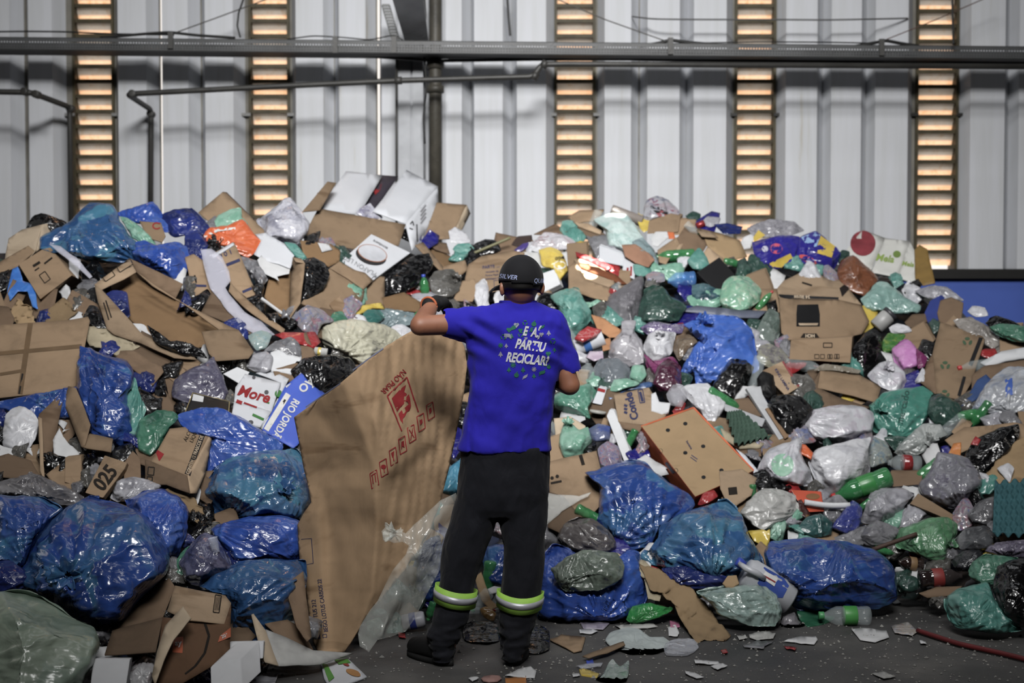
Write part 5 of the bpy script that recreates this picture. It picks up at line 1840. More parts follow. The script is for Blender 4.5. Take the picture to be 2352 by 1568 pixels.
# HCH carton and its stack
B('trash_bag', 'black bag wedged right of the crushed large carton', 'bag', '1955,802 1990,762 2012,750 2028,782 2012,832 1985,854 1958,842', BLACK, T=.1)
t, ps = Pn('carton', 'large crushed brown carton printed with a dark appliance', 'box',
           [('front_panel', '1789,682,0 1860,686,-.03 1926,688,-.03 1979,700,0 1997,738,.03 1979,766,.02 1936,776,-.02 1811,780,-.05 1795,763,-.03', None),
            ('lid', '1785,662,.02 1800,645,.08 1837,626,.14 1875,628,.14 1907,642,.12 1940,640,.12 1953,667,.08 1979,700,0 1926,690,-.03 1789,684,0', CBL)], CB, dY=-.05, ref='the large crushed carton', crumple=.014)
ink(t, ps, ['1788,676 1860,680 1926,683 1926,690 1860,689 1789,685', '1928,662 1944,650 1950,664 1934,682'], BLK, 'printed_band')
text(t, ps, '34 litros', 1842, 683, 11, 181, CBP, .03, lift=.005)
ink(t, ps, ['1831,700 1879,699 1883,722 1883,750 1829,750 1829,720'], BLK, 'printed_appliance')
ink(t, ps, ['1833,743 1879,743 1877,748 1836,748'], CBP, lift=.004)
ink(t, ps, ['1838,776 1845,766 1875,766 1882,776'], INKB)
text(t, ps, 'HCH', 1860, 772, 10, 180, CBP, .04, lift=.005)
ink(t, ps, [line2(1842, 649, 1865, 656, 4)], INKB)
t = X('small_carton', 'low brown carton with handling icons under the large crushed carton', 'box', '1816,782,0 1958,773,0 1953,833,-.03 1813,825,-.03', (4, -4, .16), CB, dY=-.04, ref='the carton with icons')
ink(t, [t], frame2(1901, 793, 20, 10, 0, 2) + frame2(1876, 819, 10, 9, 0, 1.5) + frame2(1889, 819, 9, 9, 0, 1.5) + frame2(1906, 819, 10, 9, 0, 1.5) + frame2(1922, 819, 10, 10, 0, 1.5) + [line2(1906, 815, 1906, 823, 3), line2(1922, 815, 1922, 823, 3)], INKB)
B('plastic_bag', 'clear bag with white knot left of the large crushed carton', 'bag', '1734,770 1748,735 1768,708 1790,720 1792,760 1780,792 1752,795', film('#5f6f68', '#8b9690', '#37463f', .18, bump=.7), ref='the white-knotted clear bag')
B('plastic_bag', 'clear bag with green and violet peelings left of the carton with icons', 'bag', '1738,830 1742,798 1765,788 1795,800 1815,825 1800,838 1765,846', film('#7e7a78', '#9fa07c', '#4c465c', .22, bump=.7, scale=15))
B('plastic_bag', 'mint green bag of bottles below the torn brown cartons', 'bag', '1652,690 1660,650 1685,632 1720,636 1748,665 1745,690 1720,712 1690,718 1662,710', film('#7ab292', '#c4c8b4', '#4a8a7c', .3, bump=.6, scale=13), T=.11, ref='the mint bag of bottles')
bottle('soft_drink_bottle', 'dark green bottle slanting right of the mint bag of bottles', 'bottle', (1738, 712), (1775, 668), 8, PETG, REDCAP)
Pn('plastic_sheet', 'grey blue sheet lying across above the blue tarpaulin', 'plastic sheet', [('', '1562,712 1600,701 1660,706 1700,712 1762,713 1742,730 1690,728 1640,722', None)], flat('#5d6478', .5, .4, bump=.2), thick=.008, crumple=.015, ref='the grey blue sheet')
B('plastic_bag', 'purple and white rubbish left of the blue tarpaulin', 'bag', '1470,752 1500,738 1545,745 1572,742 1566,765 1530,768 1490,770', film('#6a5c86', '#bdbcc4', '#2e2c5c', .22, bump=.7, scale=16), T=.05)
bottle('milk_bottle', 'white dairy bottle with a blue label right of the sleeve', 'bottle', (1322, 800), (1386, 775), 20, WCARD, None, flat('#3a78c8', .4), kind='tube')
Pn('wrapper', 'red, white and yellow packet above the white dairy bottle', 'packet', [('', '1320,775 1330,762 1350,748 1382,756 1370,768 1338,782', None)], film('#b52a30', '#c8c8c4', '#8a1c22', .25, bump=.4, scale=16), thick=.02)
Pn('wrapper', 'pink and white film scrap below the white dairy bottle', 'wrapper', [('', '1346,822 1355,808 1385,806 1386,822 1365,830', None)], film('#b8a4b8', '#d8ccd8', '#a070a8', .3), thick=.002, crumple=.03)
B('plastic_bag', 'grey clear crumpled bag right of the sleeve cuff', 'bag', '1362,850 1378,824 1420,822 1448,845 1445,872 1405,882 1372,875', film('#6f777f', '#9aa2a8', '#454c56', .2, bump=.7), T=.07)
B('plastic_bag', 'translucent white bag tied in a tuft left of a tied white bag', 'bag', '1428,737 1460,736 1458,760 1476,786 1480,835 1444,842 1398,820 1402,786 1426,762', film('#a9a7ae', '#c8c6cc', '#8a8690', .3, .9, bump=.6), T=.1, ref='the tufted translucent bag')
B('plastic_bag', 'dark magenta bag under the tied white bag', 'bag', '1478,812 1500,828 1545,818 1564,845 1550,882 1520,888 1490,852', MAGENTA, T=.07)
B('plastic_bag', 'maroon mesh-like clear bag left of the blue tarpaulin', 'bag', '1498,880 1510,842 1535,822 1562,840 1566,878 1555,900 1515,898', MAROON, T=.08, ref='the maroon bag')
B('plastic_bag', 'round tied white bag left of the blue tarpaulin', 'bag', '1477,794 1490,766 1515,758 1552,764 1548,785 1541,815 1500,832 1482,812', WHITE, T=.11, knot=(1512, 768), ref='the tied white bag')
B('plastic_bag', 'crumpled brown and clear plastic at the left edge of the blue tarpaulin', 'bag', '1545,800 1560,770 1600,768 1605,785 1580,805 1560,830', film('#6a5844', '#8a7a66', '#3e3428', .25, bump=.7))
B('tarpaulin', 'blue tarpaulin sheet draped in folds over the right heap', 'tarpaulin', '1570,746 1618,725 1694,727 1727,759 1738,810 1746,850 1710,868 1686,850 1648,875 1600,888 1594,853 1562,864 1578,828 1606,772', TARP, T=.09, wr=1.6, knot=(1612, 738), ref='the blue tarpaulin')
B('trash_bag', 'black bag with a sheen lying on the lower right of the blue tarpaulin', 'bag', '1679,824 1712,826 1732,843 1722,866 1700,895 1679,921 1636,892 1652,858', BLACK, T=.11, ref='the black bag on the tarpaulin')
t = X('carton', 'brown carton corner with a red stripe, right of the black bag on the tarpaulin', 'box', '1748,852,.02 1799,828,.03 1838,887,-.02 1804,908,-.04', (-6, 12, .1), CBL)
ink(t, [t], ['1796,831 1800,829 1837,886 1832,889'], flat('#8c3438', .7))
text(t, [t], 'KING LAMINA', 1796, 872, 9, -58, INKN, .02)
B('plastic_bag', 'white bag tied at the neck left of the pink bag, with pale print', 'bag', '1992,862 2021,832 2052,830 2079,856 2084,889 2052,904 2021,890', WHITEP, T=.1, knot=(2040, 838), ref='the white bag left of the flat carton')
t, ps = Pn('flattened_carton', 'tall brown unfolded carton with green recycling marks near the right edge', 'cardboard',
           [('panel', '2160,738,0 2257,772,0 2262,778,0 2231,878,-.02 2207,919,-.03 2150,905,-.02 2142,812,-.01', None), ('flap', '2142,812,0 2129,831,.02 2113,877,.02 2149,905,-.02 2150,850,-.01', CBD)], CB, ref='the carton with green recycling marks', crumple=.012)
for (x, y) in ((2222, 784), (2171, 839), (2170, 905)):
    ink(t, ps, [ell2(x + 8 * math.cos(a), y + 6 * math.sin(a), 6, 3.5, math.degrees(-a) + 90) for a in (0.5, 2.6, 4.7)], flat('#3c5a3c', .7))
ink(t, ps, ['2249,775 2258,776 2233,841 2224,838', '2212,864 2219,866 2206,912 2199,908'], BLK, 'printed_bar')
B('plastic_bag', 'bright pink bag near the right, left of the unfolded carton', 'bag', '2048,803 2062,788 2083,778 2108,802 2112,838 2096,848 2068,850 2054,830', PINK, T=.09, ref='the pink bag')
B('plastic_bag', 'magenta film tail right of the bright pink bag', 'bag', '2104,800 2130,820 2124,842 2108,846', MAGENTA, T=.02)
t, ps = Pn('carton', 'large dented brown carton below the carton with icons', 'box',
           [('lid', '1885,846,.05 1968,856,.06 2024,889,.02 2013,925,-.03 1960,908,-.03 1878,890,0', None), ('side_panel', '1852,913,0 1885,846,.05 1878,890,0 1935,915,-.02 2003,936,-.03 1930,940,-.04 1870,930,-.02', CBD),
            ('flap', '1840,905,.06 1855,850,.1 1885,843,.1 1860,900,.04', CBD)], CB, ref='the dented carton')
B('plastic_bag', 'clear and beige plastic film on top of the dented carton', 'bag', '1870,850 1890,836 1940,840 1978,850 1970,858 1920,852', film('#8d8474', '#b5ac9c', '#5e5648', .25))
B('trash_bag', 'black bag above the long white slats', 'bag', '1738,870 1752,852 1776,862 1782,905 1765,915 1745,905', flat('#101012', .6, .3, bump=.4), T=.06)
B('trash_bag', 'shiny black bag right of the long white slats', 'bag', '1762,930 1775,908 1805,904 1840,910 1870,942 1852,976 1822,1002 1790,982', BLACK, T=.12, ref='the black bag right of the slats')
# conde, foam strip, banana carton
Pn('plastic_sheet', 'crumpled blue strip of film lying above the blue-lettered carton', 'plastic sheet', [('', '1396,905 1410,890 1470,880 1490,875 1512,880 1490,888 1440,896 1400,918', None)], film('#33598f', '#4a74b0', '#223f6a', .35), thick=.004, crumple=.02)
B('plastic_bag', 'pale mint bag with blue tie left above the blue-lettered carton', 'bag', '1400,896 1410,872 1440,868 1470,880 1450,890 1415,900', MINT, T=.04)
B('plastic_bag', 'pale green clear bag above the maroon bag', 'bag', '1446,870 1452,840 1478,838 1486,862 1470,880', MINT, T=.05)
bottle('water_bottle', 'clear plastic bottle just right of the bent right arm', 'bottle', (1345, 890), (1352, 830), 20, PET, None)
B('plastic_bag', 'green bag right of the worker, below his forearm', 'bag', '1268,910 1300,894 1352,880 1370,898 1352,940 1356,962 1310,952 1275,936', film('#4f8f78', '#7fb8a2', '#2f6a58', .3, bump=.5), T=.1, ref='the green bag below the forearm')
t = X('medicine_carton', 'white and red slim carton right of the green bag below the forearm', 'box', '1360,925 1376,888 1393,894 1382,930', (3, -4, .04), WCARD)
ink(t, [t], ['1374,890 1391,895 1389,902 1372,897'], INKR)
bottle('pot_cover', 'round white pot lid right of the worker', 'lid', (1373, 949), (1374, 943), 19, flat('#b9b8b0', .5), kind='tube')
B('plastic_bag', 'blue and clear bits of bag below the round white pot lid', 'bag', '1352,985 1375,972 1402,980 1400,1010 1370,1015 1354,1005', film('#5d6890', '#9a98a8', '#2a4aa0', .25, bump=.6), T=.05)
B('plastic_bag', 'clear bag of red and blue wrappers beside the white foam strip', 'bag', '1372,1030 1395,1012 1420,1025 1430,1060 1405,1075 1380,1068', film('#8c8698', '#b02c34', '#34409a', .2, bump=.7, scale=22), T=.06)
Pn('paper_sheet', 'pale brown box flap behind the mint bag beside the hip', 'cardboard', [('', '1272,960 1310,955 1345,978 1340,1000 1300,1010 1276,1000', None)], CBP)
B('plastic_bag', 'mint green bulging bag beside the right hip', 'bag', '1284,1000 1300,962 1330,985 1352,980 1361,1026 1338,1046 1296,1051 1284,1026', MINT, T=.11, knot=(1302, 972), ref='the mint bag beside the hip')
t, ps = Pn('carton', 'brown carton with a dark blue sideways name printed on it', 'box', [('panel', '1410,905,0 1490,889,.02 1530,955,-.02 1524,960,-.02 1478,975,-.03 1420,968,-.03', None), ('panel', '1420,968,-.03 1478,975,-.03 1468,994,-.01 1430,984,-.01', CBD)], CBL, dY=-.03, ref='the blue-lettered carton')
text(t, ps, 'Conde', 1451, 933, 26, 105, INKN, .035, sx=.9)
ink(t, ps, frame2(1473, 910, 30, 11, -80, 2) + [line2(1470, 900, 1476, 922, 6)], INKN)
ink(t, ps, [line2(1436, 950 - 8 * k, 1438, 945 - 8 * k, 8) for k in range(3)], INKN)
Pn('foam_piece', 'knot-shaped white foam piece on the blue-lettered carton', 'styrofoam', [('', '1496,905 1506,900 1514,922 1540,925 1536,945 1520,950 1496,942', None)], FOAM, thick=.03, crumple=.01)
X('foam_strip', 'long white foam bar standing between the hip and the orange-sided carton', 'styrofoam', '1393,955 1400,940 1410,942 1424,975 1455,1056 1436,1066', (4, -3, .05), FOAM, dY=-.03, ref='the white foam bar')
B('plastic_bag', 'clear film lobe left part above the orange-sided carton', 'bag', '1530,905 1548,880 1570,885 1580,910 1565,935 1540,930', clear('#b9b9c0', .6, .2), T=.05)
B('plastic_bag', 'white translucent bag above the right corner of the orange-sided carton', 'bag', '1562,892 1580,882 1625,881 1660,912 1668,924 1658,948 1635,978 1605,945 1575,912', WHITE, T=.09, ref='the translucent bag above the orange-sided carton')
X('wood_board', 'white painted board lying above the green egg tray', 'board', '1664,926 1758,962 1750,980 1664,942', (2, 4, .03), flat('#a9abb0', .6))
X('wood_plank', 'long pale slat slanting down right of the green egg tray', 'board', '1714,891 1748,886 1752,905 1808,1003 1790,1010', (-4, 4, .03), flat('#b4b6ba', .6), dY=-.03, ref='the long pale slat')
X('wood_plank', 'thin brown batten beside the long pale slat', 'board', '1758,938 1765,935 1812,1002 1803,1008', (-3, 3, .03), flat('#8a6a48', .7))
Pn('newspaper', 'wad of old newspapers under the green egg tray', 'newspaper', [('', '1655,982 1690,1005 1745,1015 1756,1018 1745,1028 1700,1028 1665,1008', None)], BEIGE, thick=.02)
egg_tray('egg_tray', 'green pulp egg tray near the orange-sided carton', 'egg tray', '1668,950,0 1702,945,.03 1772,1005,0 1690,1022,-.04', 6, 4, flat('#3f5a4c', .85, .2, bump=.2), .016, -.02, ref='the green egg tray')
Pn('cardboard_piece', 'thin white edged card behind the orange-sided carton on its right', 'cardboard', [('', '1690,1030 1712,1045 1745,1085 1735,1090', None)], WCARD)
t = X('fruit_carton', 'brown fruit carton with orange sides and round holes', 'box', '1473,978,.06 1593,935,.08 1732,1080,-.04 1597,1140,-.08', (-6, 36, .14), card('#a88a60', .12), dY=-.06, ref='the orange-sided carton', sides=flat('#dc6426', .6, .3))
ink(t, [t], [ell2(x, y, 5, 4) for x, y in ((1534, 988), (1574, 973), (1615, 1025), (1574, 1040), (1657, 1080), (1616, 1096))], BLK, 'hole')
ink(t, [t], [line2(1473, 979, 1593, 936, 4), line2(1593, 936, 1731, 1080, 4)], flat('#dc6426', .6, .3), 'printed_edge')
ink(t, [t], [ell2(1518, 1035, 4, 5, 40), ell2(1553, 1080, 4, 5, 40)], BLK, 'hole')
text(t, [t], 'banana', 1583, 1022, 8, -58, INKN, .01)
ink(t, [t], [line2(1588, 1045, 1602, 1055, 2), line2(1586, 1050, 1600, 1060, 2), line2(1530, 1062, 1548, 1086, 6)], flat('#4d4862', .7))
# paper bags etc right of the orange-sided carton
t, ps = Pn('flattened_carton', 'crumpled tan carton leaf on the lower corner of the orange-sided carton', 'cardboard', [('', '1652,1082 1705,1075 1738,1095 1725,1135 1690,1160 1668,1150 1654,1120', None)], CBL, crumple=.02)
ink(t, ps, ['1672,1120 1692,1118 1694,1135 1674,1137'], INKB)
B('plastic_bag', 'red packet with clear film under the orange-sided carton', 'bag', '1602,1160 1615,1130 1640,1125 1650,1140 1625,1158', RED, T=.05)
B('plastic_bag', 'dark green mesh bag right of the big teal bag', 'bag', '2128,945 2140,905 2168,905 2200,925 2212,950 2195,975 2150,978', DKGREEN, T=.1, ref='the dark green mesh bag')
B('plastic_bag', 'white bag with a blue print at the right edge', 'bag', '2232,940 2249,905 2282,864 2315,842 2390,846 2390,938 2320,952 2262,948', film('#a5a9b0', '#bfc3c8', '#4a6a9a', .3, bump=.6), T=.12, ref='the white bag at the right edge')
ink(ALL[-1][0], [ALL[-1][0]], ['2308,872 2325,868 2328,905 2310,912'], flat('#2f5cb8', .5))
Pn('plastic_sheet', 'dark blue plastic strip leaning left of the white bag at the right edge', 'plastic sheet', [('', '2208,932 2245,872 2265,859 2280,875 2240,918', None)], flat('#2b4a80', .4), thick=.01)
B('plastic_bag', 'big teal bag with tied handles and dark print right of centre', 'bag', '1996,932 2026,904 2057,894 2121,886 2144,905 2136,952 2097,1004 2057,1004 2008,990 2004,960', film('#3d8a7a', '#69ab9c', '#2a6a62', .32, bump=.5), T=.15, knot=(2016, 938), ref='the big teal bag')
text(ALL[-1][0], [ALL[-1][0]], 'mercado', 2075, 935, 22, 78, flat('#245a50', .6), .02)
B('plastic_bag', 'plump white bag above another, left of the big teal bag', 'bag', '1848,978 1870,938 1929,929 1980,935 2008,948 2004,989 1960,1010 1890,1018 1862,998', WHITEP, T=.14, ref='the plump white bag')
B('plastic_bag', 'dark clear bag in the hollow below the big teal bag', 'bag', '2030,1005 2060,1000 2100,1008 2090,1030 2055,1035', DKGREEN)
B('plastic_bag', 'white bag with an open tied loop below the big teal bag', 'bag', '2052,1040 2080,1005 2120,972 2158,975 2178,1000 2150,1012 2120,1040 2080,1050', film('#9aa09e', '#b9bdbb', '#6c7472', .32, bump=.6), T=.07, knot=(2130, 1010), ref='the looped white bag')
Pn('cardboard_piece', 'wide dull brown board at the right below the dark green mesh bag', 'cardboard', [('', '2170,1010 2215,980 2330,970 2390,985 2390,1015 2260,1015 2200,1040', None)], CB, crumple=.02, ref='the dull brown board')
B('trash_bag', 'black bag at the right edge under the dull brown board', 'bag', '2212,1052 2240,1008 2290,984 2338,974 2342,1000 2302,1062 2260,1088 2228,1080', BLACK, T=.1, ref='the black bag at the right')
Pn('paper_bag', 'brown paper sack leaning at the right edge below the black bag', 'paper bag', [('', '2262,1092 2290,1058 2330,1010 2390,970 2390,1110 2310,1118', None)], KRAFT, thick=.004, crumple=.06, freq=8, step=6, ref='the brown paper sack')
Pn('wrapper', 'orange and yellow wrapper above the grey bag with boxes', 'wrapper', [('', '2178,1042 2190,1018 2208,1016 2205,1048 2190,1052', None)], film('#d07a1e', '#d8b030', '#a8501a', .3), thick=.004, crumple=.02)
Pn('wrapper', 'small red wrapper right of the orange and yellow wrapper', 'wrapper', [('', '2228,1018 2240,1000 2252,1008 2245,1022', None)], RED, thick=.004, crumple=.02)
B('plastic_bag', 'white bag with a green bottle inside, left of the large white bag', 'bag', '1736,1088 1752,1050 1770,1028 1811,1016 1841,1002 1842,1047 1862,1083 1864,1116 1811,1113 1775,1102', WHITEP, T=.12, ref='the white bag with a green bottle')
ink(ALL[-1][0], [ALL[-1][0]], [ell2(1797, 1068, 26, 26)], film('#8cc0a4', '#a8d0b8', '#74b090', .35), 'bottle_showing_through')
Pn('wrapper', 'orange crisp packet between two white bags', 'packet', [('', '1826,1015 1850,1020 1868,1040 1864,1055 1840,1040', None)], ORANGE, thick=.01, crumple=.02)
B('plastic_bag', 'large plain white bag below the plump white bag', 'bag', '1858,1065 1873,1032 1945,1012 2000,1003 1994,1035 1998,1085 1950,1110 1908,1140 1880,1120', WHITE, T=.15, ref='the large white bag')
B('plastic_bag', 'clear bag with blue and green packets right of the large white bag', 'bag', '1992,1030 2010,1004 2035,1015 2052,1050 2040,1065 2000,1075', film('#8a9290', '#b0b49a', '#4f7a9a', .2, bump=.6, scale=14), T=.08)
bottle('soft_drink_bottle', 'clear bottle with a red label below the looped white bag', 'bottle', (2115, 1064), (2035, 1062), 19, PET, None, RED)
X('small_carton', 'brown carton in the shade below the red labelled clear bottle', 'box', '2045,1082 2120,1082 2116,1112 2050,1118', (2, -3, .08), CBD)
B('plastic_bag', 'bundled clear bag of boxes right of the shaded carton', 'bag', '2108,1115 2134,1082 2155,1038 2222,1050 2253,1092 2255,1125 2228,1160 2182,1167 2118,1140', film('#75757e', '#94949c', '#524a66', .24, bump=.6, scale=10), T=.14, ref='the grey bag with boxes')
bottle('soft_drink_bottle', 'green bottle with a red cap lying below the large white bag', 'bottle', (2046, 1092), (1906, 1146), 24, PETG, REDCAP, flat('#2c8a3c', .3), ref='the green bottle')
t = X('tool_case', 'bright orange plastic container left of the green bottle', 'container', '1816,1124 1886,1128 1893,1174 1850,1176 1832,1150', (2, 4, .05), flat('#cf4a1e', .35, .5), ref='the orange container')
ink(t, [t], [ell2(1867, 1140, 16, 7)], flat('#8a5a2a', .5))
Pn('wrapper', 'brown and yellow wrapper under the left end of the orange container', 'wrapper', [('', '1832,1148 1840,1145 1862,1180 1850,1188 1836,1178', None)], film('#4a2420', '#b8902a', '#2c1614', .3), thick=.004)
stick('plastic_pipe', 'white plastic handle lying across the orange container', 'handle', (1848, 1153), (1952, 1160), 7, FOAM, -.03, bend=4)
B('plastic_bag', 'folded white bag spilling black flecked tissue', 'bag', '1700,1180 1716,1152 1750,1122 1783,1121 1828,1138 1834,1172 1800,1195 1755,1220 1728,1206', film('#adadaa', '#c4c4c2', '#7d7d78', .4, bump=.7, scale=12), T=.09, ref='the white bag of tissue')
B('plastic_bag', 'teal and yellow refuse left of the blue and white wrapper', 'bag', '1832,1215 1850,1188 1885,1178 1912,1200 1908,1228 1870,1235', film('#2f5a5a', '#5a8080', '#1a3636', .3, bump=.7), T=.06)
B('plastic_bag', 'white crinkled bag right of the green bottle', 'bag', '1978,1196 1988,1155 2010,1120 2070,1121 2100,1134 2075,1167 2060,1192 1991,1203', GREYW, T=.11, ref='the white crinkled bag')
B('plastic_bag', 'blue and white speckled bag left of the white crinkled bag', 'bag', '1910,1212 1930,1180 1958,1148 1981,1166 1975,1208 1958,1230', film('#3a4490', '#8a8ea4', '#24307c', .3, bump=.6, scale=12), T=.07)
B('plastic_bag', 'grey slack bag below the white crinkled bag', 'bag', '1974,1236 1990,1208 2015,1194 2060,1210 2068,1230 2040,1252 1990,1252', GREY, T=.08)
X('small_carton', 'plain brown box lying right of the white crinkled bag', 'box', '2090,1156,0 2109,1132,.02 2194,1184,.0 2186,1196,-.03', (-4, 8, .08), CB, ref='the plain brown box')
B('plastic_bag', 'dim clear film left of the teal egg tray', 'bag', '2222,1180 2250,1150 2284,1140 2290,1180 2270,1205 2235,1200', film('#5e5e62', '#8a8a90', '#38383c', .18, bump=.8), T=.05)
egg_tray('egg_tray', 'teal pulp egg tray standing at the right edge', 'egg tray', '2284,1108,0 2400,1100,0 2400,1232,-.06 2280,1228,-.06', 5, 5, flat('#2c6068', .8, .2, bump=.2), .016, -.06, ref='the teal egg tray')
B('plastic_bag', 'white scrap bag hanging above the teal egg tray', 'bag', '2290,1075 2315,1062 2330,1075 2320,1108 2308,1098', WHITE, T=.03)
B('plastic_bag', 'dim grey bag left below the teal egg tray', 'bag', '2192,1240 2215,1215 2260,1205 2285,1220 2280,1255 2240,1268 2205,1262', film('#54565a', '#76787c', '#34363a', .25, bump=.6), T=.08)
B('plastic_bag', 'dark grey bag in the shade below the dim grey bag', 'bag', '2185,1290 2210,1265 2250,1262 2265,1285 2235,1310 2200,1312', film('#26272c', '#3a3b40', '#17181b', .3), T=.07)
B('plastic_bag', 'shiny clear lilac bag at the right edge below the teal egg tray', 'bag', '2262,1265 2290,1245 2390,1238 2390,1275 2320,1280', film('#6a6478', '#a49cb4', '#3a3648', .16, bump=.9, scale=14), T=.06)
B('trash_bag', 'translucent green tied bag right of the wooden stick', 'bag', '2058,1238 2069,1213 2132,1190 2178,1188 2200,1206 2197,1230 2182,1260 2172,1296 2116,1278 2060,1256', film('#4f8a5e', '#7fb48a', '#2c5a3c', .3, bump=.5), T=.15, knot=(2190, 1262), ref='the translucent green bag')
bottle('soft_drink_bottle', 'dark bottle with a brown label below the translucent green bag', 'bottle', (2120, 1298), (2060, 1290), 16, film('#2a1c18', bump=.1, rough=.1), None, flat('#8a6a40', .6))
bottle('soft_drink_bottle', 'cola bottle with a red label on the floor right of the large front blue bag', 'bottle', (2110, 1330), (2215, 1322), 22, film('#2a2020', bump=.1, rough=.1), None, flat('#8c2420', .5), ref='the cola bottle')
B('plastic_bag', 'dark green film heap left of the cola bottle', 'bag', '2060,1340 2075,1318 2105,1325 2112,1350 2090,1362 2066,1358', DKGREEN, T=.05)
Pn('cardboard_piece', 'flat brown scrap on the floor under the cola bottle', 'cardboard', [('', '2110,1362 2150,1348 2210,1345 2190,1366 2130,1372', None)], CBD)
stick('wooden_stick', 'dark wooden stick poking out toward the translucent green bag', 'stick', (2004, 1262), (2106, 1226), 5, flat('#4a3226', .7), -.06)
# lower right blues
t, ps = Pn('carton', 'brown carton with small stamps behind the right trouser leg', 'box', [('panel', '1258,1060,0 1370,1034,.03 1388,1115,0 1382,1155,-.02 1345,1195,-.02 1290,1185,-.02 1262,1130,0', None), ('flap', '1262,1130,-.02 1295,1140,-.03 1345,1196,-.04 1300,1230,-.05 1258,1210,-.05', CBD)], CB)
ink(t, ps, [ell2(1268, 1098, 4, 4), ell2(1280, 1094, 4, 4), line2(1333, 1045, 1340, 1068, 8), line2(1265, 1110, 1290, 1105, 5)], INKB)
Pn('plastic_sheet', 'twisted translucent white film pulled right from behind the leg', 'plastic sheet', [('', '1240,1128 1290,1134 1330,1139 1358,1129 1350,1140 1325,1152 1290,1172 1245,1215', None)], clear('#cfd0cc', .6, .3), thick=.002, crumple=.03)
B('trash_bag', 'smoky brown see-through bag right of the trouser knee', 'bag', '1278,1234 1296,1202 1327,1188 1364,1191 1399,1218 1418,1250 1412,1266 1360,1270 1314,1264', film('#5f5a5a', '#84807e', '#3c3838', .24, bump=.6, scale=9), T=.13, ref='the smoky brown bag')
B('trash_bag', 'blue bag with a pointed ear directly below the orange-sided carton', 'bag', '1342,1085 1372,1076 1404,1066 1450,1056 1482,1062 1514,1094 1582,1135 1597,1160 1564,1184 1521,1212 1505,1236 1495,1260 1437,1264 1399,1226 1369,1194 1376,1153 1378,1117', BLUE, T=.22, ref='the pointed blue bag', wr=1.2)
B('trash_bag', 'blue bag with light teal filling left of the large front blue bag', 'bag', '1474,1277 1500,1246 1521,1204 1582,1173 1628,1155 1670,1144 1704,1181 1718,1224 1745,1270 1756,1300 1720,1325 1653,1332 1577,1322 1506,1297', BLUET, T=.24, ref='the teal-filled blue bag', wr=1.3, dY=-.03)
B('trash_bag', 'navy bag bottom in the shade under the teal-filled blue bag', 'bag', '1520,1305 1580,1300 1660,1318 1690,1335 1650,1350 1590,1352 1540,1338', NAVY, T=.08)
B('trash_bag', 'large front blue bag lying full on the floor at right', 'bag', '1753,1264 1766,1240 1861,1235 1950,1244 2019,1266 2048,1299 2062,1338 2058,1378 2019,1398 1950,1401 1839,1401 1790,1370 1768,1334', BLUE, T=.3, dY=-.1, ref='the large front blue bag', wr=.9)
B('trash_bag', 'blue slumped bag on the floor under the grey green bag', 'bag', '1238,1300 1268,1248 1310,1262 1335,1300 1415,1296 1440,1262 1468,1268 1474,1312 1494,1345 1482,1382 1450,1422 1400,1428 1340,1432 1290,1444 1236,1424', BLUE2, T=.2, dY=-.02, ref='the slumped blue bag', wr=1.4)
B('trash_bag', 'blue bag seen between the trouser legs', 'bag', '1108,1262 1140,1248 1175,1258 1180,1330 1150,1345 1115,1330', BLUE, T=.1)
B('trash_bag', 'blue bag left of the left trouser leg, low behind the film', 'bag', '950,1300 975,1240 1010,1230 1020,1330 990,1380 955,1370', BLUE, T=.1)
B('plastic_bag', 'turquoise bag between the held cardboard and the shirt hem', 'bag', '1005,1135 1030,1075 1062,1050 1090,1060 1070,1120 1040,1140', film('#2f86a8', '#4aa0bc', '#1f5f80', .28, bump=.6), T=.07)
Pn('paper_bag', 'beige torn paper left of the crumpled kraft paper', 'paper', [('', '1412,1272 1470,1290 1510,1302 1530,1340 1515,1380 1488,1372 1478,1320', None)], BEIGE, thick=.003, crumple=.06, freq=9, step=5)
B('trash_bag', 'grey green flat bag lying on the slumped blue bag', 'bag', '1266,1304 1317,1270 1364,1260 1416,1270 1434,1296 1430,1327 1379,1356 1296,1356 1274,1328', GREYGREEN, T=.1, wr=1.5, ref='the grey green bag')
B('plastic_bag', 'bright green bag on the floor right of the slumped blue bag', 'bag', '1438,1422 1450,1392 1490,1384 1545,1396 1530,1412 1490,1426 1455,1434', film('#1f8a3c', '#2ca04c', '#126028', .3), T=.05, ref='the bright green bag')
Pn('paper_bag', 'long crumpled kraft paper trailing onto the floor', 'paper', [('', '1468,1292 1512,1300 1552,1330 1592,1352 1640,1410 1678,1455 1662,1472 1600,1477 1565,1422 1540,1372 1492,1342', None)], KRAFT, thick=.003, crumple=.075, freq=9, dY=-.04, step=6, ref='the long kraft paper')
# white jug
wj = bottle('detergent_jug', 'white plastic jug with a blue label lying by the large front blue bag', 'jug', (1815, 1376), (1690, 1302), 39, flat('#b9bcc4', .35, .5), None, dY=-.09, kind='jar', ref='the white jug')
bvj = surface_of([wj])
ink(wj, bvj, ['1741,1318 1755,1302 1800,1328 1812,1345 1798,1372 1786,1372 1740,1340'], flat('#2f4fa8', .4), 'label_band')
ink(wj, bvj, ['1748,1326 1758,1312 1786,1328 1778,1346'], INKW, 'paper_label', .004)
ink(wj, bvj, [line2(1754, 1322, 1780, 1337, 3)], INKR, 'printed_mark', .006)
V_, F_ = tubemesh(np.array([np.array(wj.location) + np.array(q) for q in ((-.145, -.05, .12), (-.12, -.09, .105), (-.07, -.10, .085), (-.03, -.085, .055))]), [.012, .016, .016, .012], 10)
obj('handle', V_, F_, flat('#b9bcc4', .35, .5), wj)
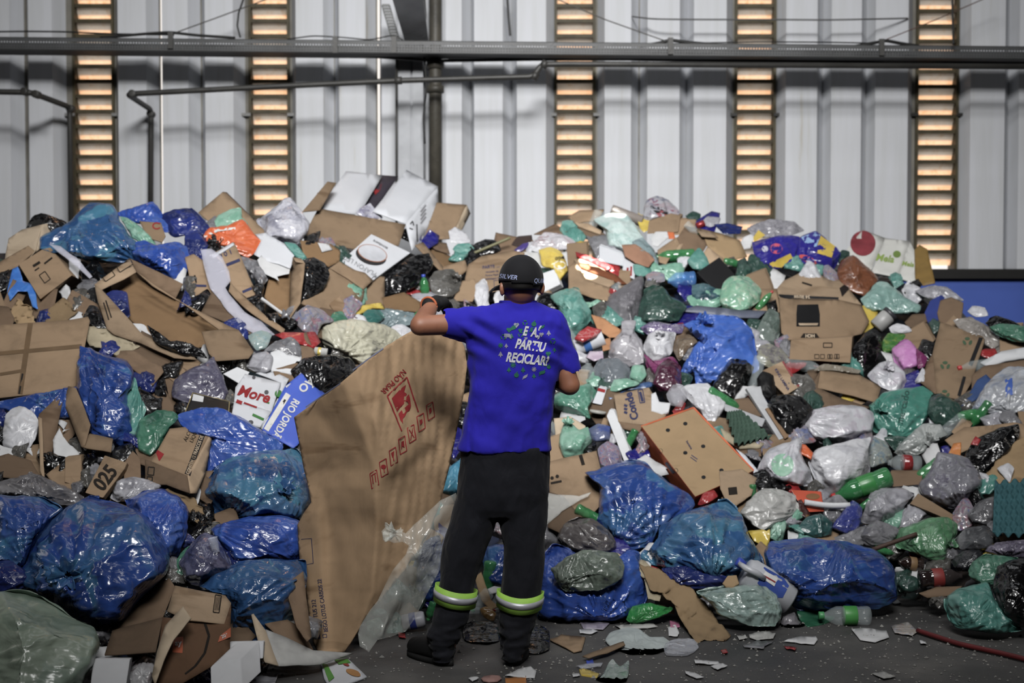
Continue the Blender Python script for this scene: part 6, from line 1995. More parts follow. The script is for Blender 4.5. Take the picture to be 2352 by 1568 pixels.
V_, F_ = lathe(np.array(wj.location) + np.array([-.115, 0, .10]), np.array(wj.location) + np.array([-.15, 0, .125]), [(0, .024), (.9, .024), (1, .02)])
obj('cap', V_, F_, BLUECAP, wj)
B('plastic_bag', 'pale clear bag spilling scraps in front of the white jug', 'bag', '1600,1358 1662,1346 1722,1342 1757,1345 1784,1366 1797,1405 1782,1437 1720,1438 1652,1413 1636,1390', film('#86a09a', '#b2c2ba', '#5f6f60', .25, .95, bump=.7, scale=12), T=.11, dY=-.06, ref='the pale clear bag')
Pn('paper_scrap', 'crumpled brown paper ball at the neck of the white jug', 'paper', [('', '1660,1340 1672,1322 1692,1322 1698,1340 1684,1350 1668,1348', None)], KRAFT, thick=.01, crumple=.02)
B('plastic_bag', 'grey clear scrap bag on the floor right of the pale clear bag', 'bag', '1790,1440 1800,1415 1825,1405 1834,1425 1850,1442 1815,1450', film('#77747a', '#a09ea4', '#4c4a50', .25, bump=.7), T=.04)
Pn('cloth', 'green cloth on the floor left of the clear bottle with a green label', 'cloth', [('', '1830,1402 1850,1404 1885,1394 1912,1400 1918,1420 1880,1440 1855,1444 1838,1425', None)], film('#1f6a4a', '#2f8a62', '#124a34', .5), thick=.006, crumple=.03)
bottle('soft_drink_bottle', 'clear bottle with a green label on the floor before the large front blue bag', 'bottle', (2000, 1415), (1880, 1438), 22, PET, GREENCAP, flat('#3a9a3c', .4), dY=-.08)
# bottom right corner
B('trash_bag', 'upper green bag of the two at the bottom right corner', 'bag', '2224,1320 2232,1292 2263,1272 2335,1280 2350,1300 2300,1330 2285,1345 2249,1342', GREEN, T=.1, dY=-.1, ref='the upper corner green bag')
B('trash_bag', 'lower green bag lying on the floor at the bottom right corner', 'bag', '2168,1378 2198,1350 2266,1338 2284,1375 2319,1416 2348,1447 2284,1455 2198,1441 2176,1412', TEAL, T=.14, dY=-.15, ref='the lower corner green bag')
B('trash_bag', 'black bag at the right edge on the two green bags', 'bag', '2280,1350 2290,1300 2330,1284 2400,1284 2400,1440 2340,1440 2300,1410', BLACK, T=.15, dY=-.15)

# ================================================================== the worker
MY = 6.10
PX = MY / F                                   # metres per pixel at the worker


def ring_loft(rings, n=40, sq=2.3):
    """rings: (cx, cy, half width px, half depth m, Y) -> closed loft of super-ellipses in horizontal planes"""
    V = []
    a = np.linspace(0, 2 * np.pi, n, endpoint=False)
    for cx, cy, hw, hd, Y in rings:
        p = W(cx, cy, Y)
        ca, sa = np.cos(a), np.sin(a)
        x = np.sign(ca) * np.abs(ca) ** (2 / sq) * hw * Y / F
        y = np.sign(sa) * np.abs(sa) ** (2 / sq) * hd
        V.append(np.stack([p[0] + x, p[1] + y, np.full(n, p[2])], -1))
    V = np.concatenate(V)
    k = len(rings)
    Fc = [(i * n + j, i * n + (j + 1) % n, (i + 1) * n + (j + 1) % n, (i + 1) * n + j) for i in range(k - 1) for j in range(n)]
    Fc += [tuple(range(n))[::-1], tuple((k - 1) * n + j for j in range(n))]
    return V, Fc


def ell3(c, r, rot=None, n=24, m=14):
    ph = np.linspace(0, np.pi, m)
    th = np.linspace(0, 2 * np.pi, n, endpoint=False)
    V = np.array([[np.sin(p) * np.cos(t), np.sin(p) * np.sin(t), np.cos(p)] for p in ph for t in th]) * np.array(r)
    if rot is not None:
        V = V @ np.array(rot.to_3x3()).T
    V = V + np.array(c)
    Fc = [(i * n + j, i * n + (j + 1) % n, (i + 1) * n + (j + 1) % n, (i + 1) * n + j) for i in range(m - 1) for j in range(n)]
    return V, Fc


def limb(P, R, n=18):
    """tapered rounded limb through world points"""
    P = np.asarray(P, float)
    t = np.arange(len(P))
    q = np.linspace(0, len(P) - 1, 8 * (len(P) - 1) + 1)
    Q = np.stack([np.interp(q, t, P[:, i]) for i in range(3)], -1)
    for _ in range(2):
        Q[1:-1] = (Q[:-2] + 2 * Q[1:-1] + Q[2:]) / 4
    R = np.interp(q, t, R)
    V, Fc = tubemesh(Q, R, n)
    out = MB()
    out.add(V, Fc)
    out.add(*ell3(Q[0], [R[0]] * 3, None, 14, 9))
    out.add(*ell3(Q[-1], [R[-1]] * 3, None, 14, 9))
    return out.V, out.F


def fuse(parts, voxel, smooth=6, sfac=0.5):
    """one continuous surface from overlapping closed shapes"""
    mb = MB()
    for V, Fc in parts:
        mb.add(V, Fc)
    me = bpy.data.meshes.new('tmp')
    me.from_pydata(mb.V, [], mb.F)
    bm = bmesh.new()
    bm.from_mesh(me)
    bmesh.ops.remove_doubles(bm, verts=bm.verts, dist=1e-6)
    bmesh.ops.recalc_face_normals(bm, faces=bm.faces)
    bm.to_mesh(me)
    bm.free()
    o = bpy.data.objects.new('tmp', me)
    COL.objects.link(o)
    r = o.modifiers.new('r', 'REMESH')
    r.mode = 'VOXEL'
    r.voxel_size = voxel
    s = o.modifiers.new('s', 'SMOOTH')
    s.factor = sfac
    s.iterations = smooth
    dg = bpy.context.evaluated_depsgraph_get()
    m2 = bpy.data.meshes.new_from_object(o.evaluated_get(dg))
    V = np.array([v.co[:] for v in m2.vertices])
    N = np.array([v.normal[:] for v in m2.vertices])
    Fc = [tuple(p.vertices) for p in m2.polygons]
    bpy.data.objects.remove(o)
    bpy.data.meshes.remove(m2)
    return V, Fc, N


def w3(px, py, Y):
    return W(float(px), float(py), float(Y))


def mat_skin():
    m, n, l, b = _new('skin')
    v = _coord(n, l)
    f = _noise(n, l, v, 9.0, 4)
    col = _ramp(n, l, f, [(0.3, srgb('#7d5340')), (0.7, srgb('#94654e'))])
    l.new(col, b.inputs['Base Color'])
    b.inputs['Roughness'].default_value = 0.5
    b.inputs['Subsurface Weight'].default_value = 0.08
    b.inputs['Subsurface Radius'].default_value = (0.02, 0.008, 0.004)
    return m


def mat_cloth(c, var=0.12, bump=0.2, rough=0.85):
    m, n, l, b = _new('woven_cloth')
    v = _coord(n, l)
    base = srgb(c)
    f = _noise(n, l, v, 6.0, 4)
    col = _ramp(n, l, f, [(0.3, tuple(x * (1 - var) for x in base[:3]) + (1,)), (0.7, tuple(x * (1 + var) for x in base[:3]) + (1,))])
    l.new(col, b.inputs['Base Color'])
    b.inputs['Roughness'].default_value = rough
    b.inputs['Specular IOR Level'].default_value = 0.2
    b.inputs['Sheen Weight'].default_value = 0.05
    h = _noise(n, l, _coord(n, l, (1, 1, 0.5)), 16.0, 3, 0.5, 0.8)
    h2 = _noise(n, l, v, 400.0, 1)
    nb = _bump(n, l, h, bump, 0.02)
    nb = _bump(n, l, h2, 0.12, 0.002, nb)
    l.new(nb, b.inputs['Normal'])
    return m


SKIN = mat_skin()
SHIRT = mat_cloth('#231e94')
TROUSER = mat_cloth('#14151b', 0.1, 0.35)
CAPM = mat_cloth('#131316', 0.1, 0.1)
HAIR = flat('#15110f', 0.55, 0.4, bump=0.4)
GLOVE = flat('#1b1b1d', 0.8, 0.3, bump=0.3)
ORCUFF = flat('#d0641f', 0.7)
BOOT = flat('#131315', 0.6, 0.4, bump=0.2)

elbL, wriL, shoL = w3(964, 748, 6.02), w3(992, 702, 6.24), w3(1085, 742, 6.10)
shoR, elbR, wriR = w3(1272, 745, 6.10), w3(1309, 884, 6.08), w3(1262, 868, 6.34)
head_c = w3(1196, 655, 6.09)
# body: head, neck, trunk, arms and legs in one surface
rotH = Matrix.Rotation(math.radians(22), 3, 'Z')
parts = [ell3(head_c + np.array([0, 0.0, 0.015]), (0.078, 0.098, 0.112)),
         ell3(head_c + np.array([-0.015, 0.045, -0.055]), (0.058, 0.062, 0.066)),
         limb([w3(1190, 735, 6.11), w3(1194, 672, 6.11)], [0.072, 0.066])]
fx = np.array(rotH @ Vector((0, 1, 0)))      # the way the face looks: away from the camera, turned to the left
fs = np.array(rotH @ Vector((1, 0, 0)))
parts.append(ell3(head_c + fx * 0.112 + np.array([0, 0, -0.02]), (0.014, 0.022, 0.024)))      # nose
parts.append(ell3(head_c + fx * 0.088 + np.array([0, 0, -0.065]), (0.026, 0.014, 0.012)))     # lips
parts.append(ell3(head_c + fx * 0.075 + np.array([0, 0, -0.10]), (0.03, 0.025, 0.02)))        # chin
for s in (-1, 1):                                                                             # ears
    e = w3(1153, 664, 6.05) if s < 0 else w3(1245, 662, 6.09)
    parts.append(ell3(e, (0.010, 0.018, 0.033)))
    parts.append(ell3(e + np.array([s * 0.006, -0.006, 0.004]), (0.006, 0.012, 0.026)))
parts.append(ring_loft([(1190, 705, 60, .07, 6.11), (1186, 730, 92, .085, 6.11), (1186, 780, 100, .10, 6.11), (1182, 850, 90, .10, 6.11), (1170, 930, 86, .095, 6.11), (1162, 1020, 92, .10, 6.11), (1160, 1090, 92, .10, 6.1)]))
parts.append(limb([shoL, elbL], [0.048, 0.043]))
parts.append(limb([elbL, (elbL + wriL) / 2, wriL], [0.043, 0.041, 0.029]))
parts.append(limb([shoR + np.array([-.02, 0, 0]), elbR], [0.046, 0.043]))
parts.append(limb([elbR, (elbR + wriR) / 2, wriR], [0.045, 0.042, 0.029]))
parts.append(limb([w3(1118, 1080, 6.1), w3(1068, 1290, 6.09), w3(1020, 1500, 6.07)], [0.085, 0.06, 0.042]))
parts.append(limb([w3(1208, 1080, 6.1), w3(1200, 1290, 6.09), w3(1180, 1500, 6.07)], [0.085, 0.06, 0.042]))
V, Fc, N = fuse(parts, 0.007, 5)
man = obj('person', V, Fc, SKIN)
tag(man, 'person in blue T-shirt, dark trousers and black cap, back turned, holding the big cardboard', 'person', ref='the worker', px=(1180, 1000))
for s in (-1, 1):
    obj('eye', *ell3(head_c + fx * 0.092 + fs * (0.03 * s) + np.array([0, 0, 0.008]), (0.011, 0.011, 0.011)), flat('#d8d4cc', .3), man)

# hair at the back of the head
hv, hf = ell3(head_c + np.array([0.0, -0.006, 0.012]), (0.084, 0.100, 0.118), None, 40, 30)
zlo = W(1196, 669, 6.0)[2]
zhi = W(1196, 640, 6.0)[2]
keep = [f for f in hf if all(zlo + 0.03 * max(0, (hv[i][1] - head_c[1])) / 0.1 < hv[i][2] < zhi for i in f) and all(hv[i][1] < head_c[1] + 0.03 for i in f)]
hair = obj('hair', hv, keep, HAIR, man)
solid(hair, 0.006, 0)
# cap
cc = w3(1197, 643, 6.09)
cv, cf = ell3(cc, (0.0945, 0.112, 0.107), None, 56, 36)
tilt = lambda p: p[2] - cc[2] + 0.012 + 0.10 * (p[0] - cc[0]) + 0.05 * (p[1] - cc[1])
keep = [f for f in cf if all(tilt(cv[i]) > -0.012 for i in f)]
cap = obj('cap', cv, keep, CAPM, man)
solid(cap, 0.004, 0)
bc = cc + fx * 0.10
a = np.linspace(-1.2, 1.2, 15)
bv = []
for t in np.linspace(0, 1, 5):
    for q in a:
        r = 0.088 + 0.075 * t * math.cos(q) ** 0.6 if abs(q) < 1.55 else 0.088
        d = fx * math.cos(q) + fs * math.sin(q)
        bv.append(cc + d * np.array([r, r * 1.12, 1]) * 1.0 + np.array([0, 0, -0.006 - 0.03 * t * t - 0.02 * abs(math.sin(q))]))
bf_ = [(i * 15 + j, i * 15 + j + 1, (i + 1) * 15 + j + 1, (i + 1) * 15 + j) for i in range(4) for j in range(14)]
brim = obj('brim', bv, bf_, CAPM, cap)
solid(brim, 0.004, 0)
o_info[cap.name] = (cv, keep)
CAPB = surface_of([cap])
text(cap, CAPB, 'SILVER', 1168, 636, 14, -6, flat('#a9b6e8', .5), .01, .2, 1.0, .003, skew=0)
text(cap, CAPB, 'QUIK', 1238, 645, 14, -2, flat('#a9b6e8', .5), .01, .2, .75, .003)
obj('button', *ell3(w3(1208, 588, 6.08), (0.008, 0.008, 0.005)), flat('#2a3c86', .6), cap)

# T-shirt
sh = [ring_loft([(1190, 693, 41, .064, 6.11), (1188, 701, 62, .082, 6.11), (1184, 714, 90, .095, 6.11), (1183, 735, 106, .108, 6.10), (1185, 765, 114, .118, 6.10), (1186, 800, 114, .122, 6.10), (1183, 845, 109, .124, 6.10),
                (1176, 900, 100, .120, 6.10), (1170, 950, 101, .116, 6.10), (1164, 1000, 105, .118, 6.10), (1158, 1024, 109, .124, 6.10), (1157, 1036, 110, .125, 6.10)], 56, 2.5)]
sh.append(limb([w3(1110, 748, 6.10), w3(1060, 745, 6.09), w3(1032, 743, 6.075)], [0.088, 0.074, 0.064]))
sh.append(limb([w3(1262, 752, 6.10), w3(1284, 800, 6.10), w3(1307, 846, 6.095)], [0.085, 0.066, 0.056]))
V, Fc, N = fuse(sh, 0.008, 7)
# sleeves end at cuffs
dL = (w3(1032, 743, 6.075) - w3(1110, 748, 6.10))
dL /= np.linalg.norm(dL)
cutL = w3(1018, 742, 6.07)
dR = (w3(1307, 846, 6.095) - w3(1262, 752, 6.10))
dR /= np.linalg.norm(dR)
cutR = w3(1313, 858, 6.09)
keep = []
for f in Fc:
    c = V[list(f)].mean(0)
    if (c - cutL) @ dL > 0 and c[0] < w3(1060, 740, 6.1)[0] and c[2] > w3(1000, 860, 6.1)[2]:
        continue
    if (c - cutR) @ dR > 0 and c[0] > w3(1275, 860, 6.1)[0]:
        continue
    keep.append(f)
px_, py_ = to_px(V)
k1 = np.clip((py_ - 830) / 120, 0, 1)
diag = np.sin((px_ * 0.75 + py_ * 0.65) / 17 + 1.5 * pnoise(V * 7)) * 0.5 + ridged(np.stack([(px_ * .45 + py_ * .2) / 60, (px_ * -.5 + py_ * .8) / 170, V[:, 1] * 2], -1) * 2.0 + 3, 2)
wv = 0.010 * k1 * diag + 0.011 * ridged(V * np.array([9., 9, 4.5]) + 17, 2) * (0.3 + 0.7 * np.clip((np.abs(px_ - 1185) - 55) / 50, 0, 1)) + 0.006 * pnoise(V * 14) + 0.007 * ridged(V * np.array([5., 5, 3]) + 40, 3)
arm = np.exp(-((px_ - 1095) ** 2 + (py_ - 770) ** 2) / 50.0 ** 2) + np.exp(-((px_ - 1275) ** 2 + (py_ - 800) ** 2) / 50.0 ** 2)
wv += 0.010 * arm * np.sin((px_ * 0.5 - py_ * 0.85) / 6.0)
wv = np.where((px_ > 1272) | (px_ < 1075), np.maximum(wv, -0.002), wv)
V2 = V + N * wv[:, None]
shirt = obj('t_shirt', V2, keep, SHIRT, man)
shirt['label'] = 'blue short sleeved T-shirt with a round white and green print on the back'
o_info[shirt.name] = (V2, keep)
SB = surface_of([shirt])
LW = flat('#d8d9de', .8, .1)
LG = flat('#23735a', .8, .1)
LGR = flat('#9a9cb4', .8, .1)
text(shirt, SB, 'E  AÍ,', 1221, 763, 29, -8, LW, .04, .25, .62, .003)
text(shirt, SB, 'PARTIU', 1217, 794, 30, -8, LW, .04, .25, .68, .003)
text(shirt, SB, 'RECICLAR?', 1210, 825, 30, -6, LW, .04, .25, .66, .003)
leaf, grey = [], []
r2 = np.random.RandomState(5)


def icon(kind, x, y, s):
    if kind == 0:
        return [ell2(x, y, s, s * .5, r2.uniform(0, 180)), line2(x - s, y + s, x + s, y - s, 1.4)]
    if kind == 1:
        return [ell2(x - s * .4, y - s * .2, s * .5, s * .5), ell2(x + s * .4, y - s * .2, s * .5, s * .5), np.array([[x - s * .85, y], [x + s * .85, y], [x, y + s]])]
    if kind == 2:
        return [line2(x + s * math.cos(t), y + s * math.sin(t), x + s * math.cos(t + 1.3), y + s * math.sin(t + 1.3), 2.4) for t in (0, 2.1, 4.2)]
    if kind == 3:
        return [np.array([[x, y - s], [x + s * .8, y + s * .5], [x - s * .8, y + s * .5]]), line2(x, y, x, y + s, 2)]
    if kind == 4:
        return [line2(x - s * math.cos(t), y - s * math.sin(t), x + s * math.cos(t), y + s * math.sin(t), 1.8) for t in (0, .8, 1.6, 2.4)]
    if kind == 5:
        return [ell2(x, y + s * .2, s * .8, s * .75), line2(x, y - s * .5, x + s * .4, y - s, 2)]
    return [rect2(x - s * .2, y, s * 1.5, s, -4), rect2(x + s * .9, y + s * .1, s * .7, s * .7, -4), ell2(x - s * .5, y + s * .65, s * .25, s * .25), ell2(x + s * .8, y + s * .65, s * .25, s * .25)]


spots = []
for k in range(19):
    t = 2 * math.pi * k / 19
    spots.append((1211 + 62 * math.cos(t), 803 + 62 * math.sin(t)))
for k in range(12):
    t = 2 * math.pi * k / 12 + .2
    spots.append((1211 + 49 * math.cos(t), 803 + 47 * math.sin(t)))
for i, (x, y) in enumerate(spots):
    if abs(y - 793) < 8 and abs(x - 1217) < 52 or abs(y - 825) < 9 and abs(x - 1211) < 66:
        continue
    g = icon(int(r2.randint(0, 6)), x, y, r2.uniform(5.5, 7.5))
    (grey if i % 4 == 1 else leaf).extend(g)
grey += icon(6, 1166, 770, 8)
leaf += icon(2, 1196, 768, 6) + icon(0, 1180, 752, 9) + [ell2(1206, 766, 5, 5)]
grey += icon(1, 1208, 777, 4)
ink(shirt, SB, leaf, LG, 'green_print', .0022, 8)
ink(shirt, SB, grey, LGR, 'grey_print', .0022, 8)
# neck band
nbk = []
for q in np.linspace(0, 2 * np.pi, 40):
    c = W(1190, 694, 6.11)
    nbk.append(c + np.array([41 * PX * math.cos(q), 0.062 * math.sin(q), 0.002]))
V, Fc = tubemesh(nbk, 0.006, 8)
obj('neck_band', V, Fc, SHIRT, shirt)

# trousers
legL = [(1098, 1150, 54, .095), (1085, 1200, 54, .09), (1067, 1253, 54, .086), (1057, 1300, 48, .082), (1049, 1344, 43, .078), (1043, 1390, 43, .076), (1034, 1425, 43, .078), (1020, 1455, 41, .080), (1017, 1490, 32, .074), (1018, 1520, 25, .068)]
legR = [(1202, 1150, 57, .095), (1202, 1200, 55, .09), (1203, 1253, 47, .086), (1200, 1300, 48, .082), (1196, 1350, 49, .080), (1193, 1390, 47, .078), (1186, 1430, 43, .08), (1182, 1465, 38, .08), (1176, 1495, 29, .074), (1175, 1518, 24, .068)]
LY = lambda y: 6.10 - 0.03 * np.clip((y - 1150) / 380, 0, 1)
tp = [ring_loft([(1161, 1022, 103, .115, 6.10), (1161, 1050, 103, .117, 6.10), (1158, 1090, 105, .12, 6.10), (1155, 1130, 106, .12, 6.10), (1150, 1165, 105, .11, 6.10), (1148, 1185, 100, .09, 6.10)], 48, 2.4)]
tp.append(ring_loft([(a_, b_, c_, d_, LY(b_)) for a_, b_, c_, d_ in legL], 36, 2.1))
tp.append(ring_loft([(a_, b_, c_, d_, LY(b_)) for a_, b_, c_, d_ in legR], 36, 2.1))
V, Fc, N = fuse(tp, 0.008, 5)
px_, py_ = to_px(V)
low = np.clip((py_ - 1400) / 60, 0, 1)
wv = 0.012 * ridged(V * np.array([7., 7, 3.0]) + 5, 3) + 0.020 * low * ridged(V * np.array([6., 6, 22.0]) + 8, 2) + 0.005 * pnoise(V * 12)
V2 = V + N * wv[:, None]
V2[:, 2] = np.maximum(V2[:, 2], 0.02)
trs = obj('trousers', V2, Fc, TROUSER, man)
GRN = flat('#9fdc20', .6, .3)
SIL = flat('#b9bac4', .35, .5, .2)


def leg_band(leg, c, col, dy0, dy1, tiltx, out, name, parent, mat, sag=0.0):
    n = 48
    a = np.linspace(0, 2 * np.pi, n, endpoint=False)
    ys = np.array([q[1] for q in leg])
    V = []
    for dy in (dy0, dy1):
        yy = c + dy
        cx = np.interp(yy, ys, [q[0] for q in leg])
        hw = np.interp(yy, ys, [q[2] for q in leg])
        hd = np.interp(yy, ys, [q[3] for q in leg])
        Y = LY(yy)
        X = np.cos(a) * (hw * Y / F + out)
        D = np.sin(a) * (hd + out)
        py = yy + tiltx * np.cos(a) + sag * (1 - np.cos(a) ** 2)
        Pz = W(cx, py, Y)
        V.append(np.stack([W(cx, yy, Y)[0] + X, Y + D, Pz[:, 2]], -1))
    V = np.concatenate(V)
    Fc = [(j, (j + 1) % n, n + (j + 1) % n, n + j) for j in range(n)]
    o = obj(name, V, Fc, mat, parent)
    solid(o, 0.003, 0)
    return o


for leg, c, tl_, sag in ((legL, 1366, 9, 4), (legR, 1374, 3, 9)):
    bnd = leg_band(leg, c, None, -19, 19, tl_, .010, 'reflective_band', trs, GRN, sag)
    leg_band(leg, c, None, -7, 7, tl_, .0135, 'silver_stripe', bnd, SIL, sag)

# boots
def boot(heel, toe, label):
    h, t_ = np.array(heel), np.array(toe)
    d = t_ - h
    L = np.linalg.norm(d)
    d /= L
    up = np.array([0, 0, 1.0])
    bp = [limb([h + d * 0.05 + up * 0.06, h + d * 0.13 + up * 0.062, h + d * (L - 0.05) + up * 0.045], [0.046, 0.050, 0.042]),
          limb([h + d * 0.055 + up * 0.06, h + d * 0.05 + up * 0.13], [0.048, 0.05])]
    V, Fc, N = fuse(bp, 0.007, 4)
    V[:, 2] = np.maximum(V[:, 2], 0.015)
    b = obj('boot', V, Fc, BOOT, man)
    sv, sf = [], []
    s = np.cross(d, up)
    out = []
    for q in np.linspace(0, 2 * np.pi, 32, endpoint=False):
        cx = math.cos(q)
        wd = 0.050 * math.sin(q) * (0.92 + 0.12 * cx)
        out.append(h + d * (L / 2 + (L / 2) * cx) + s * wd)
    out = np.array(out)
    sv = np.vstack([out + up * 0.001 - up * out[0][2], out + up * 0.024 - up * out[0][2]])
    n = 32
    sf = [tuple(range(n))[::-1], tuple(range(n, 2 * n))] + [(i, (i + 1) % n, n + (i + 1) % n, n + i) for i in range(n)]
    obj('sole', sv, sf, flat('#0b0b0c', .8), b)


hl = W(1040, 1530, Yfloor(1040, 1530))
tl2 = W(896, 1490, Yfloor(896, 1490))
d = (tl2 - hl) / np.linalg.norm(tl2 - hl)
boot(hl, hl + d * 0.29, 'l')
hr = W(1174, 1531, Yfloor(1174, 1531))
boot(hr, hr + np.array([0.05, 0.27, 0]), 'r')

# gloves: palm, four fingers and a thumb
def glove(wr, fwd, side, up, curl, label):
    f, s, u = [np.array(q, float) / np.linalg.norm(q) for q in (fwd, side, up)]
    parts = [limb([wr - f * 0.03, wr + f * 0.01], [0.034, 0.036]), limb([wr + f * 0.01, wr + f * 0.05, wr + f * 0.085], [0.034, 0.036, 0.03])]
    for sg in (-1, 1):
        parts.append(limb([wr + f * 0.03 + s * 0.02 * sg, wr + f * 0.085 + s * 0.026 * sg], [0.024, 0.02]))
    for i, (o_, L) in enumerate(((-0.034, 0.066), (-0.012, 0.078), (0.011, 0.074), (0.033, 0.058))):
        b0 = wr + f * 0.088 + s * o_
        p1 = b0 + (f * math.cos(curl) - u * math.sin(curl)) * L * 0.45
        p2 = p1 + (f * math.cos(curl * 2.1) - u * math.sin(curl * 2.1)) * L * 0.33
        p3 = p2 + (f * math.cos(curl * 3.0) - u * math.sin(curl * 3.0)) * L * 0.25
        parts.append(limb([b0 - f * 0.015, p1, p2, p3], [0.0115, 0.0105, 0.0098, 0.0085], 12))
    t0 = wr + f * 0.03 - s * 0.032
    parts.append(limb([t0, t0 - s * 0.028 + f * 0.025 - u * 0.012, t0 - s * 0.022 + f * 0.06 - u * 0.03], [0.015, 0.013, 0.010], 12))
    V, Fc, N = fuse(parts, 0.0042, 3)
    g = obj('glove', V, Fc, GLOVE, man)
    a = np.linspace(0, 2 * np.pi, 28)
    ring = [wr - f * 0.034 + 0.036 * (np.cos(q) * s + np.sin(q) * u) for q in a]
    V, Fc = tubemesh(ring, 0.0055, 8)
    obj('cuff', V, Fc, ORCUFF, g)


glove(wriL + np.array([0, 0.01, 0.005]), (0.35, 0.9, 0.12), (0.9, -0.35, 0.0), (-0.1, -0.1, 1), 0.42, 'left')
glove(wriR + np.array([0, 0.01, 0]), (-0.5, 0.85, -0.05), (0.85, 0.5, 0.0), (0, 0.05, 1), 0.45, 'right')

# ================================================================== the held cardboard and the film bag on it
BOARD = card('#a68660', .22)
outl = pts('675,958 700,940 740,908 780,881 830,840 880,800 915,778 950,757 1000,752 1050,765 1068,800 1072,840 1066,900 1050,985 1030,1080 1010,1160 985,1225 940,1295 880,1372 845,1415 825,1442 805,1475 790,1497 762,1509 735,1501 722,1478 712,1420 704,1365 690,1290 687,1240 685,1203 700,1175 716,1152 706,1110 698,1078 688,1020')
V2, T = tri_poly(outl, 6.5)
x, y = V2[:, 0], V2[:, 1]
# the ridge where it folds: from the upper left down to the floor
rx = np.interp(y, [750, 890, 960, 1080, 1200, 1360, 1510], [760, 792, 822, 862, 866, 855, 800])
u = x - rx
yb = 6.17 + np.interp(y, [750, 1510], [0.14, 0.02])
D = yb + np.where(u < 0, -u * 0.0013, u * 0.00125)
V = W(x, y, D)
cre = ridged(np.stack([x / 24 + y / 150, y / 420, 0 * x], -1) + 3, 2)
right = np.clip(u / 40, 0, 1)
left = np.clip(-u / 40, 0, 1)
V[:, 1] += 0.022 * right * cre + 0.013 * right * np.sin((x - 0.35 * y) / 17.0) * np.clip((x - 900) / 80, 0, 1) + 0.02 * pnoise(V * 4.5) + 0.006 * pnoise(V * 12)
V[:, 1] += 0.02 * right * np.tanh((y - (1120 - 0.75 * (x - 860))) / 18) 
for xk, sl_, dp in ((880, .16, .007), (912, .13, .010), (938, .12, .008), (962, .10, .011), (984, .07, .009), (1003, .04, .012), (1024, .0, .009), (1045, -.04, .010)):
    dd_ = x - xk - sl_ * (y - 900) - 7 * pnoise(np.stack([y / 60, 0 * y + xk, 0 * y], -1))
    V[:, 1] += dp * right * (np.exp(-(dd_ / 5.0) ** 2) + 0.5 * np.tanh(dd_ / 6.0)) * np.clip(1.25 - (y - 760) / 520, 0, 1)
V[:, 1] += left * 0.018 * np.tanh((x - (742 + (y - 1200) * 0.04)) / 7) * np.clip((y - 1120) / 60, 0, 1)
V[:, 2] = np.maximum(V[:, 2], 0.01)
board = obj('cardboard_sheet', V, T, BOARD)
solid(board, 0.007)
tag(board, 'huge brown cardboard sheet held upright by the person, with red shipping marks', 'cardboard', ref='the held cardboard', px=(870, 1130))
o_info[board.name] = (V, T)
BB = surface_of([board])
RI = flat('#9a1f24', .8, .1)
text(board, BB, 'NÃO PISAR', 903, 876, 18, -136, RI, .012, 0, .8)
mk = []
mk += [line2(889, 909, 934, 866, 3), line2(889, 909, 922, 990, 3), line2(934, 866, 960, 946, 3)]
ink(board, BB, mk, RI, 'printed_frame', .0025, 10)
ink(board, BB, ['899,915 925,888 932,884 928,900 934,905 926,920 938,905 941,913 944,932 941,944 934,946 930,955 925,962 925,973 920,966 914,950 938,928 934,921 911,945'], RI, 'printed_boot', .0025, 10)
ic = []
for i in range(7):
    x0, y0 = 860 + (988 - 860) * i / 6, 1100 - (1100 - 944) * i / 6
    e, g_ = np.array([.55, -.84]) * 0 + np.array([7.5, -4.5]), np.array([2.2, 17])
    q = [np.array([x0, y0]) + sx * e + sy * g_ for sx, sy in ((-1, -1), (1, -1), (1, 1), (-1, 1))]
    ic += [line2(*q[k], *q[(k + 1) % 4], 2) for k in range(4)]
    m = np.array([x0, y0])
    if i == 0:
        ic += [line2(*(m - g_ * .6 - e * .4), *(m + g_ * .5 - e * .4), 2), line2(*(m - g_ * .6 + e * .4), *(m + g_ * .5 + e * .4), 2), line2(*(m - g_ * .65 - e * .7), *(m - g_ * .65 + e * .7), 2)]
    elif i == 1:
        ic += [ell2(*(m - g_ * .15), 6, 5), line2(*(m - g_ * .1), *(m + g_ * .6), 2)]
    elif i == 2:
        ic += [np.array([m - g_ * .6 - e * .55, m - g_ * .6 + e * .55, m + g_ * .1 + e * .2, m + g_ * .1 - e * .2]), line2(*m, *(m + g_ * .6), 2.5)]
    elif i == 3:
        ic += [np.array([m - g_ * .5 - e * .3, m - g_ * .5 + e * .5, m + g_ * .5 + e * .5, m + g_ * .1 - e * .1, m + g_ * .5 - e * .6])]
    elif i == 4:
        ic += [line2(*(m - g_ * .7 - e * .6), *(m + g_ * .7 + e * .6), 2), line2(*(m - g_ * .7 + e * .6), *(m + g_ * .7 - e * .6), 2)]
    else:
        ic += [np.array([m - g_ * .4 - e * .4, m - g_ * .4 + e * .4, m + g_ * .1 + e * .4, m + g_ * .3 - e * .4])]
ink(board, BB, ic, RI, 'handling_icons', .0025, 9)
NB = flat('#3d3d5c', .8, .1)
text(board, BB, 'BEGO LOTUS 212', 727, 1422, 14, 97, NB, .01, 0, .85)
text(board, BB, 'BEGO LOTUS CARISOS 22', 742, 1390, 13, 97, NB, .01, 0, .82)
ink(board, BB, frame2(731, 1460, 7, 8, 97, 1.5) + frame2(746, 1460, 7, 8, 97, 1.5) + [line2(716, 1236, 720, 1293, 1.6), line2(692, 1238, 716, 1236, 1.2), line2(697, 1298, 720, 1293, 1.2)], NB)
ink(board, BB, [line2(702, 935, 782, 880, 3), line2(810, 850, 880, 800, 3)], flat('#777a94', .8, .1))

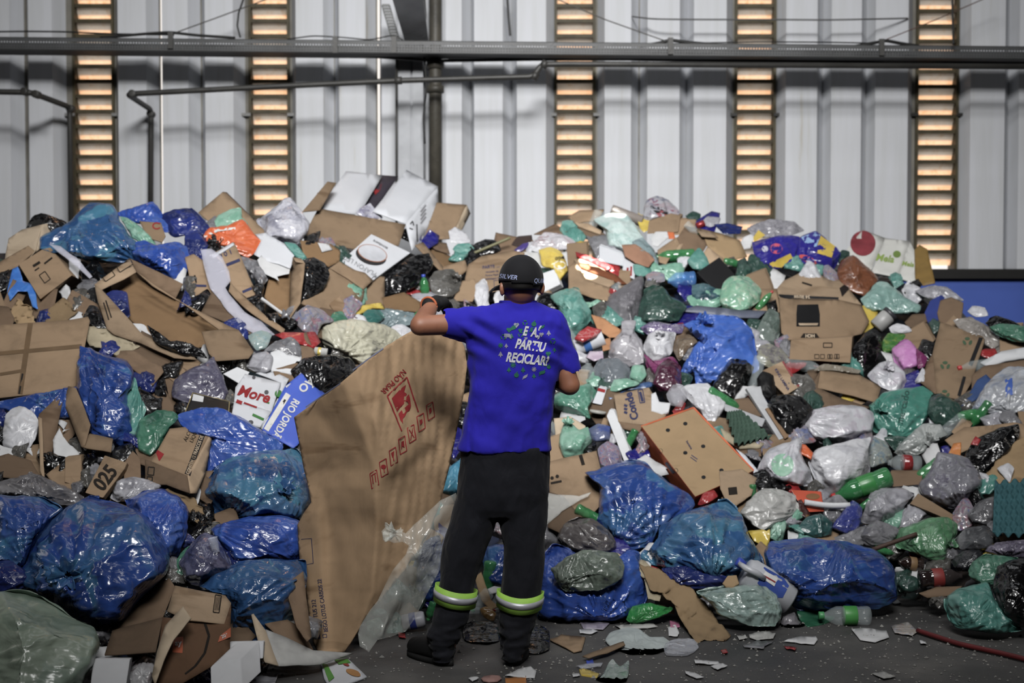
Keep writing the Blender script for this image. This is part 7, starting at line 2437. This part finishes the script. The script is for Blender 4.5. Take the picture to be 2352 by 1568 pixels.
film_o = pts('827,1437 850,1400 868,1378 886,1340 904,1305 920,1285 934,1268 940,1250 925,1243 905,1245 880,1232 876,1220 885,1210 908,1213 932,1224 950,1205 976,1181 1012,1146 1048,1128 1062,1160 1050,1230 1020,1290 988,1350 952,1420 932,1450 900,1458 870,1462 850,1490 828,1480 822,1455')
V2, T = tri_poly(film_o, 9)
D = 6.00 + np.interp(V2[:, 0], [820, 1065], [0.0, 0.16]) + np.interp(V2[:, 1], [1130, 1490], [0.04, -0.02])
V = W(V2[:, 0], V2[:, 1], D)
aa = np.arctan2(V2[:, 1] - 1270, V2[:, 0] - 950)
rr = np.hypot(V2[:, 0] - 950, V2[:, 1] - 1270)
V[:, 1] += 0.016 * np.sin(aa * 15 + 2 * pnoise(V * 6)) * np.clip(rr / 50, 0, 1) * np.exp(-rr / 140) + 0.03 * ridged(V * np.array([6., 6, 4]) + 2, 3) - 0.03 * np.exp(-(rr / 22) ** 2) - 0.05 * np.clip(1 - np.abs(V2[:, 0] - (1010 - (V2[:, 1] - 1180) * .5)) / 60, 0, 1)
fl = obj('plastic_bag', V, T, clear('#dfe2dc', .26, .10, .9))
solid(fl, .001)
tag(fl, 'crumpled clear film bag gathered at a knot, hanging between the held cardboard and left leg', 'bag', ref='the clear film bag', px=(930, 1340))
tuft(W(912, 1226, 5.97), 0.028, clear('#d6d9d2', .6, .12, .8), fl, down=(-0.9, -0.3, 0.35))

# ================================================================== litter on the floor
def floor_sheet(name, label, cat, poly, mat, thick=.003, crumple=.01, z=.006, ref=None):
    P = pts(poly)
    V, T = sheet_mesh(P, None, 0, max(3.0, np.ptp(P, axis=0).max() / 9), crumple, 18.0, rng.uniform(0, 50, 3), z)
    o = obj(name, V, T, mat)
    solid(o, thick, 0)
    o_info[o.name] = (V, T)
    tag(o, label, cat, ref=ref, px=tuple(P.mean(0)))
    return o


FS = floor_sheet
t = FS('cereal_packet', 'green and white food packet lying on the floor at the foot of the held cardboard', 'packet', '735,1518 800,1516 842,1556 760,1585 745,1560', WCARD, .012, .004, ref='the green and white packet')
ink(t, [t], ['768,1519 798,1517 806,1526 778,1530', '740,1528 752,1530 768,1560 756,1570'], flat('#4a9a2a', .5), lift=.009)
ink(t, [t], [ell2(812, 1549, 18, 7, -20)], flat('#b8803c', .5), lift=.009)
ink(t, [t], [ell2(795, 1530, 8, 3, -20)], flat('#a02a24', .5), lift=.009)
b_ = bottle('cleaner_bottle', 'white bottle with a blue stripe lying between the film bag and the left boot', 'bottle', (925, 1452), (985, 1418), 19, flat('#a9aab4', .4), None, flat('#2a3a8c', .4), dY=-.02, kind='jar')
FS('wrapper', 'small red wrapper under the white bottle with a blue stripe', 'wrapper', '914,1452 930,1455 932,1466 916,1464', RED)
Pn('paper_bag', 'crumpled brown paper standing between the two trouser legs', 'paper', [('', '1090,1325 1105,1315 1128,1372 1145,1390 1128,1402 1105,1375', None)], KRAFT, thick=.004, crumple=.03, dY=-.05)
Pn('paper_scrap', 'white card scrap between the two trouser legs', 'paper', [('', '1120,1352 1135,1345 1152,1348 1150,1358 1125,1364', None)], PAPER, thick=.004, dY=-.05)
bottle('plastic_cup', 'clear plastic cup lying between the trouser legs', 'cup', (1102, 1402), (1078, 1400), 9, PET, kind='cup', dY=-.08)
B('wrapper', 'clear amber packet between the trouser legs', 'packet', '1102,1398 1118,1392 1140,1408 1134,1428 1112,1418', film('#9a7438', '#c8b89a', '#6a4a1c', .15, bump=.7), T=.02, dY=-.06)
B('trash_bag', 'black film puddle on the floor behind the trouser legs', 'bag', '1060,1440 1085,1425 1140,1430 1150,1470 1120,1490 1070,1478', BLACK, T=.05, dY=-.05)
B('trash_bag', 'small glinting black bag beside the right boot', 'bag', '1215,1450 1240,1435 1262,1450 1262,1490 1235,1502 1205,1498', BLACK, T=.06, dY=-.1, wr=1.6)
FS('cardboard_piece', 'flat brown cardboard scrap on the floor right of the right boot', 'cardboard', '1262,1470 1290,1460 1345,1464 1336,1495 1318,1498', CB, .006, ref='the flat scrap by the right boot')
B('foam_tray', 'pair of whitish foam trays lying on the floor', 'foam tray', '1390,1470 1402,1452 1440,1440 1470,1446 1490,1462 1525,1462 1540,1475 1530,1500 1500,1518 1450,1515 1410,1495', flat('#a9b4b4', .6, .3, bump=.2), T=.05, dY=-.02, wr=.6, ref='the foam trays')
FS('wood_strip', 'narrow brown cardboard strip lying across the foam trays', 'cardboard', '1338,1508 1392,1487 1432,1474 1436,1482 1395,1500 1352,1511', CB, .005, .004, .02)
B('plastic_bag', 'glinting clear plastic right of the foam trays', 'bag', '1525,1480 1545,1468 1590,1466 1606,1485 1580,1514 1530,1514', clear('#b9bcc4', .6, .08, .9), T=.04, dY=-.02, wr=1.6, ref='the glinting clear plastic')
items = [
    ('paper_scrap', 'white crumpled paper on the floor below the right boot', 'paper', '1160,1552 1190,1538 1218,1531 1232,1542 1228,1558 1190,1556', PAPER),
    ('wrapper', 'orange wrapper at the bottom edge below the white crumpled paper', 'wrapper', '1160,1558 1208,1553 1210,1575 1162,1578', flat('#c87a1e', .5)),
    ('paper_scrap', 'small white triangle of paper left of the pink disc', 'paper', '1075,1558 1092,1554 1100,1559 1085,1564', PAPER),
    ('paper_scrap', 'torn white paper left of the yellow tube', 'paper', '1314,1548 1330,1546 1332,1552 1316,1554', PAPER),
    ('paper_scrap', 'white paper strip at the bottom right of the green and silver wrapper', 'paper', '1573,1541 1598,1546 1617,1556 1600,1558 1575,1548', PAPER),
    ('paper_scrap', 'flat white ticket on the floor below the glinting clear plastic', 'paper', '1594,1515 1650,1519 1652,1526 1597,1525', PAPER),
    ('paper_scrap', 'white square scrap right of the flat white ticket', 'paper', '1632,1530 1660,1524 1671,1530 1648,1539', PAPER),
    ('paper_scrap', 'white oval pulp scrap on the floor below the long kraft paper', 'paper', '1720,1457 1760,1450 1782,1456 1776,1466 1740,1470 1722,1465', DIRTYW),
    ('paper_scrap', 'small white lump left of the white oval pulp scrap', 'paper', '1692,1460 1712,1459 1716,1466 1698,1469', DIRTYW),
    ('paper_scrap', 'torn white paper in the middle of the open floor at right', 'paper', '1800,1473 1830,1463 1874,1462 1878,1470 1870,1480 1840,1478 1826,1475', PAPER),
    ('paper_scrap', 'crumpled pale paper on the floor below the bottle with a green label', 'paper', '1955,1445 1990,1442 2036,1450 2042,1464 2010,1475 1976,1470', PAPER),
    ('plastic_scrap', 'black and white film scrap below the white oval pulp scrap', 'scrap', '1706,1483 1740,1472 1776,1476 1756,1484 1754,1490 1710,1486', GREY),
    ('paper_scrap', 'grey scrap near the bottom edge at right', 'paper', '2003,1547 2030,1543 2058,1554 2030,1560', DIRTYW),
    ('wrapper', 'small printed packet on the floor at the end of the red hose', 'wrapper', '2047,1438 2086,1428 2108,1452 2095,1460 2055,1454', film('#c0b8ac', '#5a8ac0', '#8c4a34', .35, bump=.4, scale=30)),
    ('paper_scrap', 'white flake on the floor right of the large front blue bag', 'paper', '2045,1381 2062,1378 2070,1385 2055,1388', PAPER),
    ('paper_scrap', 'small white card piece at the floor beneath the long kraft paper', 'paper', '1534,1440 1552,1436 1560,1455 1556,1462 1536,1460', PAPER),
    ('paper_scrap', 'pink and white card under the long kraft paper', 'paper', '1538,1425 1560,1430 1562,1440 1540,1442', flat('#b8688c', .6)),
    ('plastic_tube', 'white tube on the floor below the slumped blue bag', 'tube', '1330,1446 1362,1444 1374,1450 1360,1456 1332,1454', FOAM),
    ('paper_scrap', 'pale lilac film on the floor under the slumped blue bag', 'paper', '1332,1430 1380,1424 1400,1432 1385,1446 1340,1444', film('#a29aac', '#b8a8d0', '#7a7484', .4)),
    ('paper_scrap', 'long whitish label strip right of the pale lilac film', 'paper', '1412,1436 1500,1430 1508,1440 1430,1448', DIRTYW),
    ('wrapper', 'red scrap on the floor right of the glinting clear plastic', 'wrapper', '1655,1494 1668,1490 1672,1500 1660,1502', RED),
    ('wrapper', 'dark red scrap left of the torn white paper at right', 'wrapper', '1800,1484 1830,1488 1826,1494 1806,1490', RED),
    ('plastic_scrap', 'blue bottle cap on the floor above the yellow tube', 'cap', '1346,1518 1362,1516 1364,1524 1348,1526', BLUECAP),
    ('plastic_scrap', 'flattened clear bottle under the blue bottle cap', 'scrap', '1322,1530 1350,1524 1385,1522 1380,1532 1335,1536', clear('#c9ccd4', .6, .1)),
    ('paper_scrap', 'white flake right of the torn white paper at right', 'paper', '1985,1454 2010,1460 2000,1466 1982,1460', DIRTYW),
    ('paper_scrap', 'small white leaflet near the packet at the end of the red hose', 'paper', '2112,1472 2126,1474 2128,1480 2114,1479', PAPER),
    ('plastic_scrap', 'crumpled grey scrap at the bottom edge left of the green and white packet', 'scrap', '575,1560 600,1545 640,1548 630,1575 580,1580', GREYW),
]
for nm, lb, ct, pl, mt in items:
    FS(nm, lb, ct, pl, mt)
t = FS('disc', 'round pinkish disc on a yellow rim at the bottom edge', 'disc', '1105,1559 1112,1554 1130,1551 1148,1553 1152,1559 1142,1565 1122,1566 1110,1564', flat('#a87c74', .6), .008, .0)
Pn('tube', 'small yellow tube near the bottom edge left of the green and silver wrapper', 'tube', [('', '1330,1537 1340,1534 1376,1546 1370,1556 1335,1549', None)], YELLOW, thick=.012, dY=-.02)
B('wrapper', 'crumpled green and silver wrapper at the bottom edge', 'wrapper', '1367,1566 1384,1548 1400,1518 1408,1512 1424,1530 1444,1515 1444,1545 1438,1572 1400,1578', film('#8fa09a', '#c2c8c8', '#2c8a44', .25, bump=.8, scale=14), T=.03, dY=-.03, ref='the green and silver wrapper')
q = W(np.array([2108., 2200, 2300, 2420]), np.array([1448., 1478, 1500, 1530]), Yfloor(np.array([2108., 2200, 2300, 2420]), np.array([1448., 1478, 1500, 1530]), .016))
t_ = np.linspace(0, 3, 30)
Q = np.stack([np.interp(t_, np.arange(4), q[:, i]) for i in range(3)], -1)
Q[1:-1] = (Q[:-2] + 2 * Q[1:-1] + Q[2:]) / 4
V, Fc = tubemesh(Q, .012, 10)
tag(obj('hose', V, Fc, flat('#6e1418', .5)), 'dark red hose lying across the floor at the bottom right', 'hose', ref='the red hose', px=(2250, 1490))
# crumbs nobody could count
V, Fc = [], []
r3 = np.random.RandomState(3)
for i in range(1100):
    px, py = r3.uniform(560, 2352), r3.uniform(1400, 1568)
    if r3.rand() < .4:
        px = r3.uniform(1150, 2300)
    p = W(px, py, Yfloor(px, py))
    if p[1] > foot(px) + .25:
        continue
    s = r3.uniform(.002, .008) * (1.8 if r3.rand() < .10 else 1)
    a = r3.uniform(0, 6.28)
    k = len(V)
    for j in range(5):
        V.append(p + [s * math.cos(a + j * 1.256) * r3.uniform(.6, 1.2), s * math.sin(a + j * 1.256) * r3.uniform(.6, 1.2), .002])
    V.append(p + [0, 0, .002 + s * .8])
    Fc += [(k + j, k + (j + 1) % 5, k + 5) for j in range(5)]
cr = obj('floor_crumbs', V, Fc, flat('#8f8d88', .8, var=.3, vscale=3), None, False)
tag(cr, 'tiny pale crumbs and flakes scattered over the dark floor', 'crumbs', None, 'stuff')

# ================================================================== the small stuff wedged between the named things
REFS = [(x, y, r) for (o, x, y, r) in ALL if r]
r4 = np.random.RandomState(21)
left_m = [('plastic_bag', 'black', BLACK), ('plastic_bag', 'dark blue', NAVY), ('cardboard_scrap', 'brown', CBD), ('cardboard_scrap', 'tan', CB), ('plastic_bag', 'smoky grey', SMOKE), ('plastic_bag', 'black', BLACK),
          ('paper_scrap', 'white', PAPER), ('plastic_bag', 'grey', GREY)]
right_m = [('plastic_bag', 'black', BLACK), ('plastic_bag', 'white', WHITE), ('plastic_bag', 'grey', GREY), ('plastic_bag', 'dark green', DKGREEN), ('plastic_bag', 'teal', TEAL), ('cardboard_scrap', 'brown', CBD), ('cardboard_scrap', 'tan', CB),
           ('wrapper', 'red', RED), ('wrapper', 'blue', NAVYPK), ('paper_scrap', 'white', PAPER), ('plastic_bag', 'pale grey', GREYW), ('plastic_bag', 'smoky', SMOKE), ('plastic_bag', 'mint', MINT), ('wrapper', 'yellow', YELLOW),
           ('plastic_bag', 'motley', MIXED), ('plastic_bottle', 'clear', PET), ('plastic_bottle', 'green', PETG), ('carton', 'brown', CB)]


def where(x, y, skip=0):
    d = sorted((math.hypot(x - a, y - b), a, b, r) for a, b, r in REFS)
    _, a, b, r = d[skip]
    dx, dy = x - a, y - b
    if abs(dx) > 1.6 * abs(dy):
        w = 'right of' if dx > 0 else 'left of'
    elif abs(dy) > 1.6 * abs(dx):
        w = 'below' if dy > 0 else 'above'
    else:
        w = ('lower right of' if dy > 0 else 'upper right of') if dx > 0 else ('lower left of' if dy > 0 else 'upper left of')
    return 'at the ' + w + ' ' + r if w.startswith(('upper', 'lower')) else w + ' ' + r


crest_px = np.array([[0, 560], [120, 520], [200, 480], [350, 480], [480, 500], [600, 520], [700, 500], [950, 520], [1080, 565], [1230, 545], [1320, 500], [1480, 480], [1600, 500], [1750, 525], [1950, 560], [2100, 610], [2150, 660],
                     [2230, 710], [2352, 790]])
foot_px = np.array([[0, 1568], [560, 1568], [640, 1500], [900, 1450], [1000, 1440], [1240, 1430], [1480, 1410], [1700, 1420], [1820, 1410], [2060, 1370], [2200, 1400], [2352, 1440]])
n_fill = 0
cands = [(float(GX[j, i]), float(GY[j, i]), j, i) for j in range(GX.shape[0]) for i in range(GX.shape[1])]
order = r4.permutation(len(cands))
WORKER = inside(pts('1050,1040 1070,800 1020,770 1085,700 1150,690 1150,590 1240,590 1240,690 1300,740 1335,850 1270,900 1265,1240 1240,1500 1150,1500 1140,1200 1090,1480 1000,1500'), GX, GY)
HELD = inside(outl, GX, GY)
for idx in order:
    x, y, j, i = cands[idx]
    if x < -20 or x > 2370 or COVER[j, i] or n_fill >= 320:
        continue
    if y < np.interp(x, crest_px[:, 0], crest_px[:, 1]) + 14 or y > np.interp(x, foot_px[:, 0], foot_px[:, 1]) - 8:
        continue
    if WORKER[j, i] or HELD[j, i]:
        continue
    kind, col, mt = (left_m if x < 720 else right_m)[r4.randint(len(left_m if x < 720 else right_m))]
    s = r4.uniform(22, 46)
    adj = 'small ' if s < 30 else ('' if s < 38 else 'bulky ')
    word = {'plastic_bag': 'crumpled plastic bag', 'cardboard_scrap': 'cardboard scrap', 'paper_scrap': 'crumpled paper', 'wrapper': 'crinkled wrapper', 'plastic_bottle': 'plastic bottle', 'carton': 'little carton'}[kind]
    lab = None
    for skip in range(5):
        l_ = '%s%s %s %s' % (adj, col, word, where(x, y, skip))
        if l_ not in LABELS and len(l_.split()) <= 16:
            lab = l_
            break
    if lab is None:
        continue
    cat = {'plastic_bag': 'bag', 'cardboard_scrap': 'cardboard', 'paper_scrap': 'paper', 'wrapper': 'wrapper', 'plastic_bottle': 'bottle', 'carton': 'box'}[kind]
    a = np.sort(r4.uniform(0, 2 * np.pi, 8) * .35 + np.linspace(0, 2 * np.pi, 8, endpoint=False))
    rr = s * r4.uniform(.7, 1.15, 8)
    sq = r4.uniform(.6, .95)
    th = r4.uniform(0, np.pi)
    P = np.stack([np.cos(a) * rr, np.sin(a) * rr * sq], -1) @ np.array([[math.cos(th), math.sin(th)], [-math.sin(th), math.cos(th)]]) + [x, y]
    if kind == 'plastic_bag':
        B(kind, lab, cat, P, mt, dY=.05, nt=48, lay=False, T=.055, wr=1.9)
    elif kind in ('cardboard_scrap', 'paper_scrap', 'wrapper'):
        if kind == 'cardboard_scrap':
            P = rect2(x, y, s * 2.2, s * 1.4, r4.uniform(0, 180))
        Pn(kind, lab, cat, [('', ' '.join('%.1f,%.1f,%.3f' % (p[0], p[1], r4.uniform(-.04, .04)) for p in P), None)], mt, dY=.04, thick=.006 if kind == 'cardboard_scrap' else .002,
           crumple=.006 if kind == 'cardboard_scrap' else .03, freq=14, lay=False, step=s / 4)
    elif kind == 'plastic_bottle':
        d = np.array([math.cos(th), math.sin(th)]) * s * 1.1
        bottle(kind, lab, cat, np.array([x, y]) - d, np.array([x, y]) + d, s * .33, mt, [REDCAP, BLUECAP, GREENCAP][r4.randint(3)], dY=.03, lay=False)
    else:
        P = rect2(x, y, s * 1.8, s * 1.2, r4.uniform(0, 180))
        X(kind, lab, cat, ' '.join('%.1f,%.1f' % tuple(p) for p in P), (5, -5, .06), mt, dY=.03, lay=False)
    COVER[cellmask(P)] = True
    n_fill += 1
# what is packed behind the person and the held cardboard, hidden from the photograph: one mass
HV, HF, HI, HM = [], [], [], []
for k_ in range(90):
    x, y = r4.uniform(700, 1270), r4.uniform(640, 1400)
    j, i = int((y - 300) / CELL), int((x + 90) / CELL)
    if not (WORKER[j, i] or HELD[j, i]) or COVER[j, i]:
        continue
    s = r4.uniform(38, 75)
    a = np.linspace(0, 2 * np.pi, 9, endpoint=False) + r4.uniform(0, 1)
    P = np.stack([x + np.cos(a) * s * r4.uniform(.75, 1.15, 9), y + np.sin(a) * s * .75 * r4.uniform(.75, 1.15, 9)], -1)
    mt = (BLACK, BLUE, GREY, CB, WHITE, TEAL, SMOKE, CBD)[r4.randint(8)]
    holder = empty('tmp', (0, 0, 0))
    o = bag('tmp', None, None, P, mt, dY=.08, nt=44, lay=False, T=.08, wr=1.6, parent=holder)
    V, Fc = o_info.pop(o.name)
    b0 = len(HV)
    HV += [tuple(v) for v in V]
    HF += [tuple(t + b0 for t in f) for f in Fc]
    if mt not in HM:
        HM.append(mt)
    HI += [HM.index(mt)] * len(Fc)
    COVER[cellmask(P)] = True
    bpy.data.objects.remove(o)
    bpy.data.objects.remove(holder)
if HV:
    o = obj('loose_refuse', HV, HF, HM[0])
    for m_ in HM[1:]:
        o.data.materials.append(m_)
    o.data.polygons.foreach_set('material_index', HI)
    tag(o, 'loose bags and rubbish packed behind the person and the held cardboard', 'refuse', None, 'stuff')
print('fillers', n_fill, 'left', int((~COVER).sum()))

# shafts of sun through gaps in the roof, on the right crest
def sunspot(px, py, deg, power):
    p = W(px, py, float(Yd(px, py)))
    spot('roof_gap_sunlight', p + np.array([0.9, -1.2, 5.2]), p, power, deg, .25, (1, .93, .82), .01)


sunspot(1410, 512, 1.7, 8000)
for x_, y_, d_ in ((1346, 596, .45), (1370, 602, .5), (1394, 610, .4), (1338, 618, .45), (1356, 632, .45)):
    sunspot(x_, y_, d_, 34000)
bpy.context.view_layer.update()
